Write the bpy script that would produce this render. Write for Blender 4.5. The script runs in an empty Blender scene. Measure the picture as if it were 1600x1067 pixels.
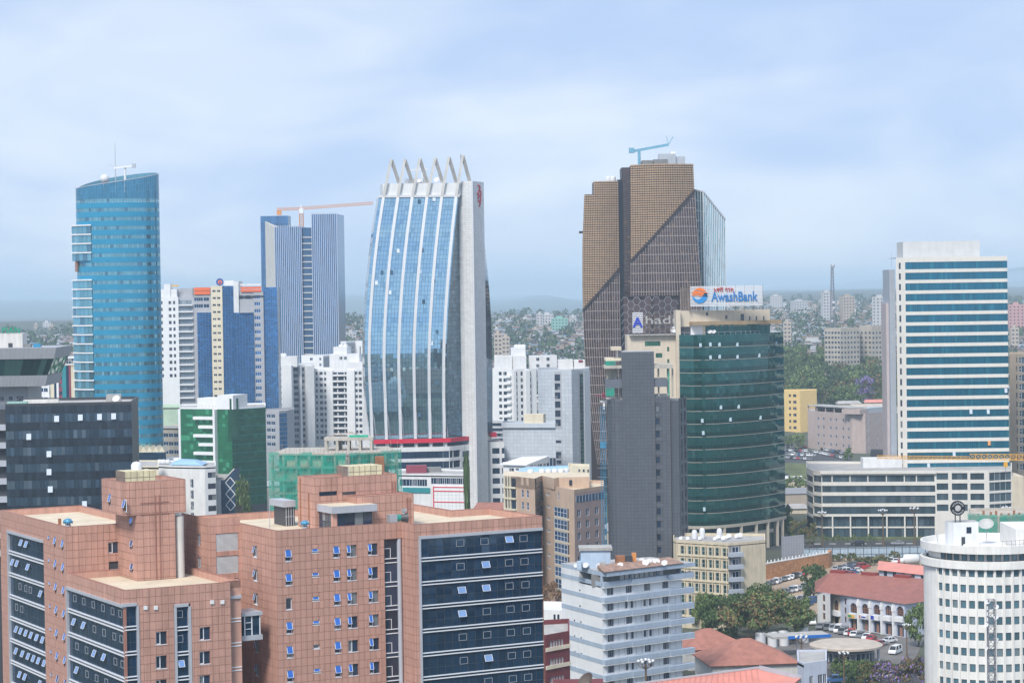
import bpy, math, random
from mathutils import Vector, Matrix
R = math.radians
rnd = random.Random(7)
scene = bpy.context.scene
COL = scene.collection
# ------------------------------------------------------------------ camera
CAMH = 88.0; FPX = 3600.0; PITCH = math.atan((533.5 - 457.5) / FPX); ROLL = -0.0150
_cp, _sp, _cr, _sr = math.cos(PITCH), math.sin(PITCH), math.cos(ROLL), math.sin(ROLL)
FWD = Vector((0, _cp, -_sp)); _u = Vector((0, _sp, _cp)); _r = Vector((1, 0, 0))
RGT = _cr * _r + _sr * _u; UPV = -_sr * _r + _cr * _u
CAM = Vector((0, 0, CAMH))
cd = bpy.data.cameras.new('camera'); cam = bpy.data.objects.new('camera', cd); COL.objects.link(cam)
cd.sensor_width = 36; cd.lens = FPX / 1600 * 36; cd.clip_start = 1; cd.clip_end = 60000
mw = Matrix.Identity(4)
for i in range(3):
    mw[i][0] = RGT[i]; mw[i][1] = UPV[i]; mw[i][2] = -FWD[i]; mw[i][3] = CAM[i]
cam.matrix_world = mw
scene.camera = cam
# ------------------------------------------------------------------ world, sun, exposure
SUN_EL, SUN_AZ = 48, 202      # azimuth clockwise from +Y (the view direction): behind the camera on its left
w = bpy.data.worlds.new('World'); scene.world = w; w.use_nodes = True
nt = w.node_tree; nt.nodes.clear(); N = nt.nodes.new; Lk = nt.links.new
sky = N('ShaderNodeTexSky'); sky.sky_type = 'NISHITA'; sky.sun_disc = False
sky.sun_elevation = R(SUN_EL); sky.sun_rotation = R(SUN_AZ); sky.air_density = 1.0; sky.dust_density = 1.2; sky.ozone_density = 2.0; sky.altitude = 2300
tc = N('ShaderNodeTexCoord')
def cloud(scale, zs, detail, lo, hi, dist, off):
    mp = N('ShaderNodeMapping'); mp.inputs['Scale'].default_value = (1, 1, zs); mp.inputs['Location'].default_value = off
    Lk(tc.outputs['Generated'], mp.inputs['Vector'])
    n = N('ShaderNodeTexNoise'); n.inputs['Scale'].default_value = scale; n.inputs['Detail'].default_value = detail
    n.inputs['Roughness'].default_value = .5; n.inputs['Distortion'].default_value = dist
    Lk(mp.outputs['Vector'], n.inputs['Vector'])
    mr = N('ShaderNodeMapRange'); mr.interpolation_type = 'SMOOTHSTEP'
    mr.inputs['From Min'].default_value = lo; mr.inputs['From Max'].default_value = hi
    Lk(n.outputs['Fac'], mr.inputs['Value']); return mr.outputs['Result']
c1 = cloud(5.0, 2.8, 3, .40, .64, .5, (3.1, .4, .2))
c2 = cloud(14.0, 2.6, 5, .38, .70, .4, (.3, 1.7, .9))
ad = N('ShaderNodeMath'); ad.operation = 'MULTIPLY_ADD'; Lk(c1, ad.inputs[0]); ad.inputs[1].default_value = .72
m2 = N('ShaderNodeMath'); m2.operation = 'MULTIPLY'; Lk(c2, m2.inputs[0]); m2.inputs[1].default_value = .28; Lk(m2.outputs[0], ad.inputs[2])
veil = N('ShaderNodeMix'); veil.data_type = 'RGBA'; veil.inputs['A'].default_value = (4.8, 6.2, 8.9, 1); veil.inputs['B'].default_value = (7.7, 8.5, 9.6, 1)
Lk(ad.outputs[0], veil.inputs['Factor'])
mx = N('ShaderNodeMix'); mx.data_type = 'RGBA'; mx.inputs['Factor'].default_value = .88
Lk(sky.outputs['Color'], mx.inputs['A']); Lk(veil.outputs['Result'], mx.inputs['B'])
bg = N('ShaderNodeBackground'); bg.inputs['Strength'].default_value = 0.077
Lk(mx.outputs['Result'], bg.inputs['Color'])
wo = N('ShaderNodeOutputWorld'); Lk(bg.outputs['Background'], wo.inputs['Surface'])
sl = bpy.data.lights.new('sun', 'SUN'); sl.energy = 2.75; sl.angle = R(16); sl.color = (1.0, .95, .88)
so = bpy.data.objects.new('sun', sl); COL.objects.link(so)
_sd = Vector((math.sin(R(SUN_AZ)) * math.cos(R(SUN_EL)), math.cos(R(SUN_AZ)) * math.cos(R(SUN_EL)), math.sin(R(SUN_EL))))
so.rotation_euler = _sd.to_track_quat('Z', 'Y').to_euler(); so.location = (0, 0, 400)
vs = scene.view_settings; vs.view_transform = 'Standard'; vs.look = 'None'; vs.exposure = 0.53; vs.gamma = 1; vs.use_curve_mapping = False
scene.render.engine = 'CYCLES'
cy = scene.cycles; cy.use_denoising = True; cy.max_bounces = 6; cy.diffuse_bounces = 2; cy.glossy_bounces = 3; cy.transmission_bounces = 3
cy.volume_bounces = 2; cy.transparent_max_bounces = 8; cy.sample_clamp_indirect = 6

# ------------------------------------------------------------------ picking points in the place
def ray(px, py): return FWD + RGT * ((px - 800) / FPX) - UPV * ((py - 533.5) / FPX)
def at(px, py, d):
    r = ray(px, py); return CAM + r * (d / r.y)
def gp(px, py, z=0.0):
    r = ray(px, py); return CAM + r * ((z - CAMH) / r.z)
def zof(py, d, px=800): return at(px, py, d).z

# ------------------------------------------------------------------ materials
MATS = {}
def mat(name, col, rough=.8, metal=0, var=.12, scale=.35, streak=0, spec=.4, fine=0):
    m = bpy.data.materials.new(name); m.use_nodes = True; t = m.node_tree; b = t.nodes['Principled BSDF']
    b.inputs['Roughness'].default_value = rough; b.inputs['Metallic'].default_value = metal; b.inputs['Specular IOR Level'].default_value = spec
    c = (*col, 1)
    if var:
        tcx = t.nodes.new('ShaderNodeTexCoord'); n = t.nodes.new('ShaderNodeTexNoise'); n.inputs['Scale'].default_value = scale; n.inputs['Detail'].default_value = 5
        n.inputs['Roughness'].default_value = .65
        t.links.new(tcx.outputs['Object'], n.inputs['Vector'])
        mr = t.nodes.new('ShaderNodeMapRange'); mr.inputs['From Min'].default_value = .3; mr.inputs['From Max'].default_value = .7
        mr.inputs['To Min'].default_value = 1 - var; mr.inputs['To Max'].default_value = 1 + var
        t.links.new(n.outputs['Fac'], mr.inputs['Value']); out = mr.outputs['Result']
        if streak:
            mp = t.nodes.new('ShaderNodeMapping'); mp.inputs['Scale'].default_value = (1.1, 1.1, .06); t.links.new(tcx.outputs['Object'], mp.inputs['Vector'])
            n2 = t.nodes.new('ShaderNodeTexNoise'); n2.inputs['Scale'].default_value = 1.0; n2.inputs['Detail'].default_value = 6; n2.inputs['Roughness'].default_value = .7
            t.links.new(mp.outputs['Vector'], n2.inputs['Vector'])
            m3 = t.nodes.new('ShaderNodeMapRange'); m3.inputs['From Min'].default_value = .42; m3.inputs['From Max'].default_value = .72
            m3.inputs['To Min'].default_value = 1; m3.inputs['To Max'].default_value = 1 - streak
            t.links.new(n2.outputs['Fac'], m3.inputs['Value'])
            mm = t.nodes.new('ShaderNodeMath'); mm.operation = 'MULTIPLY'; t.links.new(out, mm.inputs[0]); t.links.new(m3.outputs['Result'], mm.inputs[1]); out = mm.outputs[0]
        vm = t.nodes.new('ShaderNodeVectorMath'); vm.operation = 'SCALE'; vm.inputs[0].default_value = col; t.links.new(out, vm.inputs['Scale'])
        t.links.new(vm.outputs[0], b.inputs['Base Color'])
    else: b.inputs['Base Color'].default_value = c
    MATS[name] = m; return m
def pmat(name, col, rough=.5, piece=.1, var=.05, scale=.3, streak=.1, spec=.4):
    """like mat, but each loose piece / object has its own slight tone"""
    m = mat(name, col, rough, 0, max(var, .02), scale, streak, spec); t = m.node_tree; b = t.nodes['Principled BSDF']
    src = b.inputs['Base Color'].links[0].from_node
    sc = src.inputs['Scale'].links[0].from_socket
    g = t.nodes.new('ShaderNodeNewGeometry'); oi = t.nodes.new('ShaderNodeObjectInfo')
    a = t.nodes.new('ShaderNodeMath'); a.operation = 'ADD'; t.links.new(g.outputs['Random Per Island'], a.inputs[0]); t.links.new(oi.outputs['Random'], a.inputs[1])
    fr = t.nodes.new('ShaderNodeMath'); fr.operation = 'FRACT'; t.links.new(a.outputs[0], fr.inputs[0])
    mr = t.nodes.new('ShaderNodeMapRange'); mr.inputs['To Min'].default_value = 1 - piece; mr.inputs['To Max'].default_value = 1 + piece; t.links.new(fr.outputs[0], mr.inputs['Value'])
    mm = t.nodes.new('ShaderNodeMath'); mm.operation = 'MULTIPLY'; t.links.new(sc, mm.inputs[0]); t.links.new(mr.outputs['Result'], mm.inputs[1])
    t.links.new(mm.outputs[0], src.inputs['Scale']); return m
def glass(name, col, metal=.6, rough=.06, piece=.35, spec=.6, col2=None, p2=.12):
    """coated facade glass; panes differ a little, a share p2 of them shows a second tone (col2), as with blinds behind"""
    m = bpy.data.materials.new(name); m.use_nodes = True; t = m.node_tree; b = t.nodes['Principled BSDF']
    b.inputs['Roughness'].default_value = rough; b.inputs['Metallic'].default_value = metal; b.inputs['Specular IOR Level'].default_value = spec
    g = t.nodes.new('ShaderNodeNewGeometry'); oi = t.nodes.new('ShaderNodeObjectInfo')
    a = t.nodes.new('ShaderNodeMath'); a.operation = 'ADD'; t.links.new(g.outputs['Random Per Island'], a.inputs[0]); t.links.new(oi.outputs['Random'], a.inputs[1])
    fr = t.nodes.new('ShaderNodeMath'); fr.operation = 'FRACT'; t.links.new(a.outputs[0], fr.inputs[0])
    mr = t.nodes.new('ShaderNodeMapRange'); mr.inputs['To Min'].default_value = 1 - piece; mr.inputs['To Max'].default_value = 1 + piece; t.links.new(fr.outputs[0], mr.inputs['Value'])
    vm = t.nodes.new('ShaderNodeVectorMath'); vm.operation = 'SCALE'; vm.inputs[0].default_value = col; t.links.new(mr.outputs['Result'], vm.inputs['Scale'])
    out = vm.outputs[0]
    if col2:
        m1 = t.nodes.new('ShaderNodeMath'); m1.operation = 'MULTIPLY'; m1.inputs[1].default_value = 7.31; t.links.new(a.outputs[0], m1.inputs[0])
        f1 = t.nodes.new('ShaderNodeMath'); f1.operation = 'FRACT'; t.links.new(m1.outputs[0], f1.inputs[0])
        lt = t.nodes.new('ShaderNodeMath'); lt.operation = 'LESS_THAN'; lt.inputs[1].default_value = p2; t.links.new(f1.outputs[0], lt.inputs[0])
        mxx = t.nodes.new('ShaderNodeMix'); mxx.data_type = 'RGBA'; t.links.new(lt.outputs[0], mxx.inputs['Factor']); t.links.new(out, mxx.inputs['A']); mxx.inputs['B'].default_value = (*col2, 1)
        out = mxx.outputs['Result']
    t.links.new(out, b.inputs['Base Color']); MATS[name] = m; return m

# ------------------------------------------------------------------ mesh builder
class Fr:
    """a wall line from A to B (left to right seen from outside): s along, n outward, z up"""
    def __init__(s, A, B):
        s.A = Vector((A[0], A[1])); d = Vector((B[0], B[1])) - s.A; s.L = d.length; s.d = d / s.L; s.n = Vector((s.d.y, -s.d.x)); s.ang = math.atan2(s.d.y, s.d.x)
    def p(s, t, n, z): q = s.A + s.d * t + s.n * n; return (q.x, q.y, z)
PEND = []      # (mesh, slot, material name): filled in at the end of the script
class MB:
    def __init__(s): s.v = []; s.f = []; s.mi = []; s.ms = []
    def m(s, k):
        if k not in s.ms: s.ms.append(k)
        return s.ms.index(k)
    def poly(s, pts, k):
        i = len(s.v); s.v += [tuple(p) for p in pts]; s.f.append(tuple(range(i, i + len(pts)))); s.mi.append(s.m(k))
    def hexa(s, p, k, skip=()):
        i = len(s.v); s.v += [tuple(q) for q in p]; kk = s.m(k)
        for j, f in enumerate(((0, 3, 2, 1), (4, 5, 6, 7), (0, 1, 5, 4), (1, 2, 6, 5), (2, 3, 7, 6), (3, 0, 4, 7))):
            if j in skip: continue
            s.f.append(tuple(i + a for a in f)); s.mi.append(kk)
    def box(s, x0, x1, y0, y1, z0, z1, k, skip=()):
        s.hexa([(x0, y0, z0), (x1, y0, z0), (x1, y1, z0), (x0, y1, z0), (x0, y0, z1), (x1, y0, z1), (x1, y1, z1), (x0, y1, z1)], k, skip)
    def wbox(s, fr, s0, s1, n0, n1, z0, z1, k):   # n1 > n0, n outward
        s.hexa([fr.p(s0, n1, z0), fr.p(s1, n1, z0), fr.p(s1, n0, z0), fr.p(s0, n0, z0), fr.p(s0, n1, z1), fr.p(s1, n1, z1), fr.p(s1, n0, z1), fr.p(s0, n0, z1)], k)
    def prism(s, pts, z0, z1, k, kt=None, bottom=False):
        """pts counter-clockwise seen from above"""
        n = len(pts); i = len(s.v)
        zt = z1 if callable(z1) else (lambda x, y: z1)
        s.v += [(p[0], p[1], z0) for p in pts] + [(p[0], p[1], zt(p[0], p[1])) for p in pts]
        kk = s.m(k)
        for j in range(n):
            a = (j + 1) % n; s.f.append((i + j, i + a, i + n + a, i + n + j)); s.mi.append(kk)
        s.f.append(tuple(i + n + j for j in range(n))); s.mi.append(s.m(kt or k))
        if bottom: s.f.append(tuple(i + j for j in reversed(range(n)))); s.mi.append(kk)
    def ring(s, pts, z0, z1, th, k):
        """parapet: a wall of thickness th standing on the closed outline pts (ccw), inside it"""
        n = len(pts); P = [Vector((p[0], p[1])) for p in pts]; inn = []
        for j in range(n):
            a = (P[j] - P[j - 1]).normalized(); b = (P[(j + 1) % n] - P[j]).normalized()
            na = Vector((-a.y, a.x)); nb = Vector((-b.y, b.x)); bis = (na + nb)
            if bis.length < 1e-6: bis = na
            bis.normalize(); c = max(.3, bis.dot(na)); inn.append(P[j] + bis * (th / c))
        for j in range(n):
            a = (j + 1) % n; A, B, C, D = P[j], P[a], inn[a], inn[j]
            s.poly([(A.x, A.y, z0), (B.x, B.y, z0), (B.x, B.y, z1), (A.x, A.y, z1)], k)
            s.poly([(C.x, C.y, z0), (D.x, D.y, z0), (D.x, D.y, z1), (C.x, C.y, z1)], k)
            s.poly([(A.x, A.y, z1), (B.x, B.y, z1), (C.x, C.y, z1), (D.x, D.y, z1)], k)
        return [(q.x, q.y) for q in inn]
    def beam(s, a, b, w, h, k, up=(0, 0, 1)):
        a = Vector(a); b = Vector(b); d = (b - a).normalized(); u = Vector(up)
        x = d.cross(u)
        if x.length < 1e-4: x = d.cross(Vector((1, 0, 0)))
        x.normalize(); y = x.cross(d).normalized(); x *= w / 2; y *= h / 2
        s.hexa([a - x - y, a + x - y, b + x - y, b - x - y, a - x + y, a + x + y, b + x + y, b - x + y], k)
    def tube(s, a, b, r0, r1, n, k, caps=True):
        a = Vector(a); b = Vector(b); d = (b - a).normalized(); x = d.orthogonal().normalized(); y = d.cross(x)
        i = len(s.v); kk = s.m(k)
        for (c, r) in ((a, r0), (b, r1)):
            for j in range(n): t = 2 * math.pi * j / n; s.v.append(tuple(c + x * (r * math.cos(t)) + y * (r * math.sin(t))))
        for j in range(n): q = (j + 1) % n; s.f.append((i + j, i + q, i + n + q, i + n + j)); s.mi.append(kk)
        if caps: s.f.append(tuple(i + n + j for j in range(n))); s.mi.append(kk); s.f.append(tuple(i + j for j in reversed(range(n)))); s.mi.append(kk)
    def lathe(s, c, prof, n, k, axis=None, a0=0, a1=2 * math.pi):
        """prof: (r, z) list round the vertical axis through c, or round axis"""
        c = Vector(c); ax = Vector(axis or (0, 0, 1)).normalized(); x = ax.orthogonal().normalized() if axis else Vector((1, 0, 0)); y = ax.cross(x)
        full = abs(a1 - a0 - 2 * math.pi) < 1e-6; m = n if full else n + 1; i = len(s.v); kk = s.m(k)
        for r, z in prof:
            for j in range(m): t = a0 + (a1 - a0) * j / n; s.v.append(tuple(c + x * (r * math.cos(t)) + y * (r * math.sin(t)) + ax * z))
        for q in range(len(prof) - 1):
            for j in range(n): e = (j + 1) % m; s.f.append((i + q * m + j, i + q * m + e, i + (q + 1) * m + e, i + (q + 1) * m + j)); s.mi.append(kk)
    def wall(s, fr, s0, s1, z0, z1, holes, k, depth=.25, n=0, kr=None):
        """a wall face with real openings; holes = (s0, s1, z0, z1)"""
        hs = [(max(a, s0), min(b, s1), max(c, z0), min(d, z1)) for a, b, c, d in holes if a < s1 and b > s0 and c < z1 and d > z0]
        ss = sorted({round(q, 4) for h in hs for q in h[:2]} | {round(s0, 4), round(s1, 4)}); zs = sorted({round(q, 4) for h in hs for q in h[2:]} | {round(z0, 4), round(z1, 4)})
        for i in range(len(ss) - 1):
            cs = (ss[i] + ss[i + 1]) / 2; hc = [h for h in hs if h[0] < cs < h[1]]; run = None
            for j in range(len(zs) - 1):
                cz = (zs[j] + zs[j + 1]) / 2
                inside = any(h[2] < cz < h[3] for h in hc)
                if not inside and run is None: run = zs[j]
                if run is not None and (inside or j == len(zs) - 2):
                    top = zs[j] if inside else zs[j + 1]
                    s.poly([fr.p(ss[i], n, run), fr.p(ss[i + 1], n, run), fr.p(ss[i + 1], n, top), fr.p(ss[i], n, top)], k); run = None
        kr = kr or k
        for a, b, c, d in hs:
            m = n - depth
            s.poly([fr.p(a, n, c), fr.p(b, n, c), fr.p(b, m, c), fr.p(a, m, c)], kr); s.poly([fr.p(a, m, d), fr.p(b, m, d), fr.p(b, n, d), fr.p(a, n, d)], kr)
            s.poly([fr.p(a, n, c), fr.p(a, m, c), fr.p(a, m, d), fr.p(a, n, d)], kr); s.poly([fr.p(b, m, c), fr.p(b, n, c), fr.p(b, n, d), fr.p(b, m, d)], kr)
    def panes(s, S, us, vs, k, gu=.05, gv=.05, tilt=.004, inset=0.0):
        """loose glass panes on the surface S(u, v); each is set at its own very slight angle, as real glazing is"""
        for i in range(len(us) - 1):
            for j in range(len(vs) - 1):
                a, b, c, d = (Vector(S(us[i], vs[j])), Vector(S(us[i + 1], vs[j])), Vector(S(us[i + 1], vs[j + 1])), Vector(S(us[i], vs[j + 1])))
                n = (b - a).cross(d - a)
                if n.length < 1e-9: continue
                n.normalize(); cc = (a + b + c + d) / 4; w = max((b - a).length, .01); h = max((d - a).length, .01)
                ku = 1 - gu / w; kv = 1 - gv / h; eu = (b - a + c - d) / 4 * ku; ev = (d - a + c - b) / 4 * kv; cc = cc - n * inset
                tu = rnd.gauss(0, tilt) * w / 2; tv = rnd.gauss(0, tilt) * h / 2
                s.poly([cc - eu - ev + n * (-tu - tv), cc + eu - ev + n * (tu - tv), cc + eu + ev + n * (tu + tv), cc - eu + ev + n * (-tu + tv)], k)
    def strip(s, S, us, v0, v1, k, out0=0.0, out1=.1):
        """a continuous moulding along u between v0 and v1, standing proud of S from out0 to out1"""
        A = []
        for u in us:
            p, q = Vector(S(u, v0)), Vector(S(u, v1)); e = Vector(S(min(u + .001, us[-1]), v0)) - Vector(S(max(u - .001, us[0]), v0))
            n = e.cross(q - p).normalized(); A.append((p + n * out0, p + n * out1, q + n * out1, q + n * out0))
        i = len(s.v); kk = s.m(k)
        for a in A: s.v += [tuple(x) for x in a]
        for j in range(len(A) - 1):
            for q in range(3): s.f.append((i + j * 4 + q, i + j * 4 + 4 + q, i + j * 4 + 5 + q, i + j * 4 + 1 + q)); s.mi.append(kk)
        for j in (0, len(A) - 1): s.f.append(tuple(i + j * 4 + q for q in range(4))); s.mi.append(kk)
    def mesh(s, name, smooth=False):
        me = bpy.data.meshes.new(name); me.from_pydata(s.v, [], s.f)
        for i, k in enumerate(s.ms): me.materials.append(None); PEND.append((me, i, k))
        me.polygons.foreach_set('material_index', s.mi)
        if smooth: me.polygons.foreach_set('use_smooth', [True] * len(s.f))
        me.update(); return me
    def build(s, name, parent=None, smooth=False, loc=None, rz=0, kind=None, label=None):
        return link(name, s.mesh(name, smooth), parent, loc, rz, kind, label)
def link(name, me, parent=None, loc=None, rz=0, kind=None, label=None):
    o = bpy.data.objects.new(name, me); COL.objects.link(o)
    if parent is not None: o.parent = parent
    if loc is not None: o.location = loc
    if rz: o.rotation_euler = (0, 0, rz)
    if kind: o['kind'] = kind
    if label: o['label'] = label
    return o
def tag(o, label, cat, group=None):
    o['label'] = label; o['category'] = cat
    if group: o['group'] = group
    return o
def thing(name, label, cat, loc, rz=0, group=None):
    o = bpy.data.objects.new(name, None); o.empty_display_size = 1; COL.objects.link(o); o.location = loc; o.rotation_euler = (0, 0, rz)
    return tag(o, label, cat, group)
ORD = ['first', 'second', 'third', 'fourth', 'fifth', 'sixth', 'seventh', 'eighth', 'ninth', 'tenth', 'eleventh', 'twelfth'] + [f'{k}th' for k in range(13, 99)]
# ------------------------------------------------------------------ windows, cached by size and kind
WM = {}
def wmesh(w, h, nx, nz, kf, kg, fw=.07, rec=.15, open_=0, sill=0, only=''):
    key = (round(w, 2), round(h, 2), nx, nz, kf, kg, fw, rec, open_, sill, only)
    if key in WM: return WM[key]
    b = MB(); fr = Fr((-w / 2, 0), (w / 2, 0)); 
    for i in range(nx if only in ('', 'pane') else 0):
        for j in range(nz):
            x0 = w * i / nx; x1 = w * (i + 1) / nx; z0 = -h / 2 + h * j / nz; z1 = -h / 2 + h * (j + 1) / nz
            b.poly([fr.p(x0, -rec, z0), fr.p(x1, -rec, z0), fr.p(x1, -rec, z1), fr.p(x0, -rec, z1)], kg)
    if fw and only in ('', 'window'):
        f = fw; r0, r1 = -rec - .02, -rec + .06
        side = nx == 2 and f >= .1      # casement: a narrow white sash on the left, one dark fixed pane on the right
        for x in [0, w * .38] if side else [0, w - f] + [w * i / nx - f / 2 for i in range(1, nx)]: b.wbox(fr, x, x + f, r0, r1, -h / 2, h / 2, kf)
        for z in [-h / 2, h / 2 - f] + [-h / 2 + h * j / nz - f / 2 for j in range(1, nz)]: b.wbox(fr, f * .5, w * .42 if side else w - f * .5, r0, r1 - .004, z, z + f, kf)
    if sill and only in ('', 'window'): b.wbox(fr, -.08, w + .08, -rec, .08, -h / 2 - .1, -h / 2 - .005, kf)
    if open_ and only in ('', 'sash'):   # top hung sash pushed outward
        wo, ho = (w, h * .62) if nx == 1 else (w * .38, h * .62); zt = h / 2 - .03; y = math.sin(R(16)) * ho; zb = zt - math.cos(R(16)) * ho; x0 = .03; x1 = wo - .03
        b.poly([fr.p(x0, .03 + y - rec * .5, zb), fr.p(x1, .03 + y - rec * .5, zb), fr.p(x1, .03 - rec * .5, zt), fr.p(x0, .03 - rec * .5, zt)], kg + '_sky' if kg + '_sky' in MATS else kg)
        for (p, q) in (((x0, zb, y), (x1, zb, y)), ((x0, zt, 0), (x1, zt, 0)), ((x0, zb, y), (x0, zt, 0)), ((x1, zb, y), (x1, zt, 0))):
            b.beam(fr.p(p[0], .04 + p[2] - rec * .5, p[1]), fr.p(q[0], .04 + q[2] - rec * .5, q[1]), .07, .05, kf)
    WM[key] = b.mesh(only or 'window'); return WM[key]
class Bld:
    def __init__(s, name, label, cat, px, py, d, deg, group=None):
        P = at(px, py, d); s.O = Vector((P.x, P.y, 0)); s.a = R(deg); s.u = Vector((math.cos(s.a), math.sin(s.a), 0)); s.v = Vector((-math.sin(s.a), math.cos(s.a), 0))
        s.e = thing(name, label, cat, (P.x, P.y, 0), s.a, group); s.tiles_left = 290
    def loc(s, P): d = Vector((P[0], P[1], 0)) - s.O; return (d.dot(s.u), d.dot(s.v))
    def wd(s, x, y, z): return s.O + s.u * x + s.v * y + Vector((0, 0, z))
    def c(s, px, d, py=600): return s.loc(at(px, py, d))
    def rc(s, px, py, z): return s.loc(gp(px, py, z))
    def lx(s, px, y=0, z=50): n = RGT - FWD * ((px - 800) / FPX); return -((s.wd(0, y, z) - CAM).dot(n)) / s.u.dot(n)
    def ly(s, px, x=0, z=50): n = RGT - FWD * ((px - 800) / FPX); return -((s.wd(x, 0, z) - CAM).dot(n)) / s.v.dot(n)
    def lz(s, py, x=0, y=0): n = UPV * FPX + FWD * (py - 533.5); return -((s.wd(x, y, 0) - CAM).dot(n)) / n.z
    def win(s, fr, t, z, w, h, nx=2, nz=1, kf='frame_white', kg='glass_dark', n=0, fw=.07, rec=.15, open_=0, sill=0, name='window'):
        if s.O.y > 520: return link(name, wmesh(w, h, nx, nz, kf, kg, fw, rec, open_, sill), s.e, fr.p(t, n, z), fr.ang)
        o = link(name, wmesh(w, h, nx, nz, kf, kg, fw, rec, open_, sill, 'window'), s.e, fr.p(t, n, z), fr.ang); link('pane', wmesh(w, h, nx, nz, kf, kg, fw, rec, open_, sill, 'pane'), o)
        if open_: link('sash', wmesh(w, h, nx, nz, kf, kg, fw, rec, open_, sill, 'sash'), o)
        return o
    def wingrid(s, mb, fr, s0, s1, z0, z1, cols, rows, k, depth=.25, **kw):
        """a wall with one window per column x row; cols = (centre, width), rows = (centre, height)"""
        holes = [(c - w / 2, c + w / 2, r - h / 2, r + h / 2) for c, w in cols for r, h in rows]
        mb.wall(fr, s0, s1, z0, z1, holes, k, depth)
        for c, w in cols:
            for r, h in rows: s.win(fr, c, r, w, h, **kw)
    def tiles(s, fr, s0, s1, z0, z1, tw, th, holes, k, rest, z_anchor=None, n=0, gap=.065):
        """stone panels laid in a grid round the openings, each proud of the dark joint"""
        hs = holes; nx = max(1, round((s1 - s0) / tw)); tw = (s1 - s0) / nx; za = z1 if z_anchor is None else z_anchor
        full = None; full_rects = []
        z = za
        while z > z0:
            zb = max(z - th, z0)
            for i in range(nx):
                rects = [(s0 + i * tw, s0 + (i + 1) * tw, zb, z)]
                for h in hs:
                    nr = []
                    for a, b, c, d in rects:
                        if h[0] >= b - .01 or h[1] <= a + .01 or h[2] >= d - .01 or h[3] <= c + .01: nr.append((a, b, c, d)); continue
                        if h[0] > a: nr.append((a, h[0], c, d))
                        if h[1] < b: nr.append((h[1], b, c, d))
                        m0, m1 = max(a, h[0]), min(b, h[1])
                        if h[2] > c: nr.append((m0, m1, c, h[2]))
                        if h[3] < d: nr.append((m0, m1, h[3], d))
                    rects = nr
                if len(rects) == 1 and abs(zb - (z - th)) < 1e-6 and abs(rects[0][1] - rects[0][0] - tw) < 1e-6 and abs(rects[0][3] - rects[0][2] - th) < 1e-6 and s.tiles_left > 0:
                    full_rects.append(rects[0])
                else:
                    for a, b, c, d in rects:
                        if b - a > .12 and d - c > .12: rest.wbox(fr, a + gap / 2, b - gap / 2, n, n + .05, c + gap / 2, d - gap / 2, k)
            z = zb
        full_rects.sort(key=lambda r: -r[3])
        me = None
        for a, b, c, d in full_rects:
            if s.tiles_left > 0:
                if me is None:
                    t = MB(); f0 = Fr((0, 0), (1, 0)); t.wbox(f0, gap / 2, tw - gap / 2, 0, .05, gap / 2, th - gap / 2, k); me = t.mesh('tile')
                link('tile', me, s.e, fr.p(a, n, c), fr.ang); s.tiles_left -= 1
            else: rest.wbox(fr, a + gap / 2, b - gap / 2, n, n + .05, c + gap / 2, d - gap / 2, k)
def sx(bu, fr, px, z=60):
    n = RGT - FWD * ((px - 800) / FPX); A = bu.wd(fr.A.x, fr.A.y, z); d = bu.u * fr.d.x + bu.v * fr.d.y; return -((A - CAM).dot(n)) / d.dot(n)
def zf(bu, fr, t, py): q = fr.p(t, 0, 0); return bu.lz(py, q[0], q[1])
def slab(name, label, cat, pts, top, z0=0, back=16, wall='white_wall', roof='roof_grey', par=.9, group=None, th=.3, cap=None, par_k=None):
    """a block standing on z0: pts = visible corners (px, depth) from left to right, top = (corner index, py of the roof line)"""
    mid = pts[len(pts) // 2]; bu = Bld(name, label, cat, pts[0][0], top[1], pts[0][1], 0, group)
    P = [bu.c(px, d, top[1]) for px, d in pts]; zt = bu.lz(top[1], *P[top[0]])
    def away(px, d): q = at(px, top[1], d); r = Vector((q.x, q.y, 0)); return bu.loc(r + r.normalized() * back)
    foot = P + [away(pts[-1][0], pts[-1][1]), away(pts[0][0], pts[0][1])]
    bu.P = P; bu.foot = foot; bu.zt = zt; bu.z0 = z0; bu.F = [Fr(P[i], P[i + 1]) for i in range(len(P) - 1)]; bu.wk = wall
    b = MB(); n = len(foot)
    for i in range(len(P) - 1, n):
        A, C = foot[i], foot[(i + 1) % n]; b.poly([(A[0], A[1], z0), (C[0], C[1], z0), (C[0], C[1], zt - par), (A[0], A[1], zt - par)], wall)
    b.build('rear_wall', bu.e)
    r = MB(); inn = r.ring(foot, zt - par, zt, th, par_k or wall); r.build('parapet', bu.e); f = MB(); f.poly([(q[0], q[1], zt - par + .03) for q in inn], roof); f.build('roof', bu.e)
    return bu
def face(bu, i, cols=(), rows=(), holes=(), z1=None, z0=None, wall=None, depth=.25, **kw):
    """fill face i of a slab: cols = (px, width), rows = (py, height) at the face's middle"""
    fr = bu.F[i]; z1 = bu.zt - (bu.foot and .9) if z1 is None else z1; z0 = bu.z0 if z0 is None else z0; b = MB()
    C = [(sx(bu, fr, px), w) for px, w in cols]; Rr = [(zf(bu, fr, fr.L / 2, py), h) for py, h in rows]
    hs = [(c - w / 2, c + w / 2, r - h / 2, r + h / 2) for c, w in C for r, h in Rr] + list(holes)
    b.wall(fr, 0, fr.L, z0, z1, hs, wall or bu.wk, depth); b.build('wall', bu.e)
    for c, w in C:
        for r, h in Rr: bu.win(fr, c, r, w, h, **kw)
    return fr, C, Rr
BM = {}
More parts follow.
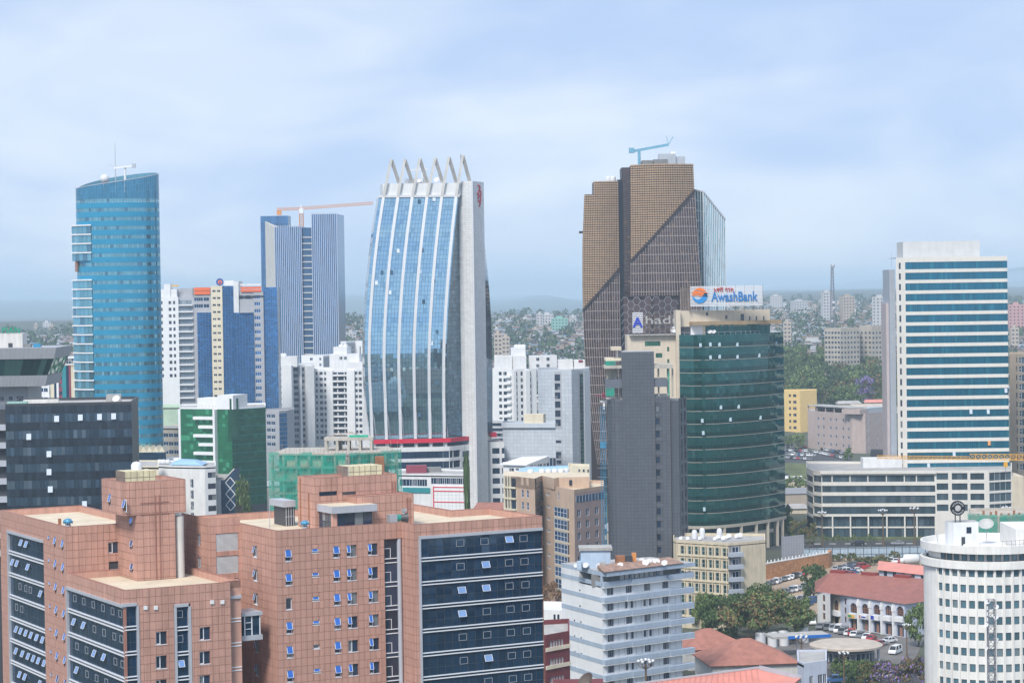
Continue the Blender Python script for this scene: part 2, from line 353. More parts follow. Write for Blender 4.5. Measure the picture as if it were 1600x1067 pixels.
def band(bu, fr, s0, s1, zc, h, n, kg='glass_dark', kf='frame_dark', rec=.18, bar=.07, name='window_band', proud=.0):
    key = (round(s1 - s0, 2), round(h, 2), n, kg, kf, rec, bar)
    if key not in BM:
        b = MB(); q = Fr((0, 0), (1, 0)); L = s1 - s0; b.panes(lambda u, v: q.p(u * L, -rec, -h / 2 + v * h), lin(0, 1, n), [0, 1], kg, bar, bar, .004)
        for j in range(n + 1): b.wbox(q, max(0, j * L / n - bar / 2), min(L, j * L / n + bar / 2), -rec - .03, -rec + .04, -h / 2, h / 2, kf)
        b.poly([q.p(0, -rec - .04, -h / 2), q.p(L, -rec - .04, -h / 2), q.p(L, -rec - .04, h / 2), q.p(0, -rec - .04, h / 2)], kf)
        BM[key] = b.mesh(name)
    return link(name, BM[key], bu.e, fr.p(s0, proud, zc), fr.ang)
def dish(bu, x, y, z, s=.9, az=200, k='white_plastic'):
    b = MB(); a = R(az); ax = Vector((math.sin(a), math.cos(a), .8)).normalized()
    b.lathe(Vector((0, 0, s * .9)), [(0, 0), (s * .3, .03 * s), (s * .6, .13 * s), (s * .85, .28 * s)], 14, k, axis=tuple(ax))
    b.tube((0, 0, 0), (0, 0, s * .9), .05, .05, 5, 'frame_grey'); b.tube(Vector((0, 0, s * .9)), Vector((0, 0, s * .9)) + ax * s * .8, .03, .03, 4, 'frame_grey')
    return b.build('satellite_dish', bu if not isinstance(bu, Bld) else bu.e, loc=(x, y, z))
def wtank(bu, x, y, z, r=.9, h=1.5, k='white_plastic', horiz=0):
    b = MB()
    if horiz: b.lathe((-h / 2, 0, r), [(0, 0), (r * .7, .05), (r, .3), (r, h - .3), (r * .7, h - .05), (0, h)], 12, k, axis=(1, 0, 0))
    else: b.lathe((0, 0, 0), [(r, 0), (r, h * .7), (r * .75, h * .92), (r * .2, h), (0, h)], 14, k)
    return b.build('water_tank', bu.e, smooth=True, loc=(x, y, z))
def lin(a, b, n): return [a + (b - a) * i / n for i in range(n + 1)]
def text(body, size, k, parent, loc, rz, name='letters', ext=.12, tilt=90, sx=1.0, align='CENTER', spacing=1.0, bold=0.0, label=None, roll=0):
    cu = bpy.data.curves.new(name, 'FONT'); cu.body = body; cu.size = size; cu.extrude = ext; cu.align_x = align; cu.align_y = 'CENTER'; cu.resolution_u = 3; cu.space_character = spacing; cu.offset = bold
    t = bpy.data.objects.new('tmp', cu); COL.objects.link(t)
    me = bpy.data.meshes.new_from_object(t.evaluated_get(bpy.context.evaluated_depsgraph_get())); bpy.data.objects.remove(t); bpy.data.curves.remove(cu)
    me.materials.clear(); me.materials.append(None); PEND.append((me, 0, k))
    o = link(name, me, parent, loc, 0, None, label); o.rotation_euler = (R(tilt), R(roll), rz); o.scale = (sx, 1, 1); return o
# ------------------------------------------------------------------ palette
mat('asphalt', (.055, .056, .06), .9, var=.25, scale=.05); mat('dirt', (.36, .27, .19), .95, var=.25, scale=.06); mat('city_ground', (.075, .085, .06), .95, var=.4, scale=.02)
mat('concrete', (.42, .41, .39), .85, var=.15, streak=.25); mat('concrete_pale', (.60, .59, .56), .85, var=.10, streak=.18); mat('concrete_dark', (.22, .22, .22), .85, var=.2, streak=.2)
mat('roof_cream', (.62, .53, .40), .9, var=.14, scale=.25); mat('roof_grey', (.38, .37, .36), .9, var=.2, scale=.2)
pmat('pink_tile', (.55, .31, .24), .6, piece=.06, var=.09, scale=.2, streak=.3); mat('pink_joint', (.31, .165, .125), .9, var=.1); mat('pink_cap', (.36, .17, .13), .6, var=.1, streak=.2)
mat('frame_white', (.74, .76, .80), .4, var=0); mat('frame_grey', (.42, .44, .48), .4, var=0); mat('frame_dark', (.05, .055, .065), .45, var=0)
mat('white', (.78, .79, .80), .6, var=.05, streak=.08); mat('white_wall', (.72, .73, .74), .75, var=.07, streak=.14); mat('white_aged', (.66, .645, .61), .8, var=.10, streak=.24)
mat('beige', (.62, .54, .42), .8, var=.08, streak=.14); mat('cream', (.72, .65, .50), .8, var=.08, streak=.12); mat('grey_panel', (.36, .37, .40), .5, var=.06, streak=.06)
mat('metal_light', (.55, .57, .6), .4, .5, var=.1); mat('steel_dark', (.08, .08, .085), .5, .4, var=.1); mat('rust', (.30, .13, .06), .85, var=.3)
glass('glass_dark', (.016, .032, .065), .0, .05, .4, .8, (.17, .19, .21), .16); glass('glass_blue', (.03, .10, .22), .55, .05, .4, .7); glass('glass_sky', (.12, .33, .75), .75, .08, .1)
glass('glass_navy', (.02, .065, .14), .6, .02, .2, .8, (.03, .08, .16), .10); glass('glass_navy_sky', (.34, .50, .78), .85, .05, .1)  # opened vents: the sky's reflection is put into the brighter glass colour
glass('glass_dark_sky', (.07, .22, .66), .8, .05, .1)  # tilted sashes: mirrored sky painted as a vivid blue base colour
glass('blue_vision', (.19, .42, .50), .7, .10, .14, .6, (.11, .25, .33), .12); mat('blue_spandrel', (.03, .31, .50), .3, .4, var=.05, scale=.2)
# ================================================================== ground and hills
TY = [(-3000, 0), (1250, 0), (1600, 22), (2500, 45), (4000, 61), (7000, 76), (30000, 86)]
TL = TY[:4] + [(3400, 52), (5200, 34), (9000, 14), (30000, 10)]      # a valley before the hills on the left
def terr(x, y):
    t = min(1, max(0, (x / max(y, 1) - .06) / .05)) if y > 2500 else 1
    return prof(TY, y) * t + prof(TL, y) * (1 - t)
def prof(T, y):
    for (a, za), (b, zb) in zip(T, T[1:]):
        if y <= b: t = max(0, (y - a) / (b - a)); return za + (zb - za) * t
    return T[-1][1]
def terrn(x, y):
    k = max(0, min(1, (y - 1300) / 900)); return terr(x, y) + k * 5 * math.sin(x / 170 + y / 300) * math.sin(y / 210 - x / 330)
def gpt(px, py):
    """the ground under a pixel"""
    lo, hi = 150, 18000
    for _ in range(50):
        m = (lo + hi) / 2; P = at(px, py, m)
        if P.z > terrn(P.x, P.y): lo = m
        else: hi = m
    P = at(px, py, hi); return Vector((P.x, P.y, terrn(P.x, P.y)))
g = MB(); ys = lin(-600, 1200, 8) + lin(1250, 3000, 60) + lin(3100, 6000, 30) + lin(6400, 30000, 18); xs = [-1 + i / 40 for i in range(81)]
i0 = 0
for y in ys:
    hw = 900 + max(y, 0) * .55
    for x in xs: g.v.append((x * hw, y, terrn(x * hw, y)))
nx = len(xs)
for j in range(len(ys) - 1):
    for i in range(nx - 1): a = j * nx + i; g.f.append((a, a + 1, a + nx + 1, a + nx)); g.mi.append(g.m('city_ground'))
g.build('ground', kind='structure', smooth=True)
mat('hill', (.05, .075, .045), .95, var=.6, scale=.004)
def ridge(d, pts, base, depth, amp, seed):
    b = MB(); r = random.Random(seed); ph = [r.uniform(0, 6) for _ in range(9)]; cols = 160; rows = 7
    X0, X1 = at(-500, 460, d).x, at(2100, 460, d).x
    for i in range(cols + 1):
        x = X0 + (X1 - X0) * i / cols; px = 800 + x / d * FPX
        for (a, ya), (c, yc) in zip(pts, pts[1:]):
            if px <= c or c == pts[-1][0]: t = min(1, max(0, (px - a) / (c - a))); t = t * t * (3 - 2 * t); py = ya + (yc - ya) * t; break
        z = at(px, py, d).z + sum(math.sin(x / d * (38 * 1.7 ** k) + ph[k]) * amp / 1.6 ** k for k in range(6))
        for j in range(rows):
            t = j / (rows - 1); zz = base + (z - base) * (1 - (1 - t) ** 1.7); b.v.append((x + math.sin(j * 2 + i * .3) * 30 * (1 - t), d - depth * (1 - t), zz if j else base))
        b.v.append((x, d + depth * 1.5, base))
    n = rows + 1
    for i in range(cols):
        for j in range(rows): a = i * n + j; b.f.append((a, a + n, a + n + 1, a + 1)); b.mi.append(b.m('hill'))
    return b
ridge(25000, [(-500, 462), (0, 468), (60, 466), (115, 468), (300, 468), (440, 470), (560, 456), (620, 458), (765, 466), (840, 461), (910, 470), (1150, 452), (1230, 446), (1400, 440), (1540, 424), (1600, 417), (1700, 418), (2100, 440)], 10, 5000, 10, 3).build('hills', kind='structure', smooth=True)
ridge(18000, [(-500, 474), (0, 472), (60, 468), (120, 472), (420, 474), (540, 460), (600, 462), (700, 470), (790, 469), (845, 463), (915, 473), (1150, 465), (1230, 458), (1330, 462), (1600, 440), (2100, 462)], 8, 9000, 8, 8).build('hills', kind='structure', smooth=True)

# ================================================================== the two pink office blocks
ST = 3.645
def pink_curtain(bu, fr, s0, s1, zt, floors, cols, vents, zb=20, spand=.62, side_frame=True, first=0.0):
    """strip glazing: tall panes, a narrow spandrel between two white transoms at each floor; vents = {floor: [(s, open)]}"""
    n = -.22; pw = (s1 - s0) / cols; ph = ST - spand - .16
    rest = MB(); pm = None; tm = None
    for f in range(floors):
        z1 = zt - .35 - f * ST; z0 = z1 - ph
        if pm is None:
            t = MB(); q = Fr((0, 0), (1, 0)); t.poly([q.p(.03, 0, 0), q.p(pw - .03, 0, 0), q.p(pw - .03, 0, ph), q.p(.03, 0, ph)], 'glass_navy'); pm = t.mesh('pane')
            t = MB(); t.wbox(q, 0, s1 - s0, 0, .26, 0, .15, 'frame_white'); tm = t.mesh('transom')
        for c in range(cols):
            o = link('pane', pm, bu.e, fr.p(s0 + c * pw, n, z0), fr.ang + rnd.gauss(0, .004)); o.rotation_euler.x = rnd.gauss(0, .004)
        rest.poly([fr.p(s0, n - .03, z0 - spand), fr.p(s1, n - .03, z0 - spand), fr.p(s1, n - .03, z0), fr.p(s0, n - .03, z0)], 'glass_navy')
        for z in (z0 - .15, z0 - spand): link('transom', tm, bu.e, fr.p(s0, n, z), fr.ang)
        for c in range(1, cols): rest.wbox(fr, s0 + c * pw - .025, s0 + c * pw + .025, n - .02, n + .035, z0, z1, 'frame_dark')
        rest.wbox(fr, s0, s1, n - .02, n + .03, z0 + ph * .42, z0 + ph * .42 + .05, 'frame_dark')
        for s, op in vents.get(f, ()):
            w, h = min(1.32, pw * 1.0), 1.0; me = vent_mesh(w, h, op); link('window', me, bu.e, fr.p(s, n, z1 - .55 - h), fr.ang)
    rest.build('glazing_bars', bu.e)
    tr = MB(); tr.wbox(fr, s0 - .35, s1 + .05, -.3, .22, zt - .33, zt + .12, 'grey_trim')
    if side_frame: tr.wbox(fr, s0 - .38, s0 - .01, -.3, .18, zb, zt - .34, 'grey_trim')
    tr.build('window_surround', bu.e)
VM = {}
def vent_mesh(w, h, op):
    if (w, h, op) in VM: return VM[(w, h, op)]
    b = MB(); a = R(22 if op else 0); y = math.sin(a) * h + .05; z = h - math.cos(a) * h; q = Fr((0, 0), (1, 0))
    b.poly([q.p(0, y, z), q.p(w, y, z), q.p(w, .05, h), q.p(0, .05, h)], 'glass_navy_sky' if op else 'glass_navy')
    for p, r in (((0, y, z), (w, y, z)), ((0, .05, h), (w, .05, h)), ((0, y, z), (0, .05, h)), ((w, y, z), (w, .05, h))):
        b.beam(q.p(p[0], p[1] + .02, p[2]), q.p(r[0], r[1] + .02, r[2]), .06, .05, 'frame_white' if op else 'frame_grey')
    VM[(w, h, op)] = b.mesh('window'); return VM[(w, h, op)]
mat('grey_trim', (.50, .52, .57), .45, .2, var=.06, streak=.1)
mat('tank_yellow', (.72, .65, .42), .6, var=.15, scale=.8, streak=.25); mat('vent_blue', (.05, .28, .48), .35, .3, var=.1)
mat('white_plastic', (.66, .67, .69), .35, var=.04)
def parapet(bu, pts, z, h, rest_k='pink_tile', floor='roof_cream', th=.45, cap='pink_cap'):
    b = MB(); inn = b.ring(pts, z - h, z - .12, th, rest_k); b.build('parapet', bu.e)
    c = MB(); P = [Vector(p) for p in pts]; c.ring(pts, z - .119, z, th, cap); c.build('coping', bu.e)
    f = MB(); f.poly([(p[0], p[1], z - h + .02) for p in inn], floor); f.build('roof', bu.e)
def sweep_tiles(bu, faces, k='pink_tile', tw=.96, th=ST / 3, core='pink_joint'):
    """faces: (A, B, z0, z1, holes)"""
    body = MB(); rest = MB()
    for A, B, z0, z1, holes in faces:
        fr = Fr(A, B); body.wall(fr, 0, fr.L, z0, z1, holes, core, depth=.4, kr='pink_cap')
        bu.tiles(fr, 0, fr.L, max(z0, 22), z1 - .02, tw, th, holes, k, rest, z_anchor=z1 - .02)
    body.build('wall', bu.e)
    if rest.f: rest.build('tile', bu.e, kind='stuff')
def tank(b, x0, x1, y0, y1, z0, z1, n=4):
    b.box(x0, x1, y0, y1, z0, z1, 'tank_yellow')
    for i in range(n + 1): x = x0 + (x1 - x0) * i / n; b.box(x - .03, x + .03, y0 - .03, y1 + .03, z0 - .01, z1 + .02, 'rust_frame')
    b.box(x0 - .03, x1 + .03, y0 - .035, y1 + .035, (z0 + z1) / 2 - .03, (z0 + z1) / 2 + .03, 'rust_frame')
def turbine(parent, loc, s=1.0):
    b = MB(); b.lathe((0, 0, 0), [(.5 * s, 0), (.5 * s, .45 * s), (.3 * s, .5 * s)], 12, 'metal_light')
    pr = [(.3 * s, .5 * s), (.75 * s, .75 * s), (.85 * s, 1.0 * s), (.6 * s, 1.35 * s), (.12 * s, 1.5 * s), (0, 1.5 * s)]; b.lathe((0, 0, 0), pr, 14, 'vent_blue')
    for j in range(14): t = j * math.pi / 7; b.beam((.78 * s * math.cos(t), .78 * s * math.sin(t), .62 * s), (.7 * s * math.cos(t + .4), .7 * s * math.sin(t + .4), 1.3 * s), .05, .08, 'metal_light')
    return b.build('roof_vent', parent, smooth=False, loc=loc)

# ---- right block
B = Bld('office_building', 'pink stone office block whose wide front wing is glazed in dark navy bands', 'building', 431, 829, 345, 29)
zr = B.lz(829); YB = 14.08; X1 = 21.08; SW = 4.41; XW = 43.5; YK = 12.93
xs_ = {p: B.lx(p, 0, zr - 8) for p in (451, 493, 526, 550, 583, 601, 622)}
rows = [B.lz(862 + 37.25 * i, xs_[526]) for i in range(7)]
ZL = zr - 32
front_holes = []; fB = Fr((0, 0), (X1, 0)); lB = Fr((0, YB), (0, 0))
for i, z in enumerate(rows):
    for p, w, h, dz in ((451, .98, 1.75, 0), (493, 1.05, .62, .42), (526, .98, 1.75, 0), (550, 1.62, 1.75, 0), (583, 1.62, 1.75, 0)):
        x = xs_[p]; front_holes.append((x - w / 2, x + w / 2, z + dz - h / 2, z + dz + h / 2))
        op = not ((p, i) in ((493, 4), (550, 4), (451, 2), (550, 6), (583, 6)))
        B.win(fB, x, z + dz, w, h, 2 if w > 1.5 else 1, 1, 'frame_white', 'glass_dark', rec=.22, fw=.10, open_=int(op), sill=1)
ztop = B.lz(843, xs_[601]); front_holes.append((xs_[601], xs_[622] + .75, ZL, ztop))
sB = YB - B.ly(399, 0, zr - 6); lh = []
for z in rows:
    lh.append((sB - .8, sB + .8, z - .9, z + .85)); B.win(lB, sB, z, 1.6, 1.75, 2, 1, 'frame_white', 'glass_dark', rec=.22, fw=.10, open_=1, sill=1)
XC = B.lx(328, YB, zr); YC = B.ly(284, XC, zr); zc = B.lz(810, XC, YB)
cF = Fr((XC, YB), (0, YB)); cL = Fr((XC, YC), (XC, YB))
lou = []
for (ya, yb) in ((833, 860), (868, 895), (904, 931)):
    a = B.lx(337.5, YB) - XC; b_ = B.lx(372, YB) - XC; lou.append((a, b_, B.lz(yb, -2, YB), B.lz(ya, -2, YB)))
cw = []
for i in range(4):
    z = B.lz(840 + 35.5 * i, XC, YC - 4); s = YC - B.ly(311, XC, zr - 4); cw.append((s - .8, s + .8, z - .9, z + .9)); B.win(cL, s, z, 1.6, 1.8, 2, 1, rec=.22, fw=.1)
wf = Fr((X1, -SW), (XW, -SW)); gs0 = B.lx(657, -SW) - X1; zg = B.lz(838.5, X1 + gs0, -SW)
sweep_tiles(B, [((0, 0), (X1, 0), ZL, zr, front_holes), ((0, YB), (0, 0), ZL, zr, lh), ((X1, 0), (X1, -SW), ZL, zr, []),
                ((X1, -SW), (XW, -SW), ZL, zr, [(gs0, XW - X1, ZL, zg)]), ((XC, YB), (0, YB), ZL, zc, lou), ((XC, YC), (XC, YB), ZL, zc, cw), ((XW, -SW), (XW, YK), ZL, zr, [])])
low = MB()
for A_, B_ in (((0, 0), (X1, 0)), ((0, YB), (0, 0)), ((X1, 0), (X1, -SW)), ((X1, -SW), (XW, -SW)), ((XW, -SW), (XW, YK)), ((XC, YB), (0, YB)), ((XC, YC), (XC, YB)), ((XW, YK), (36.5, YK)), ((36.5, YK), (36.5, 30)), ((36.5, 30), (XC, 30)), ((XC, 30), (XC, YC))):
    f = Fr(A_, B_); z1 = ZL if f.A.y < 12.9 and A_ != (XW, YK) else (ZL if A_ in ((0, YB), (XC, YB), (XC, YC)) else zr)
    low.poly([f.p(0, 0, 0), f.p(f.L, 0, 0), f.p(f.L, 0, z1 if A_ != (XW, -SW) else ZL), f.p(0, 0, z1 if A_ != (XW, -SW) else ZL)], 'pink_tile')
low.build('base_wall', B.e)
parapet(B, [(0, 0), (X1, 0), (X1, -SW), (XW, -SW), (XW, YK), (36.5, YK), (36.5, 30), (XC, 30), (XC, YB), (0, YB)], zr + .001, 1.15)
lm = MB(); q = Fr((0, 0), (1, 0)); LW = lou[0][1] - lou[0][0]; LH = lou[0][3] - lou[0][2]
lm.wbox(q, 0, LW, -.3, -.25, 0, LH, 'frame_grey')
for j in range(16): z = LH * j / 16; lm.hexa([q.p(0, -.02, z), q.p(LW, -.02, z), q.p(LW, -.22, z + .1), q.p(0, -.22, z + .1), q.p(0, -.0, z + .03), q.p(LW, 0, z + .03), q.p(LW, -.2, z + .13), q.p(0, -.2, z + .13)], 'white')
lme = lm.mesh('louvre')
for a, b_, c, d in lou: link('louvre', lme, B.e, cF.p(a, 0, c), cF.ang)
# narrow dark glazed slot with its white column
sl_ = MB(); 
for i in range(8):
    z1 = ztop - .15 - i * ST; sl_.poly([fB.p(xs_[601], -.35, z1 - ST), fB.p(xs_[622], -.35, z1 - ST), fB.p(xs_[622], -.35, z1), fB.p(xs_[601], -.35, z1)], 'glass_dark')
    for z in (z1 - ST + .1, z1 - ST + .75): sl_.wbox(fB, xs_[601], xs_[622], -.36, -.22, z, z + .13, 'frame_white')
    sl_.wbox(fB, xs_[601] + 1.15, xs_[601] + 1.22, -.36, -.28, z1 - ST + .8, z1 - 1.3, 'frame_white'); sl_.wbox(fB, xs_[601], xs_[601] + 1.22, -.36, -.28, z1 - 1.3, z1 - 1.23, 'frame_white')
sl_.build('stair_glazing', B.e)
cm = MB(); cm.lathe(fB.p(xs_[622] + .38, -.3, 0), [(.36, 0), (.36, ztop)], 16, 'grey_trim'); cm.build('column', B.e, smooth=True)
vents = {0: [(721, 0), (759, 0), (797, 1), (820, 0)], 1: [(721, 0), (760, 1), (797, 0), (821, 0)], 2: [(722, 1), (760, 1), (797, 0), (822, 0)], 3: [(722, 1), (761, 0), (798, 0), (822, 0)], 4: [(723, 0), (761, 0), (798, 0), (823, 0)], 5: [(724, 0), (762, 1), (799, 0), (823, 0)], 6: [(762, 0), (800, 0), (824, 0)]}
vents = {f: [(B.lx(p, -SW, zg - 10) - X1 - .66, o) for p, o in v] for f, v in vents.items()}
pink_curtain(B, wf, gs0 + .02, XW - X1 - .05, zg, 8, 16, vents, zb=ZL)
# roof: plant rooms, glazed canopies, tanks, fan
PX0 = B.lx(492, 8, zr + 5); PX1 = B.lx(620, 8, zr + 5); zp1 = B.lz(747, PX0, 8); zfl = zr - 1.1
PY1 = B.ly(465, PX0, zp1)
plant = [((PX0, 8), (PX1, 8)), ((PX0, PY1), (PX0, 8))]
slot = [(B.lx(500, 8) - PX0, B.lx(528, 8) - PX0, B.lz(775.5, PX0, 8), B.lz(769, PX0, 8)), (B.lx(536, 8) - PX0, B.lx(557, 8) - PX0, B.lz(772.5, PX0 + 6, 8), B.lz(768, PX0 + 6, 8))]
VX0 = B.lx(557, 4.5, zr + 3); VX1 = B.lx(646, 4.5, zr + 3); zv = B.lz(776, VX0, 4.5)
sweep_tiles(B, [((PX0, 8), (PX1, 8), zfl, zp1, slot), ((PX0, PY1), (PX0, 8), zfl, zp1, []), ((VX0, 4.5), (VX1, 4.5), zfl, zv, []), ((VX0, 8), (VX0, 4.5), zfl, zv, []),
                ((VX1, 4.5), (VX1, 13), zfl, zv, []), ((PX1, 8), (PX1, PY1), zfl, zp1, []), ((VX1, 13), (VX1 - 2.5, 13), zfl, zv + .5, [])])
parapet(B, [(PX0, 8), (PX1, 8), (PX1, PY1), (PX0, PY1)], zp1 + .002, .8, floor='roof_grey')
parapet(B, [(VX0, 4.5), (VX1, 4.5), (VX1, 12.95), (PX1 + .02, 12.95), (PX1 + .02, 7.95), (VX0, 7.95)], zv + .002, .5, floor='roof_grey')
pl = MB()
for (x0, x1, z0, z1), in zip(slot): pl.poly([(PX0 + x0, 8.3, z0), (PX0 + x1, 8.3, z0), (PX0 + x1, 8.3, z1), (PX0 + x0, 8.3, z1)], 'glass_dark')
for x in (PX1 - .9, PX1 - .4): pl.tube((x, 7.85, zfl + 4), (x, 7.85, zp1 - 1.2), .09, .09, 6, 'pink_cap')
for x in (VX1 - 1.2, VX1 - .7): pl.tube((x, 4.35, zfl + .5), (x, 4.35, zv - .6), .09, .09, 6, 'pink_cap')
pl.tube((PX0 - .12, PY1 - 1.2, zfl), (PX0 - .12, PY1 - 1.2, zp1 - .3), .09, .09, 6, 'rust'); pl.tube((PX0 - .12, 10.2, zfl), (PX0 - .12, 10.2, zp1 - 2.5), .09, .09, 6, 'rust')
pl.build('drainpipe', B.e, kind='stuff')
CX0 = B.lx(520, 2.8, zr); CX1 = B.lx(583, 2.8, zr); zc0 = B.lz(802, CX0, 2.8); zc1 = zc0 + 1.05
ca = MB(); ca.box(CX0 - .3, CX1 + .5, 2.3, 7.95, zc0, zc1, 'grey_trim'); ca.box(CX0 - .1, CX1 + .3, 2.5, 7.9, zc1 + .001, zc1 + .05, 'roof_cream')
for i in range(6): x = CX0 - .3 + (CX1 - CX0 + .8) * i / 6; ca.box(x - .02, x + .02, 2.27, 2.3, zc0, zc1, 'frame_grey')
ca.build('canopy', B.e)
cg = MB(); cg.panes(lambda u, v: (CX0 + .8 + (CX1 - CX0 - 1) * u, 2.85, zfl + (zc0 - zfl) * v), lin(0, 1, 4), [0, 1], 'glass_dark', .08, .08); cg.panes(lambda u, v: (CX0, 7.9 - 4.9 * u, zfl + (zc0 - zfl) * v), lin(0, 1, 4), lin(0, 1, 2), 'glass_dark', .12, .12)
cg.box(CX0, CX0 + .75, 2.8, 3.4, zfl, zc0 - .01, 'pink_tile'); cg.box(CX0 + .05, CX1 - .1, 2.9, 7.9, zfl, zc0 - .01, 'frame_dark'); cg.build('glazed_lobby', B.e)
c2 = MB(); qx = B.lx(447, 15.5, zr); c2.box(qx - .4, PX0 - .02, 15.5, 21, zr + 1.9, zr + 2.9, 'grey_trim'); c2.box(qx + .1, PX0 - .05, 15.8, 20.5, zfl, zr + 1.89, 'frame_dark')
for i in range(4): x = qx + .1 + (PX0 - qx) * i / 4; c2.box(x, x + .1, 15.72, 15.8, zfl, zr + 1.88, 'frame_grey')
c2.box(qx, PX0 - .05, 15.73, 15.79, zfl + 1.4, zfl + 1.5, 'frame_grey'); c2.build('canopy', B.e)
tk = MB(); tx0 = B.lx(543, 12, zr + 8); tx1 = B.lx(597, 12, zr + 8); zt0 = B.lz(744.5, tx0, 12); tank(tk, tx0, tx1, 12, 16, zp1 - .6, B.lz(729, tx0, 12), 6); tk.build('water_tank', B.e)
turbine(B.e, (B.lx(478, 1.2, zr), 1.6, zr - .15), .85)
fn = MB(); fx = B.lx(622, 1.6, zr); fn.box(fx - 1.6, fx - .3, 1.2, 2.4, zr - .4, zr + 1.1, 'metal_light'); fn.tube((fx - .3, 1.8, zr + .5), (fx + .5, 1.75, zr + .5), .62, .5, 16, 'vent_green', False); fn.tube((fx + .5, 1.75, zr + .5), (fx + 1.6, 1.5, zr + .45), .5, .85, 16, 'steel_dark', False)
mat('vent_green', (.02, .28, .22), .4, var=.1)
fn.tube((fx + 1.0, 1.6, zr + 1.0), (fx + 1.0, 1.6, zr + 1.9), .22, .22, 10, 'metal_light'); fn.box(fx + .7, fx + 1.4, 1.3, 1.9, zr + 1.5, zr + 1.9, 'metal_light'); fn.build('roof_fan', B.e)
pp = MB(); px_ = B.lx(428, .5, zr); pp.tube((.5, 3.5, zr - .2), (.5, 3.5, zr + 5), .05, .05, 6, 'frame_grey'); px2 = B.lx(537, 10, zr + 9); pp.tube((px2, 8.3, zp1 - .2), (px2, 8.3, zp1 + 4.8), .05, .03, 6, 'frame_grey'); pp.build('lightning_rod', B.e)

# ---- left block
A = Bld('office_building', 'pink stone office block with stepped roofs and a tall stair core beside dark band glazing', 'building', 103, 823, 355, 29)
za = A.lz(823); YP = -25.9; zp = 45.87; XR = 18.6; XA = 16.5; YA = 35.0; SX0, SX1, SYF = 8.4, 14.6, -8.6; ZA = za - 32
lA = Fr((0, YA), (0, 0)); pA = Fr((0, 0), (0, YP)); fA = Fr((0, YP), (XA, YP)); rA = Fr((0, 0), (9.0, 0))
def sL(px, z=za - 8): return YA - A.ly(px, 0, z)
g0, g1 = sL(14), sL(69); zgA = A.lz(829, 0, YA - g0)
hl = [(g0, g1, ZA, zgA)]
rowsL = [A.lz(848 + 36.2 * i, 0, 3) for i in range(7)]
for z in rowsL:
    for px, w, h, dz in ((77, .75, .75, .3), (87, .95, 1.75, -.1), (99, .95, 1.75, -.25)):
        s = sL(px); hl.append((s - w / 2, s + w / 2, z + dz - h / 2, z + dz + h / 2)); A.win(lA, s, z + dz, w, h, 1, 1, 'frame_white', 'glass_dark', rec=.22, fw=.1, open_=1)
p0 = -A.ly(106, 0, zp - 6); zgP = A.lz(926, 0, -p0) if False else A.lz(917, 0, -p0)
hp = [(p0, -YP + .0, ZA, zgP)]
hf = [(0.0, A.lx(214, YP, zp - 6), ZA, A.lz(943, 1, YP))]
gx0, gx1 = A.lx(272, YP, zp - 6), A.lx(298, YP, zp - 6); zg2 = A.lz(944.5, gx0, YP); hf.append((gx0, gx1, ZA, zg2))
for i in range(5):
    for px in (252, 320):
        z = A.lz(996 - (7 if px == 320 else 0) + 37.6 * i, A.lx(px, YP), YP); x = A.lx(px, YP, z); hf.append((x - .82, x + .82, z - .92, z + .92)); A.win(fA, x, z, 1.64, 1.84, 2, 1, rec=.22, fw=.12, sill=1)
hr = []
z = A.lz(855, 7.7, 0); hr.append((7.0 - .3, 8.5, z - .85, z + .85)); A.win(rA, 7.6, z, 1.8, 1.7, 2, 1, rec=.22, fw=.12)
zd = zp - 1.1; hr.append((6.8, 8.5, zd, zd + 2.3)); dm = MB(); dm.wbox(rA, 6.85, 8.45, -.25, -.2, zd, zd + 2.25, 'frame_dark'); dm.wbox(rA, 7.0, 7.6, -.2, -.18, zd + .1, zd + 1.1, 'white'); dm.wbox(rA, 7.7, 8.3, -.2, -.18, zd + .1, zd + 1.1, 'white'); dm.build('door', A.e)
sweep_tiles(A, [((0, YA), (0, 0), ZA, za, hl), ((0, 0), (0, YP), ZA, zp, hp), ((0, YP), (XA, YP), ZA, zp, hf), ((0, 0), (9.0, 0), zp - 1.1, za, hr), ((XA, YP), (XA, YP + 1.0), ZA, zp, []), ((0, YA), (-.01, YA + .01), ZA, za, [])])
low = MB()
pts = [(0, YA), (0, YP), (XA, YP), (XA, YP + 1), (XR, YP + 1), (XR, -3), (14, -3), (14, YA)]
for P_, Q_ in zip(pts, pts[1:] + pts[:1]):
    f = Fr(P_, Q_); z1 = ZA if P_ in ((0, YA), (0, YP)) else (zp - .002 if P_[0] > 14 and P_[1] < -3.1 else (zp if P_ == (XR, -3) else za - .01))
    low.poly([f.p(0, 0, 0), f.p(f.L, 0, 0), f.p(f.L, 0, z1), f.p(0, 0, z1)], 'pink_tile')
low.build('base_wall', A.e)
parapet(A, [(0, 0), (9.0, 0), (9.0, -.01), (14, -.01), (14, YA), (0, YA)], za + .001, 1.1)
parapet(A, [(0, YP), (XA, YP), (XA, YP + 1), (XR, YP + 1), (XR, -3), (14, -.02), (0, -.02)], zp + .001, 1.1)
pink_curtain(A, lA, g0 + .02, g1, zgA, 8, 10, {0: [(sL(p) - .6, 1) for p in (33, 41)], 1: [(sL(p) - .6, 1) for p in (19, 26, 43)], 2: [(sL(p) - .6, o) for p, o in ((29, 0), (38, 0), (45, 0), (62, 1))], 3: [(sL(p) - .6, 0) for p in (23, 31)], 4: [(sL(p) - .6, 1) for p in (23, 30, 38, 46, 55, 64)], 5: [(sL(p) - .6, 1) for p in (22, 32, 41, 49, 57, 66)], 6: [(sL(p) - .6, 1) for p in (27, 35, 58)]}, zb=ZA)
def sP(px): return -A.ly(px, 0, zp - 8)
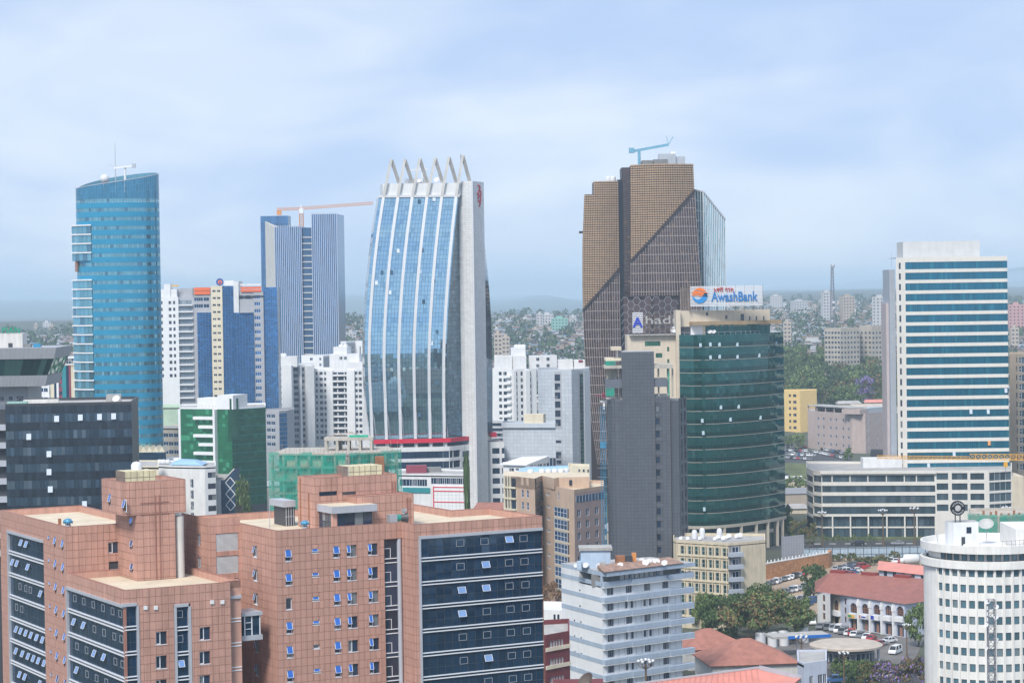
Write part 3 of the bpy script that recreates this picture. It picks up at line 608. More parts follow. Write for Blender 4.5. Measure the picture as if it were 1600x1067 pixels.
pink_curtain(A, pA, p0 + .02, -YP - .02, zgP, 7, 12, {0: [(sP(p) - .6, 0) for p in (116, 130, 145, 160, 175, 187)], 1: [(sP(p) - .6, o) for p, o in ((115, 1), (130, 1), (146, 0), (161, 0), (177, 0), (188, 0))], 2: [(sP(p) - .6, o) for p, o in ((118, 0), (133, 0), (146, 1), (161, 1), (178, 0), (189, 0))], 3: [(sP(p) - .6, o) for p, o in ((118, 1), (133, 0), (148, 0), (163, 0))]}, zb=ZA)
pink_curtain(A, fA, .05, hf[0][1] - .05, hf[0][3], 7, 2, {}, zb=ZA, side_frame=False)
pink_curtain(A, fA, gx0 + .4, gx1 - .4, zg2 - .05, 7, 2, {0: [(gx0 + .5, 0)], 1: [(gx0 + .5, 0)], 2: [(gx0 + .6, 1)]}, zb=ZA)
eA = Fr((XA + .06, YP + .95), (XR, YP + .95)); pink_curtain(A, eA, .02, XR - XA - .1, A.lz(932, XA, YP + 1), 7, 2, {}, zb=ZA, side_frame=False)
ex = MB(); ex.wbox(fA, hf[0][1] - .03, hf[0][1] + .3, -.3, .16, ZA, hf[0][3] - .34, 'grey_trim'); ex.wbox(fA, gx1 - .38, gx1 + .05, -.3, .16, ZA, zg2 - .4, 'grey_trim'); ex.build('window_surround', A.e)
# stair core
zs1 = A.lz(752, 7.0, -7); TX0 = 6.3; TX1 = A.lx(290, SYF, za + 4); zo = A.lz(806, TX0, SYF)
tw_h = [(.0, 0, 0, 0)]
cl = Fr((TX0, 1.2), (TX0, SYF)); 
hw = []
for px in (172, 194):
    s = 1.2 - A.ly(px, TX0, za + 3); z = A.lz(779 + (px - 172) * .2, TX0, 0); hw.append((s - .5, s + .5, z - .95, z + .95)); A.win(cl, s, z, 1.0, 1.9, 1, 1, rec=.22, fw=.1, open_=1)
ls = Fr((SX0, 1), (SX0, SYF)); hs = []
for py in (815, 851, 887):
    s = 9.6 - 2.6; z = A.lz(py, SX0, SYF + 2.5); hs.append((s - .6, s + .6, z - .7, z + .7)); A.win(ls, s, z, 1.2, 1.4, 1, 1, rec=.22, fw=.1, open_=1)
sweep_tiles(A, [((TX0, SYF), (TX1, SYF), zo, zs1, []), ((TX0, 1.2), (TX0, SYF), zo, zs1, hw), ((SX0, SYF + .02), (SX1, SYF + .02), zp - 1.05, zo, []), ((SX0, 1), (SX0, SYF + .02), zp - 1.05, zo, hs), ((TX1, SYF), (TX1, 1.2), zo, zs1, [])])
un = MB(); un.poly([(TX0, 1.2, zo), (TX1, 1.2, zo), (TX1, SYF, zo), (TX0, SYF, zo)], 'pink_cap'); un.poly([(SX1, SYF + .02, zp - 1), (SX1, 1, zp - 1), (SX1, 1, zo), (SX1, SYF + .02, zo)], 'pink_tile')
un.box(9.0, 14.0, 1.2, 1.5, za - 1, zs1 - .4, 'pink_tile')
un.build('soffit', A.e)
parapet(A, [(TX0, SYF), (TX1, SYF), (TX1, 1.2), (TX0, 1.2)], zs1 + .001, .7, floor='roof_grey')
fins = MB()
for x in (SX0 + 2.9, SX0 + 3.6): fins.box(x, x + .12, SYF - .16, SYF - .02, zp - 1, zs1 - 2.2, 'pink_cap')
fins.box(SX0 + .6, SX0 + 5.2, SYF - .14, SYF - .02, zo + .0, zo + .12, 'pink_cap'); fins.box(SX0 + .6, SX0 + 5.2, SYF - .14, SYF - .02, zs1 - 3.4, zs1 - 3.28, 'pink_cap'); fins.build('fin', A.e)
cc = MB(); cc.lathe((SX1 + 1.0, SYF + 1.0, zp - 1.1), [(.75, 0), (.75, A.lz(807, SX1, SYF) - zp + 1.1), (0, A.lz(807, SX1, SYF) - zp + 1.1)], 20, 'concrete_pale'); cc.build('column', A.e, smooth=False)
tk = MB(); tx0 = A.lx(195, -6.5, zs1); tx1 = A.lx(243, -6.5, zs1); tank(tk, tx0, tx1, -6.5, -2.5, zs1 - .5, A.lz(737, tx0, -6.5), 5); tk.build('water_tank', A.e)
wt = MB(); tx = A.lx(212, -3, zs1); wt.lathe((tx, -3.5, A.lz(737, tx, -6.5)), [(.85, 0), (.85, .9), (.6, 1.3), (0, 1.45)], 16, 'white_plastic'); wt.build('water_tank', A.e, smooth=True)
turbine(A.e, (A.lx(107, .7, za), .9, za - .2), .95)
ch = MB(); x = A.lx(83, 4, za); ch.box(.3, .7, 4.4, 4.8, za - .3, za + .9, 'rust'); ch.build('chimney_pipe', A.e)
ac = MB()
for px in (227, 243): x = A.lx(px, YP, zp - 3); z = A.lz(949, x, YP); ac.wbox(fA, x - .28, x + .28, .05, .22, z - .28, z + .28, 'white')
for px in (331, 347): x = A.lx(px, YP, zp - 3); z = A.lz(940, x, YP); ac.wbox(fA, x - .28, x + .28, .05, .22, z - .28, z + .28, 'white')
ac.build('floodlight', A.e)
# glazed bridge between the blocks
bx0 = A.lx(380, YP + 2.2, zp - 7); bx1 = A.lx(407, YP + 2.2, zp - 7); zb1 = A.lz(957, bx0, YP + 2); zb0 = A.lz(1001, bx0, YP + 2)
br = MB(); y0 = YP + 2.2; br.box(bx0 - .3, bx1 + .25, y0 - .25, y0 + 4, zb1 - .55, zb1, 'grey_trim'); br.box(bx0 - .3, bx1 + .25, y0 - .2, y0 + 4, zb0, zb0 + .75, 'grey_trim'); br.build('bridge', A.e)
bg_ = MB(); bg_.box(bx0, bx1, y0 + .05, y0 + 3.8, zb0 + .75, zb1 - .55, 'glass_navy')
for x in (bx0 + .25, bx0 + (bx1 - bx0) * .5, bx1 - .1): bg_.box(x - .08, x + .08, y0 - .02, y0 + .05, zb0 + .76, zb1 - .56, 'frame_white')
zm = (zb0 + zb1) / 2; bg_.box(bx0 + .25, bx0 + (bx1 - bx0) * .5, y0 - .02, y0 + .04, zm - .45, zm - .35, 'frame_white'); bg_.box(bx0 + .25, bx0 + (bx1 - bx0) * .5, y0 - .02, y0 + .04, zm + .5, zm + .6, 'frame_white'); bg_.build('bridge_glazing', A.e)
# ================================================================== left side, middle distance
# ---- dark glass slab
glass('slab_vision', (.045, .08, .12), .3, .08, .25, .7, (.09, .13, .17), .2); glass('slab_spandrel', (.026, .038, .055), .2, .12, .25, .6)
G = Bld('office_building', 'low dark glass office slab behind the pink block with stepped roofs', 'building', 8, 631, 490, 6)
zG = G.lz(631); WG = G.lx(205.5, 0, zG); fG = Fr((0, 0), (WG, 0)); STG = 3.55
core = MB(); core.prism([(0, .12), (WG - .05, .12), (WG - .05, 26), (0, 26)], 0, zG - .6, 'frame_dark', 'roof_grey'); core.build('core_wall', G.e)
n = 30
for f in range(9):
    z1 = zG - .5 - f * STG
    b = MB(); b.panes(lambda u, v: fG.p(u * WG, 0, z1 - 1.75 + v * 1.75), lin(0, 1, n), [0, 1], 'slab_spandrel', .04, .04, .003); b.panes(lambda u, v: fG.p(u * WG, 0, z1 - STG + v * (STG - 1.75)), lin(0, 1, n), [0, 1], 'slab_vision', .05, .04, .006)
    b.build('glazing_band', G.e)
r = MB(); r.ring([(0, 0), (WG, 0), (WG, 26), (0, 26)], zG - .6, zG, .35, 'frame_dark'); r.build('parapet', G.e)
for px, py in ((89, 654), (126, 652), (156, 651), (178, 650), (45, 682), (76, 709), (75.5, 737), (77, 764), (130, 787)):
    s = G.lx(px, 0, zG - 6); z = G.lz(py, s); b = MB(); a = R(16)
    b.poly([(-.5, -.1 - math.sin(a) * 1.3, -.65), (.5, -.1 - math.sin(a) * 1.3, -.65), (.5, -.1, .62), (-.5, -.1, .62)], 'pale_sash'); b.build('open_window', G.e, loc=(s, 0, z))
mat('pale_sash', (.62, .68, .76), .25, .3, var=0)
jb = MB(); jb.box(-6, -.02, 1.5, 26, 0, zG - 1.2, 'frame_dark'); jb.build('core_wall', G.e)
for k in range(8): z = G.lz(667 + 28 * k, -1, 1.2); b = MB(); b.box(-6, .0, .1, 1.48, z - .7, z + .55, 'grey_trim'); b.build('balcony', G.e)
rf = MB(); rf.box(WG * .12, WG * .4, 6, 8, zG - .6, zG + .5, 'white_aged'); rf.box(WG * .78, WG * .9, 7, 9, zG - .6, zG + 1.3, 'concrete'); rf.build('plant_box', G.e); dish(G, WG * .87, 4, zG - .5, 1.0)
b = MB(); b.box(.3, 4.5, .6, 3, zG - .5, zG + .35, 'pale_green'); b.build('roof_hatch', G.e); mat('pale_green', (.30, .50, .45), .6, var=.1)
# ---- hotel with the flared restaurant floor
Hh = Bld('hotel', 'grey hotel with a flared glazed top floor and green rooftop letters', 'building', 45, 620, 620, 3)
def hx(px, py): z = Hh.lz(py); return Hh.lx(px, 0, z), z
lev = [hx(93, 543), hx(89, 560), hx(77.5, 586), hx(73, 603)]; XL = Hh.lx(-60, 0, 60)
for i, (k, nm) in enumerate((('grey_panel', 'fascia'), ('glass_teal', 'window_band'), ('grey_panel', 'fascia'))):
    (xa, z1), (xb, z0) = lev[i], lev[i + 1]; b = MB(); ya, yb = -(xa - lev[3][0]) * .9 - 3, -(xb - lev[3][0]) * .9 - 3
    if k == 'glass_teal':
        glass('glass_teal', (.02, .07, .075), .25, .05, .5, .7, (.05, .13, .12), .2)
        b.panes(lambda u, v: (XL + ((xb + (xa - xb) * v) - XL) * u, yb + (ya - yb) * v + .15, z0 + (z1 - z0) * v), lin(0, 1, 16), [0, 1], k, .06, .06, .008); b.panes(lambda u, v: (xb + (xa - xb) * v - .1, (yb + (ya - yb) * v) + 25 * u + .1, z0 + (z1 - z0) * v), lin(0, 1, 8), [0, 1], k, .06, .06, .008)
        b.hexa([(XL, yb + .3, z0), (xb - .3, yb + .3, z0), (xb - .3, 25, z0), (XL, 25, z0), (XL, ya + .3, z1), (xa - .3, ya + .3, z1), (xa - .3, 25, z1), (XL, 25, z1)], 'frame_dark')
    else:
        b.hexa([(XL, yb, z0), (xb, yb, z0), (xb, 25, z0), (XL, 25, z0), (XL, ya, z1), (xa, ya, z1), (xa, 25, z1), (XL, 25, z1)], k)
        for j in range(1, 22): t = j / 22; X0 = XL + (xb - XL) * t; X1 = XL + (xa - XL) * t; b.beam((X0, yb - .02, z0), (X1, ya - .02, z1), .06, .06, 'frame_grey')
    b.build(nm, Hh.e)
b = MB(); zb = lev[3][1]; sh = Hh.lx(45, 2, zb - 3); fH = Fr((XL, 1), (sh, 1)); cols = [(sx(Hh, fH, p), 1.0) for p in (3, 17, 29, 34)]
Hh.wingrid(b, fH, 0, fH.L, 0, zb, cols, [(Hh.lz(622, sh, 1), 1.1)], 'grey_panel', kf='frame_dark'); b.poly([(sh, 1, 0), (sh, 25, 0), (sh, 25, zb), (sh, 1, zb)], 'grey_panel'); b.build('wall', Hh.e)
b = MB(); sgx = Hh.lx(36, 4, 70); zs0, zs1 = lev[0][1], Hh.lz(521, sgx, 4); b.box(XL, sgx, 4, 12, zs0 - .3, zs1, 'white_aged'); b.build('sign_block', Hh.e)
b = MB(); b.box(Hh.lx(14, 4, 68), Hh.lx(20.5, 4, 68), 3.9, 4.05, Hh.lz(542, 0, 4), Hh.lz(535.5, 0, 4), 'frame_dark'); b.build('window', Hh.e)
mat('sign_green', (.0, .30, .16), .4, var=0); xa_, xb_ = Hh.lx(2, 3.8, 74), Hh.lx(33.5, 3.8, 74); text('PIAN', 2.25, 'sign_green', Hh.e, ((xa_ + xb_) / 2, 3.9, Hh.lz(515.8, 0, 4)), 0, 'sign_letters', .15, bold=.03, sx=.94, spacing=1.12)
b = MB(); b.box(Hh.lx(53, 1, 68), Hh.lx(64, 1, 68), .5, 3, zs0, zs0 + 1.0, 'vent_blue'); b.build('plant_box', Hh.e)
b = MB(); b.box(Hh.lx(37, 1, 68), Hh.lx(48, 1, 68), 2, 4, zs0, zs0 + .9, 'concrete_dark'); b.build('plant_box', Hh.e)
# ---- elliptical blue tower
T = Bld('office_tower', 'tall rounded blue glass tower with slanted top and white balcony slabs', 'tower', 186, 500, 905, 0)
RA = (T.lx(248.5, 0, 60) - T.lx(118, 0, 60)) / 2; RBm = 11.5; CXT = (T.lx(248.5, 0, 60) + T.lx(118, 0, 60)) / 2
def ell(u, z): a = math.pi * (1 + u); return (CXT + RA * math.cos(a) * (1 if math.cos(a) < 0 else 1), 8 + RBm * math.sin(a), z)   # u 0..1 = visible half, left to right
zl, zr2 = T.lz(296, CXT - RA, 8), T.lz(272, CXT + RA, 8)
def ztopT(x, y): return zl + (zr2 - zl) * ((x - CXT + RA) / (2 * RA)) ** .6 + (y - 8) * .15
z1st = T.lz(313.5, CXT, -3); STT = (T.lz(313.5, CXT, -3) - T.lz(313.5 + 14.18 * 20, CXT, -3)) / 20
us = lin(0, 1, 44)
b = MB(); pts = [ell(u, 0)[:2] for u in lin(0, 2, 64)[:-1]]; b.prism([((x - CXT) * .985 + CXT, (y - 8) * .985 + 8) for x, y in pts], 0, z1st - 1, 'blue_spandrel', 'roof_grey'); b.build('core_wall', T.e)
for f in range(28):
    zw = z1st - f * STT; b = MB()
    b.panes(lambda u, v: ell(u, zw - .78 + 1.5 * v), us, [0, 1], 'blue_vision', .12, .05, .01); b.strip(lambda u, v: ell(u, zw - .78 - (STT - 1.52) + (STT - 1.5) * v), us, 0, 1, 'blue_spandrel', -.05, .03)
    b.build('window_band', T.e)
b = MB()
b.panes(lambda u, v: (lambda q: (q[0], q[1], z1st + .74 + (ztopT(q[0], q[1]) - z1st - .74) * v))(ell(u, 0)), us, [0, .4, .72, 1], 'blue_top', .07, .07, .006); glass('blue_top', (.05, .22, .36), .45, .12, .12)
b.strip(lambda u, v: (lambda q: (q[0], q[1], ztopT(q[0], q[1]) + .25 * v))(ell(u, 0)), us, 0, 1, 'grey_trim', -.3, .08)
b.build('crown_glazing', T.e)
b = MB(); ub = lin(1, 2, 40); b.panes(lambda u, v: (lambda q: (q[0], q[1], z1st + .5 + (ztopT(q[0], q[1]) - z1st - .5) * v))(ell(u, 0)), ub, [0, 1], 'blue_top', .02, .02, .003); b.panes(lambda u, v: ell(u, z1st * v), ub, lin(0, 1, 2), 'blue_spandrel', 0, 0, 0)
b.panes(lambda u, v: (lambda q: ((q[0] - CXT) * .97 + CXT, (q[1] - 8) * .97 + 8, z1st + .5 + (ztopT(q[0], q[1]) - z1st - .3) * (1 - v)))(ell(u, 0)), ub, [0, 1], 'blue_in', .02, .02, .003); mat('blue_in', (.10, .26, .36), .4, var=.1); b.build('rear_glazing', T.e)
bx0, bx1 = T.lx(112.5, 2, 60), T.lx(148, 0, 60); yb = lambda x: 8 - RBm * math.sqrt(max(0, 1 - ((x - CXT) / RA) ** 2))
for f in range(22):
    if f in (4, 5): continue
    zc = T.lz(353 + 14.18 * f, bx0, 3); b = MB(); xs4 = lin(bx0, bx1, 5); yf = [4.4, 2.2, .4, -.9, -1.7, -2.2]
    P = [(x, y - .35) for x, y in zip(xs4, yf)] + [(bx1, 9), (bx0, 9)]; b.prism(P, zc - .24, zc + .24, 'white', bottom=True); b.build('balcony', T.e)
    b = MB(); b.panes(lambda u, v: ((lambda t: (bx0 + .4 + (bx1 - bx0 - .5) * t, [4.4, 2.2, .4, -.9, -1.7, -2.2][int(round(t * 5))] + .25, zc - .33 - (STT - .7) * (1 - v)))(u)), lin(0, 1, 5), [0, 1], 'blue_vision', .1, .05, .01); b.panes(lambda u, v: (bx0 + .4, 9 - 4.3 * u, zc - .33 - (STT - .7) * (1 - v)), [0, .5, 1], [0, 1], 'blue_vision'); b.build('balcony_glazing', T.e)
b = MB(); b.tube((bx0 + 2.4, 3.4, T.lz(425, bx0, 3)), (bx0 + 2.4, 3.4, T.lz(398, bx0, 3)), .7, .7, 10, 'rust_col'); mat('rust_col', (.30, .16, .12), .7, var=.1); b.build('column', T.e)
xm, ym = T.lx(181, 8, 130), 8; b = MB(); zt = T.lz(222, xm, ym); z0_ = T.lz(281, xm, ym); b.tube((xm, ym, z0_ - 6), (xm, ym, zt), .28, .08, 6, 'metal_light'); b.tube((xm - 2.5, ym, z0_ + 6.5), (xm, ym, z0_ + 5), .12, .12, 5, 'metal_light'); b.build('antenna_mast', T.e)
b = MB(); xc = T.lx(196, 8, 130); zc_ = T.lz(281, xc, 8); b.tube((xc, 8, zc_ - 5), (xc, 8, zc_ + 4.8), .5, .45, 8, 'white'); b.beam((xc - 4.2, 8, zc_ + 4.6), (xc + 4, 7, zc_ + 5.4), .6, .7, 'white'); b.box(xc + 3, xc + 4.4, 6.4, 7.6, zc_ + 4.6, zc_ + 6.2, 'metal_light'); b.build('cleaning_crane', T.e)
b = MB(); xd = T.lx(164, 4, 130); zd_ = T.lz(280, xd, 4); b.lathe((xd, 4, zd_), [(0, -1.9), (1.3, -1.4), (1.9, -.2), (1.7, .9), (.9, 1.7), (0, 1.9)], 16, 'white_plastic'); b.tube((xd, 4, zd_ - 4), (xd, 4, zd_ - 1.7), .5, .9, 8, 'metal_light'); b.build('radome', T.e, smooth=True)
b = MB(); b.box(T.lx(205, 6, 0), T.lx(278, 6, 0), -12, 14, 0, T.lz(722, 0, -12), 'grey_panel'); b.box(T.lx(206, 6, 0), T.lx(272, 6, 0), -12.1, -11.98, T.lz(721, 0, -12), T.lz(709, 0, -12), 'glass_navy')
X0, X1_ = T.lx(205, -6, 20), T.lx(262, -6, 20); zz0, zz1 = T.lz(707, X0, -12), T.lz(698, X0, -12)
for j in range(6):
    a, c = X0 + (X1_ - X0) * j / 6, X0 + (X1_ - X0) * (j + 1) / 6; m = (a + c) / 2
    b.poly([(a, -12, zz0), (m, -12, zz1), (m, 0, zz1), (a, 0, zz0)], 'cream'); b.poly([(m, -12, zz1), (c, -12, zz0), (c, 0, zz0), (m, 0, zz1)], 'cream'); b.poly([(a, -12, zz0), (c, -12, zz0), (m, -12, zz1)], 'cream')
b.build('podium', T.e)
# ---- small coloured block between hotel and tower
C1 = slab('office_building', 'narrow block striped in cream, teal and maroon beside the round blue tower', 'building', [(78, 990), (118, 985)], (0, 570), back=20, wall='cream')
fr = C1.F[0]; b = MB(); b.poly([fr.p(0, 0, 0), fr.p(fr.L, 0, 0), fr.p(fr.L, 0, C1.zt), fr.p(0, 0, C1.zt)], 'cream'); b.build('wall', C1.e)
mat('maroon', (.25, .05, .08), .6, var=.1); mat('teal_panel', (.03, .25, .28), .4, var=.1)
for p0_, p1_, k in ((84.5, 88, 'glass_blue'), (88.2, 91.5, 'white'), (92, 97, 'maroon'), (97.2, 103.5, 'teal_panel'), (103.7, 107.5, 'glass_blue'), (107.7, 110.5, 'maroon')):
    b = MB(); b.wbox(fr, sx(C1, fr, p0_), sx(C1, fr, p1_), .02, .3, 0, C1.zt - .3, k); b.build('cladding_strip', C1.e)
for j in range(9):
    z = C1.zt - 2 - j * 3.4; band(C1, fr, sx(C1, fr, 92.5), sx(C1, fr, 96.8), z, 1.6, 2, proud=.5)
b = MB(); X0, Xn = C1.P[0][0] + 1, C1.P[1][0]
b.box(X0 + 2, Xn, 3, 12, C1.zt - .5, C1.zt + 3.2, 'white'); b.panes(lambda u, v: (X0 + 2 + (Xn - X0 - 2) * u, 2.95, C1.zt + .2 + 2.4 * v), lin(0, 1, 8), lin(0, 1, 2), 'glass_dark', .12, .12); b.build('penthouse', C1.e)
C2 = slab('house', 'low white block with a row of blue windows below the flared hotel', 'building', [(44, 820), (77, 815)], (0, 602), back=14, wall='white')
face(C2, 0, [(50, 1.9), (57, 1.9), (64, 1.9), (71, 1.9)], [(609, 1.6), (624, 1.6), (639, 1.6)], kg='glass_blue')
# ---- white, grey and blue apartment complex
K = Bld('apartment_complex', 'white, grey and blue glass residential complex with orange rooftop signs', 'building', 250, 540, 1090, 0)
mat('grey_render', (.40, .41, .44), .75, var=.06, streak=.08); glass('bay_blue', (.05, .20, .46), .6, .09, .2, .6, (.07, .30, .70), .08); glass('balcony_glass', (.28, .33, .38), .3, .2, .2); mat('orange_sign', (.80, .16, .05), .5, var=.1)
def kx(p, y=0, z=60): return K.lx(p, y, z)
def kz(py, y=0): return K.lz(py, kx(330), y)
def kbox(p0, p1, y0, y1, py_top, k, nm='wall', zb=0):
    b = MB(); x0, x1 = kx(p0, y0), kx(p1, y0); b.box(x0, x1, y0, y1, zb, kz(py_top, y0), k); b.build(nm, K.e); return x0, x1
def kface(p0, p1, y0, y1, py_top, k, cols, rows, **kw):
    x0, x1 = kx(p0, y0), kx(p1, y0); fr = Fr((x0, y0), (x1, y0)); zt = kz(py_top, y0); b = MB()
    K.wingrid(b, fr, 0, fr.L, 0, zt, [(kx(p, y0) - x0, w) for p, w in cols], [(kz(q, y0), h) for q, h in rows], k, **kw)
    b.poly([(x0, y0, zt), (x1, y0, zt), (x1, y1, zt), (x0, y1, zt)], 'roof_grey'); b.poly([(x1, y0, 0), (x1, y1, 0), (x1, y1, zt), (x1, y0, zt)], k); b.poly([(x0, y1, 0), (x0, y0, 0), (x0, y0, zt), (x0, y1, zt)], k); b.poly([(x1, y1, 0), (x0, y1, 0), (x0, y1, zt), (x1, y1, zt)], k); b.build('wall', K.e)
    return fr, zt
rw = [472 + 10.35 * i for i in range(12)]
kface(248, 280, 0, 20, 463, 'white', [(254, 1.0), (267, 1.3), (273.5, 1.0)], [(y, 1.5) for y in rw], fw=.05, kf='frame_dark')
kbox(249, 278, 1, 18, 451, 'white', 'penthouse', kz(464)); kbox(258, 268, .5, 8, 443, 'white', 'penthouse', kz(464)); kbox(266, 303, 4, 16, 450, 'grey_render', 'penthouse', kz(464))
x0, x1 = kbox(280.2, 304, 1.6, 20, 464, 'frame_grey', 'core_wall')
sm = MB(); sm.box(0, x1 - x0 - .3, -.1, 1.55, -.35, .25, 'white'); sme = sm.mesh('balcony'); gm = MB(); gm.panes(lambda u, v: ((x1 - x0 - 1.2) * u, 1.3, .35 + 1.9 * v), lin(0, 1, 4), [0, 1], 'balcony_glass', .1, .05); gme = gm.mesh('balcony_glazing')
for i in range(15): z = kz(476 + 10.35 * i); link('balcony', sme, K.e, (x0, 0, z)); link('balcony_glazing', gme, K.e, (x0 + .3, .2, z))
kface(304, 331.5, 1, 20, 449, 'grey_render', [(308.5, 2.2), (315, 2.2), (324, 2.6)], [(467.5, 1.7), (478, 1.7)], fw=.06, kg='glass_blue')
def bay(p0, p1, y0, py0, zb_py, nx):
    x0, x1 = kx(p0, y0), kx(p1, y0); z1, z0 = kz(py0, y0), kz(zb_py, y0); nz = round((z1 - z0) / 1.03); b = MB(); b.box(x0 + .05, x1 - .05, y0 + .12, y0 + 3, 0, z1 - .05, 'frame_grey'); b.panes(lambda u, v: (x0 + (x1 - x0) * u, y0, z0 + (z1 - z0) * v), lin(0, 1, nx), lin(0, 1, nz), 'bay_blue', .06, .14, .008); b.panes(lambda u, v: (x1, y0 + 3 * u, z0 + (z1 - z0) * v), [0, 1], lin(0, 1, nz), 'bay_blue', .06, .14); b.build('bay_glazing', K.e)
bay(309, 331, -1.2, 488, 640, 5)
fr, zt = kface(331.5, 349, -2.0, 18, 447, 'cream', [(335, .7), (337.5, .7), (342, .7), (344.5, .7)], [(455 + 10.9 * i, .95) for i in range(17)], fw=0)
bay(349.2, 366, -1.4, 447, 650, 4); bay(366.2, 397, -1.2, 489, 650, 7)
kface(366, 374.5, -1.0, 16, 440, 'white_wall', [], []); kbox(352, 368, 3, 14, 439, 'white', 'penthouse', kz(450))
kface(374.5, 413, 0, 20, 457, 'grey_render', [(378, 1.9), (389, 2.4)], [(465, 1.7)], kg='glass_blue', fw=.06)
wm = kx(404, -.4) - kx(397, -.4); fr2 = Fr((kx(397.2, -.4), -.4), (kx(413, -.4), -.4)); b = MB()
K.wingrid(b, fr2, 0, fr2.L, 0, kz(458, -.4), [(kx(403.5, -.4) - kx(397.2, -.4), 3.0)], [(465 + 10.95 * i, 1.7) and (kz(465 + 10.95 * i, -.4), 1.7) for i in range(17)], 'grey_render', kg='bay_blue', nx=3, fw=.1); b.build('wall', K.e)
bay(413.2, 434.5, 1, 450, 660, 6); kbox(413.5, 434, 2, 16, 450, 'frame_grey', 'core_wall')
kbox(374.8, 413, -.8, 0, 463, 'frame_dark', 'sign_frame', kz(465)); kbox(376, 395, -2.2, -1, 487, 'frame_grey', 'railing', kz(489.5, -1))
for p0_, p1_, q0, q1, y in ((305, 330, 449, 460, .6), (378, 410, 449, 457, -.5)):
    b = MB(); x0, x1 = kx(p0_, y), kx(p1_, y); zz1, zz0 = kz(q0, y), kz(q1, y); zm_ = (zz0 + zz1) / 2
    b.box(x0, x1, y - .15, y, zz0, zm_ - .1, 'orange_sign'); b.box(x0, x1, y - .15, y, zm_ + .1, zz1, 'orange_sign')
    b.build('sign', K.e)
mat('logo_blue', (.02, .10, .35), .4, var=0)
b = MB(); xl, zl_ = kx(345.5, -1.5), kz(441, -1.5); b.tube((xl, -1.2, zl_), (xl, -1.8, zl_), 1.75, 1.75, 24, 'logo_blue'); b.tube((xl + .1, -1.8, zl_ - .1), (xl + .1, -1.9, zl_ - .1), 1.05, 1.05, 20, 'orange_sign'); b.tube((xl + .15, -1.9, zl_ - .35), (xl + .15, -1.95, zl_ - .35), .5, .5, 14, 'logo_blue'); b.tube((xl, -1.3, kz(448)), (xl, -1.3, zl_ - 1.5), .12, .12, 5, 'frame_grey'); b.build('logo_disc', K.e)
for p in (276, 380, 392, 404): 
    b = MB(); b.box(kx(p - 6, 1), kx(p + 5, 1), 1, 1.1, kz(447), kz(444.5), 'white' if p > 300 else 'sign_yellow'); b.build('sign', K.e)
mat('sign_yellow', (.75, .45, .10), .5, var=0)
# ---- tall twin blue tower under construction, crane
L = Bld('office_tower', 'tall hazy blue twin tower with white vertical fins and a dark central slot', 'tower', 428, 400, 1460, -5)
glass('fin_glass', (.085, .22, .42), .6, .12, .2); mat('fin_white', (.52, .54, .62), .5, var=0); glass('slot_glass', (.04, .11, .22), .5, .1, .2)
def lblock(p0, p1, y0, y1, pt, nf, nm='fin', pb=600):
    x0, x1 = L.lx(p0, y0, 100), L.lx(p1, y0, 100); zt = L.lz(pt, x0, y0); b = MB(); b.box(x0, x1, y0, y1, 0, zt, 'fin_glass'); nz = 26
    b.panes(lambda u, v: (x0 + (x1 - x0) * u, y0 - .1, zt * v), lin(0, 1, nf), lin(0, 1, nz), 'fin_glass', .1, .12, .006); b.build('glazing', L.e)
    fm = MB(); fm.box(-.17, .17, -.6, 0, 0, zt + 1.0, 'fin_white'); me = fm.mesh('fin')
    for i in range(nf + 1): link('fin', me, L.e, (x0 + (x1 - x0) * i / nf, y0 - .1, 0))
    return x0, x1, zt
xa, xb, z1 = lblock(430.5, 472, 0, 26, 355, 14); lblock(488.5, 527.5, -3, 26, 335, 13)
b = MB(); sx0, sx1 = L.lx(473, 2, 100), L.lx(488, 2, 100); zt = L.lz(356, sx0, 2); b.box(sx0 - .3, sx1 + .3, 2, 26, 0, zt, 'slot_glass'); b.build('slot_glazing', L.e)
me = MB(); me.box(0, sx1 - sx0, 1.2, 2, -.35, .35, 'concrete_pale'); me = me.mesh('floor_slab')
for i in range(22): link('floor_slab', me, L.e, (sx0, 0, L.lz(371 + 9.6 * i, sx0, 2)))
b = MB(); xg = L.lx(415.5, 22, 100); b.hexa([(xg, 22, 0), (xa - .3, 0, 0), (xa - .3, 26, 0), (xg, 27, 0), (xg, 22, L.lz(346, xg, 22)), (xa - .3, 0, z1), (xa - .3, 26, z1), (xg, 27, L.lz(346, xg, 22))], 'concrete_pale'); b.build('side_wall', L.e)
b = MB(); xt0, xt1 = L.lx(408.5, 30, 100), L.lx(451.5, 30, 100); ztt = L.lz(338, xt0, 30); b.box(xt0, xt1, 30, 40, 0, ztt, 'slot_glass'); b.panes(lambda u, v: (xt0 + (xt1 - xt0) * u, 29.9, ztt * .5 + ztt * .5 * v), lin(0, 1, 12), lin(0, 1, 14), 'fin_glass', .3, .3, .01); b.build('rear_glazing', L.e)
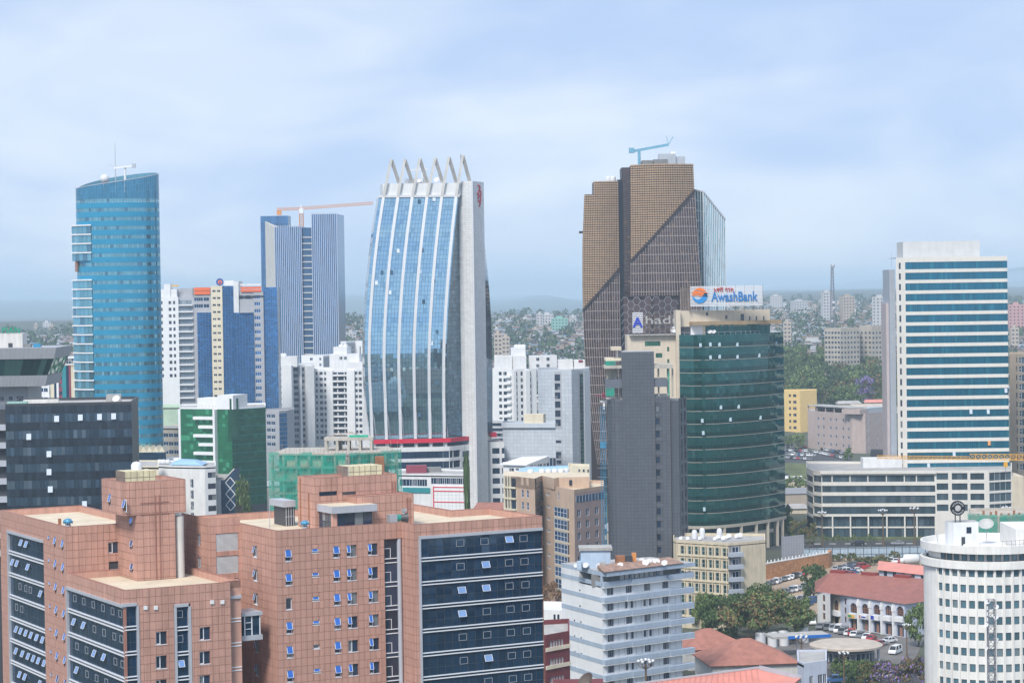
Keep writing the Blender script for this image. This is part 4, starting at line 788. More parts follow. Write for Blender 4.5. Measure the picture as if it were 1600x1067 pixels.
# ---- tower crane over the twin tower
mat('crane_orange', (.65, .27, .08), .5, var=.1); mat('crane_yellow', (.72, .38, .04), .5, var=.1); mat('crane_blue', (.16, .38, .52), .5, var=.1)
def truss(b, a, c, w, h, n, k, t=.22):
    a = Vector(a); c = Vector(c); d = (c - a); u = d.normalized(); up = Vector((0, 0, 1)) if abs(u.z) < .9 else Vector((0, 1, 0)); sd = u.cross(up).normalized() * w / 2; up = sd.cross(u).normalized() * h
    ch = [lambda p: p + sd, lambda p: p - sd, lambda p: p + up]
    if abs(u.z) >= .9: up2 = up.normalized() * w / 2; ch = [lambda p: p + sd + up2, lambda p: p - sd + up2, lambda p: p - sd - up2, lambda p: p + sd - up2]
    for f in ch: b.beam(f(a), f(c), t, t, k)
    for i in range(n):
        p = a + d * i / n; q = a + d * (i + 1) / n
        for x, y in zip(ch, ch[1:] + ch[:1]): b.beam(x(p), y(q), t * .6, t * .6, k); b.beam(x(q), y(q), t * .5, t * .5, k)
C_ = Bld('tower_crane', 'orange tower crane with a long thin jib above the hazy twin tower', 'crane', 471, 350, 1490, 0)
xm = 0; zb0, zb1 = C_.lz(356), C_.lz(330)
b = MB(); truss(b, (0, 0, 0), (0, 0, zb1), 2.4, 2.4, 60, 'crane_orange', .4); b.build('mast', C_.e)
b = MB(); xj = C_.lx(583, 0, 130); truss(b, (0, 0, zb1 + 1), (xj, 0, C_.lz(319.5, xj)), 1.6, 1.6, 26, 'crane_orange', .26); b.build('jib', C_.e)
b = MB(); xk = C_.lx(433, 0, 130); truss(b, (xk, 0, C_.lz(329, xk)), (0, 0, zb1 + 1), 1.6, 1.4, 8, 'crane_orange', .3); b.build('counter_jib', C_.e); b = MB(); b.box(xk, xk + 3, -1, 1, C_.lz(330, xk) - 2.6, C_.lz(330, xk) + .4, 'crane_orange'); b.build('counterweight', C_.e)
b = MB(); b.box(-1.2, 1.6, -1.6, 1.2, zb1 - 1.5, zb1 + 1.5, 'white'); b.tube((0, 0, zb1 + 1.5), (0, 0, zb1 + 4.5), .5, .2, 6, 'white'); b.build('cab', C_.e)
# ---- white apartment blocks behind the green netting
rowsM = [583 + 9.15 * i for i in range(12)]
M1 = slab('apartment_block', 'white balconied apartment block standing before the hazy twin tower', 'building', [(490, 1195), (570, 1190)], (0, 576), back=22, wall='white')
def fl(p): return sx(M1, M1.F[0], p)
face(M1, 0, [(494, 1.0), (501, 1.7), (507.5, 1.3), (556, 1.3), (562, 1.6)], [(y, 1.55) for y in rowsM], wall='white_wall', fw=.06, kf='frame_dark', z1=M1.zt - .9,
     holes=[])
pier = MB(); fr = M1.F[0]
for p0_, p1_ in ((510, 520), (542, 554)): pier.wbox(fr, fl(p0_), fl(p1_), 0.02, 1.5, 0, M1.zt - 1.0, 'white')
pier.build('pier', M1.e)
bm = MB(); q = Fr((0, 0), (1, 0)); W = fl(541.8) - fl(520.2); bm.wbox(q, 0, W, .03, 1.35, -.2, .75, 'white_wall'); bm.wbox(q, W * .3, W * .36, .03, 1.3, .75, 2.2, 'white_wall'); bm.wbox(q, W * .8, W * .85, .03, 1.3, .75, 2.2, 'white_wall'); bme = bm.mesh('balcony')
dk = MB(); dk.wbox(fr, fl(520.2), fl(541.8), .01, .05, 0, M1.zt - 2, 'glass_dark'); dk.build('loggia_glazing', M1.e)
for y in rowsM + [rowsM[-1] + 9.15]: link('balcony', bme, M1.e, fr.p(fl(520.2), 0, zf(M1, fr, 10, y + 4.2)), fr.ang)
for p0_, p1_, py_, dp in ((514, 535, 542, 9), (509, 556, 553, 7), (540, 570, 566, 3)):
    b = MB(); fr = M1.F[0]; b.wbox(fr, fl(p0_), fl(p1_), -dp - 9, -dp, M1.zt - 1, M1.lz(py_, 10, dp), 'white_wall'); b.build('penthouse', M1.e)
for p in (523, 530): wtank(M1, *fr.p(fl(p), -13, M1.lz(543, 10, 9))[:2], M1.lz(543, 10, 9), 1.3, 1.6)
for p in (527, 534): M1.win(fr, fl(p), zf(M1, fr, 10, 560), 1.6, 1.5, 2, n=-6.7, fw=.06)
M2 = slab('apartment_block', 'white and grey apartment block with blank end bays beside the blue glass corner tower', 'building', [(436, 1165), (455, 1158), (458, 1172), (491, 1178)], (1, 571), back=22, wall='white')
face(M2, 0, [(438.5, .8)], [(y, .7) for y in [576 + 9.4 * i for i in range(8)]], fw=0); face(M2, 1); face(M2, 2, [(460, 1.2), (463.5, 1.2), (472.5, 1.8)], [(y, 1.6) for y in [577 + 9.4 * i for i in range(13)]], wall='grey_render', fw=.06, kf='frame_dark')
b = MB(); fr = M2.F[2]; b.wbox(fr, sx(M2, fr, 466.5), sx(M2, fr, 469.5), .02, 1.2, 0, M2.zt - 1, 'white'); b.wbox(fr, sx(M2, fr, 476), sx(M2, fr, 487), .02, 2.5, 0, M2.zt - 1, 'white_wall'); b.build('pier', M2.e)
for p0_, p1_, py_ in ((436, 447, 557),): b = MB(); fr = M2.F[0]; b.box(M2.P[0][0] + .2, M2.P[1][0] + 2, M2.P[0][1] + 3, M2.P[0][1] + 12, M2.zt - 1, M2.lz(py_, 3, 4), 'white_wall'); b.build('penthouse', M2.e)
for p in (439, 444): wtank(M2, M2.lx(p, 5, 60), M2.P[0][1] + 6, M2.lz(557, 3, 4), 1.2, 1.6)
M3 = slab('apartment_block', 'white flat roofed apartment block below the slot of the hazy twin tower', 'building', [(471, 1290), (505, 1285), (516, 1300)], (0, 556), back=18, wall='white')
face(M3, 0, [(486, 1.8), (500, 1.2)], [(561 + 9 * i, 1.5) for i in range(5)], fw=.06); face(M3, 1, [(509, 1.2), (513, 1.2)], [(561 + 9 * i, 1.5) for i in range(5)], wall='grey_render', fw=.06)
M4 = slab('apartment_block', 'distant pale apartment block above the white balconied one', 'building', [(532, 1420), (541, 1415), (555, 1430), (569, 1428)], (0, 534), back=16, wall='white')
face(M4, 0, [(536, 1.2)], [(539 + 8 * i, 1.4) for i in range(4)], fw=0); face(M4, 1, [(544, 1.2), (551, 1.2)], [(543 + 8 * i, 1.4) for i in range(4)], wall='grey_render', fw=0); face(M4, 2, [(562.5, .8)], [(545 + 8 * i, 3.0) for i in range(3)], fw=0)
# dark box in front of the apartment blocks
M5 = slab('office_building', 'grey corner block with blue glass strip in front of the apartment blocks', 'building', [(414, 1050), (436, 1045), (448, 1050), (459, 1060)], (2, 641), back=18, wall='grey_render')
face(M5, 0, [(418, 2.4), (425, 2.4)], [(650 + 11 * i, 1.6) for i in range(5)], kg='glass_blue', fw=.08); fr, _, _ = face(M5, 1); face(M5, 2)
b = MB(); b.panes(lambda u, v: fr.p(fr.L * u, .1, 10 + (M5.zt - 11) * v), lin(0, 1, 4), lin(0, 1, 12), 'bay_blue', .05, .3); b.build('glazing', M5.e)
# ---- green glass block with white balconies
J = slab('office_building', 'green glass office block with white balcony slabs on its front corner', 'building', [(281, 860), (362, 850), (415, 862)], (1, 637), back=24, wall='white', par=.6)
glass('green_vision', (.03, .22, .10), .45, .09, .15, .6, (.08, .42, .22), .12); glass('green_dark', (.02, .12, .07), .4, .08, .15, .6, (.035, .17, .10), .10)
STJ = J.lz(664, 0, 0) - J.lz(677.6, 0, 0); fr = J.F[0]; f2 = J.F[1]; zj = J.zt - .6
for f in range(11):
    z1 = zj - f * STJ; b = MB()
    b.panes(lambda u, v: fr.p(fr.L * u, 0, z1 - STJ + STJ * v), lin(0, 1, 16), [0, .38, 1], 'green_vision', .06, .07, .01); b.build('glazing_band', J.e)
    b = MB(); b.panes(lambda u, v: f2.p(f2.L * u, 0, z1 - STJ + STJ * v), lin(0, 1, 11), [0, .45, 1], 'green_dark', .06, .10, .01); b.wbox(f2, 0, f2.L, -.02, .05, z1 - .1, z1, 'teal_panel'); b.build('glazing_band', J.e)
core = MB(); core.poly([fr.p(0, -.1, 0), fr.p(fr.L, -.1, 0), fr.p(fr.L, -.1, zj), fr.p(0, -.1, zj)], 'frame_dark'); core.poly([f2.p(0, -.1, 0), f2.p(f2.L, -.1, 0), f2.p(f2.L, -.1, zj), f2.p(0, -.1, zj)], 'frame_dark'); core.build('core_wall', J.e)
s0, s1 = sx(J, fr, 304), sx(J, fr, 335); bm = MB(); bm.wbox(q, 0, s1 - s0, .02, 1.7, 0, 1.1, 'white'); bme = bm.mesh('balcony')
bm2 = MB(); bm2.wbox(q, 0, sx(J, fr, 335) - sx(J, fr, 312), .02, 1.7, 0, 1.1, 'white'); bme2 = bm2.mesh('balcony')
for f in range(9): z = zf(J, fr, s0, 655 + 13.7 * f); link('balcony', bme if f % 2 == 0 else bme2, J.e, fr.p(s0 if f % 2 == 0 else sx(J, fr, 312), 0, z), fr.ang)
b = MB(); b.wbox(fr, s1, s1 + .9, -.1, 1.8, 0, zj, 'white'); b.build('pier', J.e)
b = MB(); b.wbox(fr, -.6, .3, -.3, .3, 0, zj, 'white'); b.build('pier', J.e)
b = MB(); b.wbox(fr, sx(J, fr, 304), sx(J, fr, 358), -9, -1.5, J.zt - .6, zf(J, fr, s0, 622), 'white'); b.wbox(fr, sx(J, fr, 340), sx(J, fr, 364), -9.5, .3, J.zt - .6, zf(J, fr, s0, 617), 'white'); b.build('penthouse', J.e)
for p in (314, 322, 330): J.win(fr, sx(J, fr, p), zf(J, fr, s0, 630), 1.8, 1.3, 2, n=-1.45, fw=.06)
b = MB(); b.wbox(f2, -.5, 3.0, -4, .25, J.zt - 12, J.zt + 3.4, 'green_dark'); b.build('corner_fin', J.e)
b = MB()
for i in range(16): b.wbox(fr, fr.L * i / 16, fr.L * i / 16 + .08, -.3, -.2, J.zt, J.zt + .9, 'frame_grey')
b.wbox(fr, 0, fr.L, -.3, -.2, J.zt + .85, J.zt + .95, 'white'); b.build('railing', J.e)
# ---- white block with pale blue roof, and the dark panel of diamonds
Pw = slab('office_building', 'white block with a pale blue sheet roof behind the pink stair core', 'building', [(240, 722), (262, 717), (292, 714), (320, 712), (337, 714)], (3, 728), back=20, wall='white_wall', par=.5)
face(Pw, 0); face(Pw, 1); face(Pw, 2, [(297, 1.1)], [(755 + 17.5 * i, 2.6) for i in range(4)], nx=2, nz=2, fw=.1, kf='frame_white'); face(Pw, 3, [(328.5, 2.7)], [(742 + 17.4 * i, 1.7) for i in range(5)], nx=2, fw=.05, kf='frame_dark')
mat('blue_sheet', (.30, .48, .68), .5, var=.1); b = MB(); zq = Pw.zt + .05; c0 = Vector(Pw.P[1]); c1 = Vector(Pw.P[3]); b.hexa([(c0.x, c0.y + 2, zq), (c1.x - 1, c1.y + 2, zq), (c1.x - 1, c1.y + 15, zq), (c0.x, c0.y + 15, zq), (c0.x + 2, c0.y + 6, zq + 1.2), (c1.x - 4, c1.y + 6, zq + 1.2), (c1.x - 4, c1.y + 12, zq + 1.2), (c0.x + 2, c0.y + 12, zq + 1.2)], 'blue_sheet'); b.build('roof_sheet', Pw.e)
for i, p in enumerate((250, 256, 263, 278)): wtank(Pw, Pw.lx(p, 6, 30), 6, Pw.zt + .05, .8, 1.1) if i < 3 else wtank(Pw, Pw.lx(p, 5, 30), 5, Pw.zt + .05, .8, 2.6, horiz=1)
Dm = slab('office_building', 'dark blue panelled block carrying a chain of white diamond outlines', 'building', [(337, 728), (345, 727), (367, 725)], (2, 746), back=14, wall='concrete')
mat('navy_panel', (.03, .07, .13), .35, .2, var=.08); face(Dm, 0, wall='white_wall'); face(Dm, 1, wall='navy_panel'); fr = Dm.F[1]; zt = Dm.zt
for k in range(3):
    zc = zf(Dm, fr, fr.L / 2, 754 + 17.4 * k); h = 1.75; sc = sx(Dm, fr, 357.5); b = MB(); hw_ = 1.7
    pts = [(sc, zc + h), (sc + hw_, zc), (sc, zc - h), (sc - hw_, zc)]
    for (a, c) in zip(pts, pts[1:] + pts[:1]): b.beam(fr.p(a[0], .15, a[1]), fr.p(c[0], .15, c[1]), .18, .18, 'white')
    b.build('diamond_outline', Dm.e)
b = MB(); b.beam(fr.p(sx(Dm, fr, 348), .1, zf(Dm, fr, 2, 749)), fr.p(sx(Dm, fr, 364), .1, zf(Dm, fr, 2, 732)), .35, .35, 'concrete_pale'); b.hexa([fr.p(sx(Dm, fr, 348), 0, zt - 1), fr.p(fr.L, 0, zt - 1), fr.p(fr.L, -3, zt - 1), fr.p(sx(Dm, fr, 348), -3, zt - 1), fr.p(sx(Dm, fr, 349), 0, zt + .1), fr.p(fr.L, 0, zf(Dm, fr, 2, 731)), fr.p(fr.L, -3, zf(Dm, fr, 2, 731)), fr.p(sx(Dm, fr, 349), -3, zt + .1)], 'navy_panel'); b.build('gable', Dm.e)
# mid-ground filler blocks left of the green block
for (pts, top, wall, lab, cols, rows) in (
    ([(252, 978), (284, 975)], (0, 668), 'beige', 'beige arched block glimpsed left of the green glass block', [(257, 2.2), (265, 2.2), (273, 2.2)], [(680 + 13 * i, 1.7) for i in range(4)]),
    ([(246, 1003), (300, 1000)], (0, 636), 'pale_green_roof', 'pale green roofed hall below the white and grey complex', [], []),
    ([(203, 692), (248, 690)], (0, 728), 'cream', 'cream low roof with a white tank beside the dark glass slab', [], [])):
    if wall == 'pale_green_roof': mat('pale_green_roof', (.42, .55, .42), .7, var=.1)
    S = slab('low_building', lab, 'building', pts, top, back=26, wall=wall, roof=wall if 'roof' in wall else 'roof_grey', par=.4); face(S, 0, cols, rows, kg='glass_blue', fw=.08)
# ================================================================== centre
# ---- tower with the curved glass front, white ribs and spikes
N_ = Bld('office_tower', 'bowed glass tower with white ribs, rooftop spikes and a red band at its foot', 'tower', 726, 690, 880, 7)
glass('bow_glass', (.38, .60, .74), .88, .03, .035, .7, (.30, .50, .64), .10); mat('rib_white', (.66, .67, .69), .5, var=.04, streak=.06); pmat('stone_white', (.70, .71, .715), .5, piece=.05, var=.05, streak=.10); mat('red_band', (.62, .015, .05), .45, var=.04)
glass('bow_side', (.07, .14, .20), .6, .06, .3, .7, (.12, .2, .27), .1)  # darker copy of the bow glass, shade included in its colour
ZB, ZT = N_.lz(682, -10, 0), N_.lz(309, -10, 4)
XE = N_.lx(716.5, 3, ZT)         # right edge of the glass (vertical)
def bowx(v):   # left edge, bulging; v 0 bottom .. 1 top
    py = 682 + (309 - 682) * v; q = [(682, 579), (640, 573.5), (600, 571), (560, 569.5), (520, 570), (480, 572), (440, 575), (400, 579), (360, 584), (309, 592)]
    for (a, pa), (b_, pb) in zip(q, q[1:]):
        if b_ <= py <= a: px = pa + (pb - pa) * (a - py) / (a - b_); break
    else: px = q[-1][1]
    return px
def bow_n(v): return 7.5 * (1 - ((v - .36) / .64) ** 2 if v > .36 else 1 - ((.36 - v) / .55) ** 2)      # how far the front bows out
XLb = N_.lx(586, 0, 60)
def Sbow(u, v):
    z = ZB + (ZT - ZB) * v; n = bow_n(v); xl = N_.lx(bowx(v), -n, z); xr = N_.lx(697.5 + 19 * max(0, (v - .30) / .70) ** 1.6 if v > .3 else 697.5, -n, z)
    return (xl + (xr - xl) * u, -n, z)
NF = 27; nu = 26
vs_ = lin(0, 1, NF * 2); us_ = lin(0, 1, nu)
for f in range(NF):
    b = MB(); b.panes(Sbow, us_, vs_[2 * f:2 * f + 3], 'bow_glass', .07, .07, .0045); b.build('glazing_band', N_.e)
b = MB(); b.panes(lambda u, v: tuple(Vector(Sbow(u, v)) + Vector((0, .15, 0))), [0, 1], lin(0, 1, 40), 'steel_dark', 0, 0, 0); b.build('mullion_grid', N_.e)
# side glass between bow and stone pier, its shade put into a darker colour
def Sside(u, v): p = Vector(Sbow(1, v)); e = Vector((XE, 3.0, p.z)); return tuple(p + (e - p) * u)
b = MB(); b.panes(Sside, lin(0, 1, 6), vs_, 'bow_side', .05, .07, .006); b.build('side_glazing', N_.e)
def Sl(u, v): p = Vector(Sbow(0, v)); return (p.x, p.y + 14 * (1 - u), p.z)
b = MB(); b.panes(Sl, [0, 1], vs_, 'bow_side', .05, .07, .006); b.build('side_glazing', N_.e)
# ribs, with their spikes
rib_us = [0.055, .235, .415, .60, .785, .965]; tips = [(612, 249), (633, 249), (656.5, 248), (680.5, 247), (702, 245.5), (723.5, 243)]
foot_px = [583, 603, 625, 648, 671, 694]
for i, (ur, (tx, ty)) in enumerate(zip(rib_us, tips)):
    b = MB(); pts = []
    for v in lin(0, 1, 30):
        p = Vector(Sbow(ur, v)); pts.append(p + Vector((0, -.45, 0)))
    # straight leg standing off the glass at the foot
    z0 = N_.lz(696, -10, -7)
    for k in range(len(pts)):
        if pts[k].z < ZB + 13: t = (ZB + 13 - pts[k].z) / 13; ref = pts[[j for j in range(len(pts)) if pts[j].z >= ZB + 13][0]]; pts[k] = Vector((ref.x + (pts[k].x - ref.x) * .2, ref.y + (pts[k].y - ref.y) * .1, pts[k].z))
    pts.insert(0, Vector((pts[0].x, pts[0].y, z0 - 4)))
    tip = Vector((N_.lx(tx, 0, 132), 0, N_.lz(ty, N_.lx(tx, 0, 132), 0)))
    for a, c in zip(pts, pts[1:]): b.beam(a, c, 1.05, .8, 'rib_white', up=(0, 1, 0))
    b.beam(pts[-1], tip, .95, .7, 'concrete_pale', up=(0, 1, 0)); b.build('rib', N_.e)
    b = MB(); back = Vector((tip.x + 2.9, 2.0, N_.lz(286, tip.x, 2))); b.beam(tip + Vector((0, 0, -.2)), back, 1.3, .6, 'concrete', up=(0, 1, 0)); b.build('spike', N_.e)
    b = MB(); base = Sbow(ur, 0); q = Vector(pts[1]); # white web at the foot, between leg and glass
    k13 = [p for p in pts if p.z >= ZB + 13][0]; zz = ZB
    b.poly([(base[0] + .5, base[1] - .1, ZB), (base[0] + 1.9, base[1] + .6, ZB), (k13.x + .4, k13.y + .3, ZB + 12), (k13.x + .2, k13.y, ZB + 12)], 'rib_white'); b.build('rib_web', N_.e)
b = MB(); c0 = Vector((N_.lx(568, 2, ZB), 2, ZB)); b.hexa([(N_.lx(566, 2, ZB), 1, ZB - 6), (N_.lx(578, 2, ZB), 1, ZB - 6), (N_.lx(578, 2, ZB), 3, ZB - 6), (N_.lx(566, 2, ZB), 3, ZB - 6), (N_.lx(571.5, 2, 50), 1, ZB + 26), (N_.lx(573, 2, 50), 1, ZB + 26), (N_.lx(573, 2, 50), 3, ZB + 26), (N_.lx(571.5, 2, 50), 3, ZB + 26)], 'rib_white'); b.build('buttress', N_.e)
# stone crown band, pier and back block
zc0, zc1 = N_.lz(309, -10, 4), N_.lz(287, -10, 4); XP0, XP1 = XE + .02, N_.lx(757.5, 8, 120)
XK = N_.lx(738.5, -2, 120)
b = MB(); b.box(N_.lx(598, 3, 120), XE + .5, .5, 16, zc0 + .6, zc1, 'stone_white'); b.build('crown_wall', N_.e)
b = MB(); b.strip(lambda u, v: (N_.lx(590, 0, ZT) + (XE - N_.lx(590, 0, ZT)) * u, 0 - bow_n(1) - .1, ZT + .9 * v), lin(0, 1, 4), 0, 1, 'rib_white', -1, .5); b.build('cornice', N_.e)
yk = -1.0; zpt = N_.lz(283, XK, yk)
pier = MB(); pier.poly([(XP0, 3, 0), (XK, yk, 0), (XK, yk, zpt), (XP0, 3, zpt)], 'steel_dark'); pier.poly([(XK, yk, 0), (XP1, 20, 0), (XP1, 20, zpt), (XK, yk, zpt)], 'steel_dark'); pier.poly([(XP0, 3, zpt), (XK, yk, zpt), (XP1, 20, zpt), (XP0, 22, zpt)], 'roof_grey')
pier.poly([(XP1, 20, 0), (XP0 - 20, 22, 0), (XP0 - 20, 22, zc1), (XP1, 20, zc1)], 'stone_white'); pier.build('pier_core', N_.e)
f1 = Fr((XP0, 3), (XK, yk)); f2 = Fr((XK, yk), (N_.lx(757.5, 9, 100), 9)); b = MB()
for fr in (f1, f2): b.panes(lambda u, v: fr.p(fr.L * u, .05, zpt * v), lin(0, 1, max(2, round(fr.L / 1.5))), lin(0, 1, 150), 'stone_white', .03, .03, .001)
b.build('stone_cladding', N_.e, kind='stuff')
b = MB(); b.beam((XK, yk - .1, 0), (XK, yk - .1, zpt), .5, .5, 'rib_white', up=(0, 1, 0)); b.build('edge_trim', N_.e)
# hull-shaped glass on the far side, to the right of the pier
b = MB()
def Shull(u, v): z = ZB + (ZT * .86 - ZB) * v; w_ = 13.5 * (1 - ((v - .25) / .75) ** 2 if v > .25 else 1 - ((.25 - v) / .8) ** 2); x0 = N_.lx(757, 9, z); px = 758 + 12.5 * (1 - ((v - .3) / .7) ** 2 if v > .3 else 1); return (x0 + (N_.lx(px, 16, z) - x0) * u, 9 + 9 * u, z)
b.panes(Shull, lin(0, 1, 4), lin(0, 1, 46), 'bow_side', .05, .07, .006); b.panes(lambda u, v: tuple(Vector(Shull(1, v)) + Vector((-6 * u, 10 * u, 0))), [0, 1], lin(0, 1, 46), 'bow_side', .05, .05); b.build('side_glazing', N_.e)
# red band, podium
zr0, zr1 = N_.lz(691, -10, -8), N_.lz(684.5, -10, -8); xr0, xr1 = N_.lx(581, -8.5, ZB), N_.lx(704, -8.5, ZB); xr2 = N_.lx(732, 1, ZB)
b = MB(); b.hexa([(xr0, -8.6, zr0), (xr1, -8.6, zr0), (xr1, -7.9, zr0), (xr0, -7.9, zr0), (xr0, -8.6, zr1), (xr1, -8.6, zr1), (xr1, -7.9, zr1), (xr0, -7.9, zr1)], 'red_band'); b.build('red_fascia', N_.e)
b = MB(); b.hexa([(xr1, -8.6, zr0), (xr2, .6, zr0), (xr2, 1.2, zr0), (xr1, -7.9, zr0), (xr1, -8.6, zr1), (xr2, .6, zr1), (xr2, 1.2, zr1), (xr1, -7.9, zr1)], 'red_band'); b.build('red_fascia', N_.e)
b = MB(); b.box(N_.lx(766, 14, ZB), N_.lx(776, 14, ZB), 14, 22, N_.lz(684, 0, 14), N_.lz(677, 0, 14), 'red_band'); b.build('red_fascia', N_.e)
b = MB(); b.poly([(xr0, -7.8, zr1 - .2), (xr1, -7.8, zr1 - .2), (xr2, 1, zr1 - .2), (xr2, 10, zr1 - .2), (xr0, 10, zr1 - .2)], 'roof_grey'); b.build('canopy_soffit', N_.e)
zpd = N_.lz(697, xr1, -8); pod = [(N_.lx(560, -8, 20), -9.5), (xr1 - 3, -9.5), (xr1 - .5, -9.0), (xr1 + 1, -7.6), (xr2 + .3, 1.0)]
for i in range(len(pod) - 1):
    fr = Fr(pod[i], pod[i + 1]); b = MB(); hs = []
    if i in (0,): rws = [(N_.lz(709.5 + 16 * k, xr1, -9), 2.6) for k in range(5)]; hs = [(0, fr.L, z - h / 2, z + h / 2) for z, h in rws]
    elif i == 3: rws = [(N_.lz(708.5 + 16 * k, xr2, 0), 2.3) for k in range(5)]; hs = [(sx(N_, fr, 720.5), sx(N_, fr, 731.5), z - h / 2, z + h / 2) for z, h in rws]
    else: rws = [(N_.lz(709.5 + 16 * k, xr1, -9), 2.6) for k in range(5)]; hs = [(0, fr.L, z - h / 2, z + h / 2) for z, h in rws]
    if i == 3: hs += [(0, sx(N_, fr, 717), z - 1.3, z + 1.3) for z in [N_.lz(709.5 + 16 * k, xr1, -9) for k in range(5)]]
    b.wall(fr, 0, fr.L, 0, zpd, hs, 'stone_white', .3); b.build('podium_wall', N_.e)
    for h in hs: band(N_, fr, h[0], h[1], (h[2] + h[3]) / 2, h[3] - h[2], max(1, round((h[1] - h[0]) / 1.6)), 'glass_navy', rec=.28)
b = MB(); b.poly([(p[0], p[1], zpd) for p in pod] + [(xr2, 18, zpd), (pod[0][0], 18, zpd)], 'roof_grey'); b.build('podium_roof', N_.e)
b = MB()
for i in range(6): x = N_.lx(foot_px[i] + 3, -7.5, ZB - 3); b.tube((x, -7.3, zpd), (x, -7.3, zr0), .55, .55, 8, 'rib_white')
b.build('column', N_.e); b = MB(); b.box(N_.lx(583, -4, ZB), xr1 - 2, -4, 0, zpd, zr1, 'glass_navy'); b.hexa([(xr1 - 2.1, -4, zpd), (xr2 - 1, 1.5, zpd), (xr2 - 1, 4, zpd), (xr1 - 2.1, 0, zpd), (xr1 - 2.1, -4, zr1), (xr2 - 1, 1.5, zr1), (xr2 - 1, 4, zr1), (xr1 - 2.1, 0, zr1)], 'glass_navy'); b.build('lobby_glazing', N_.e)
# right wing of the podium
xw0, xw1 = N_.lx(757, 12, 20), N_.lx(788.5, 12, 20); fr = Fr((xw0 - 2, 12), (xw1, 12)); zw = N_.lz(690, xw1, 12); b = MB(); hs = []
for k in range(7):
    z = N_.lz(704 + 15.6 * k, xw1, 12); hs += [(sx(N_, fr, 767), sx(N_, fr, 778.5), z - 1.1, z + 1.1), (sx(N_, fr, 782), fr.L, z - 1.1, z + 1.1)]
b.wall(fr, 0, fr.L, 0, zw, hs, 'stone_white', .3); b.poly([(xw1, 12, 0), (xw1, 30, 0), (xw1, 30, zw), (xw1, 12, zw)], 'stone_white'); b.poly([(xw0 - 2, 12, zw), (xw1, 12, zw), (xw1, 30, zw), (xw0 - 2, 30, zw)], 'roof_grey'); b.build('podium_wall', N_.e)
for h in hs: band(N_, fr, h[0], h[1], (h[2] + h[3]) / 2, 2.2, 2, 'glass_navy', rec=.28)
b = MB(); z = N_.lz(789, xw1, 12); b.wbox(fr, sx(N_, fr, 767.3), sx(N_, fr, 778.2), -.2, -.1, z - .9, z + .9, 'red_band'); b.build('spandrel_panel', N_.e)
# open sashes high on the curve, rooftop gear, vertical sign
for px, py in ((655, 315), (678, 312), (622, 392), (660, 391), (597, 425), (612, 425), (656, 424), (588, 441), (678, 439), (609, 456), (662, 471), (683, 518), (674, 535), (683, 597), (655, 646)):
    v = (682 - py) / (682 - 309); x0, x1 = Sbow(0, v), Sbow(1, v); x = N_.lx(px, x0[1], x0[2]); bm = MB(); op = rnd.random() < .5
    bm.poly([(-.55, -.7, -.75), (.55, -.7, -.75), (.55, -.12, .75), (-.55, -.12, .75)], 'pale_sash' if (px + py) % 3 == 0 else 'bow_side'); bm.build('open_window', N_.e, loc=(x, x0[1], x0[2]))
b = MB(); b.box(N_.lx(632, 8, 130), N_.lx(668, 8, 130), 6, 9, zc1, zc1 + 2, 'metal_light'); b.beam((N_.lx(636, 6, 130), 5, zc1 + 5.2), (N_.lx(668, 6, 130), 6, zc1 + 5.6), .5, .6, 'white'); b.tube((N_.lx(660, 6, 130), 6, zc1), (N_.lx(660, 6, 130), 6, zc1 + 5.5), .35, .35, 6, 'white'); b.tube((N_.lx(664, 6, 130), 6, zc1), (N_.lx(664, 6, 130), 6, zc1 + 7), .2, .2, 6, 'white'); b.build('cleaning_crane', N_.e)
dish(N_, N_.lx(683, 6, 130), 6, zc1, 1.5); dish(N_, N_.lx(655, 6, 130), 5, zc1, 1.1)
b = MB(); b.tube((N_.lx(720.5, 0, 135), .5, N_.lz(250, 0, 0)), (N_.lx(720.5, 0, 135), .5, N_.lz(241, 0, 0)), .12, .08, 5, 'steel_dark'); b.build('lightning_rod', N_.e)
q = f2.p(sx(N_, f2, 748.5, 120), .25, N_.lz(307, XK + 3, 3)); mat('sign_red', (.66, .03, .06), .5, var=0)
for j, chv in enumerate('\u1295\u1265\u1263\u1295'):
    text(chv, 3.3, 'sign_red', N_.e, (q[0], q[1], N_.lz(294.5 + j * 8.2, XK + 3, 3)), f2.ang, 'sign_letters', .08, sx=2.0, bold=.05)
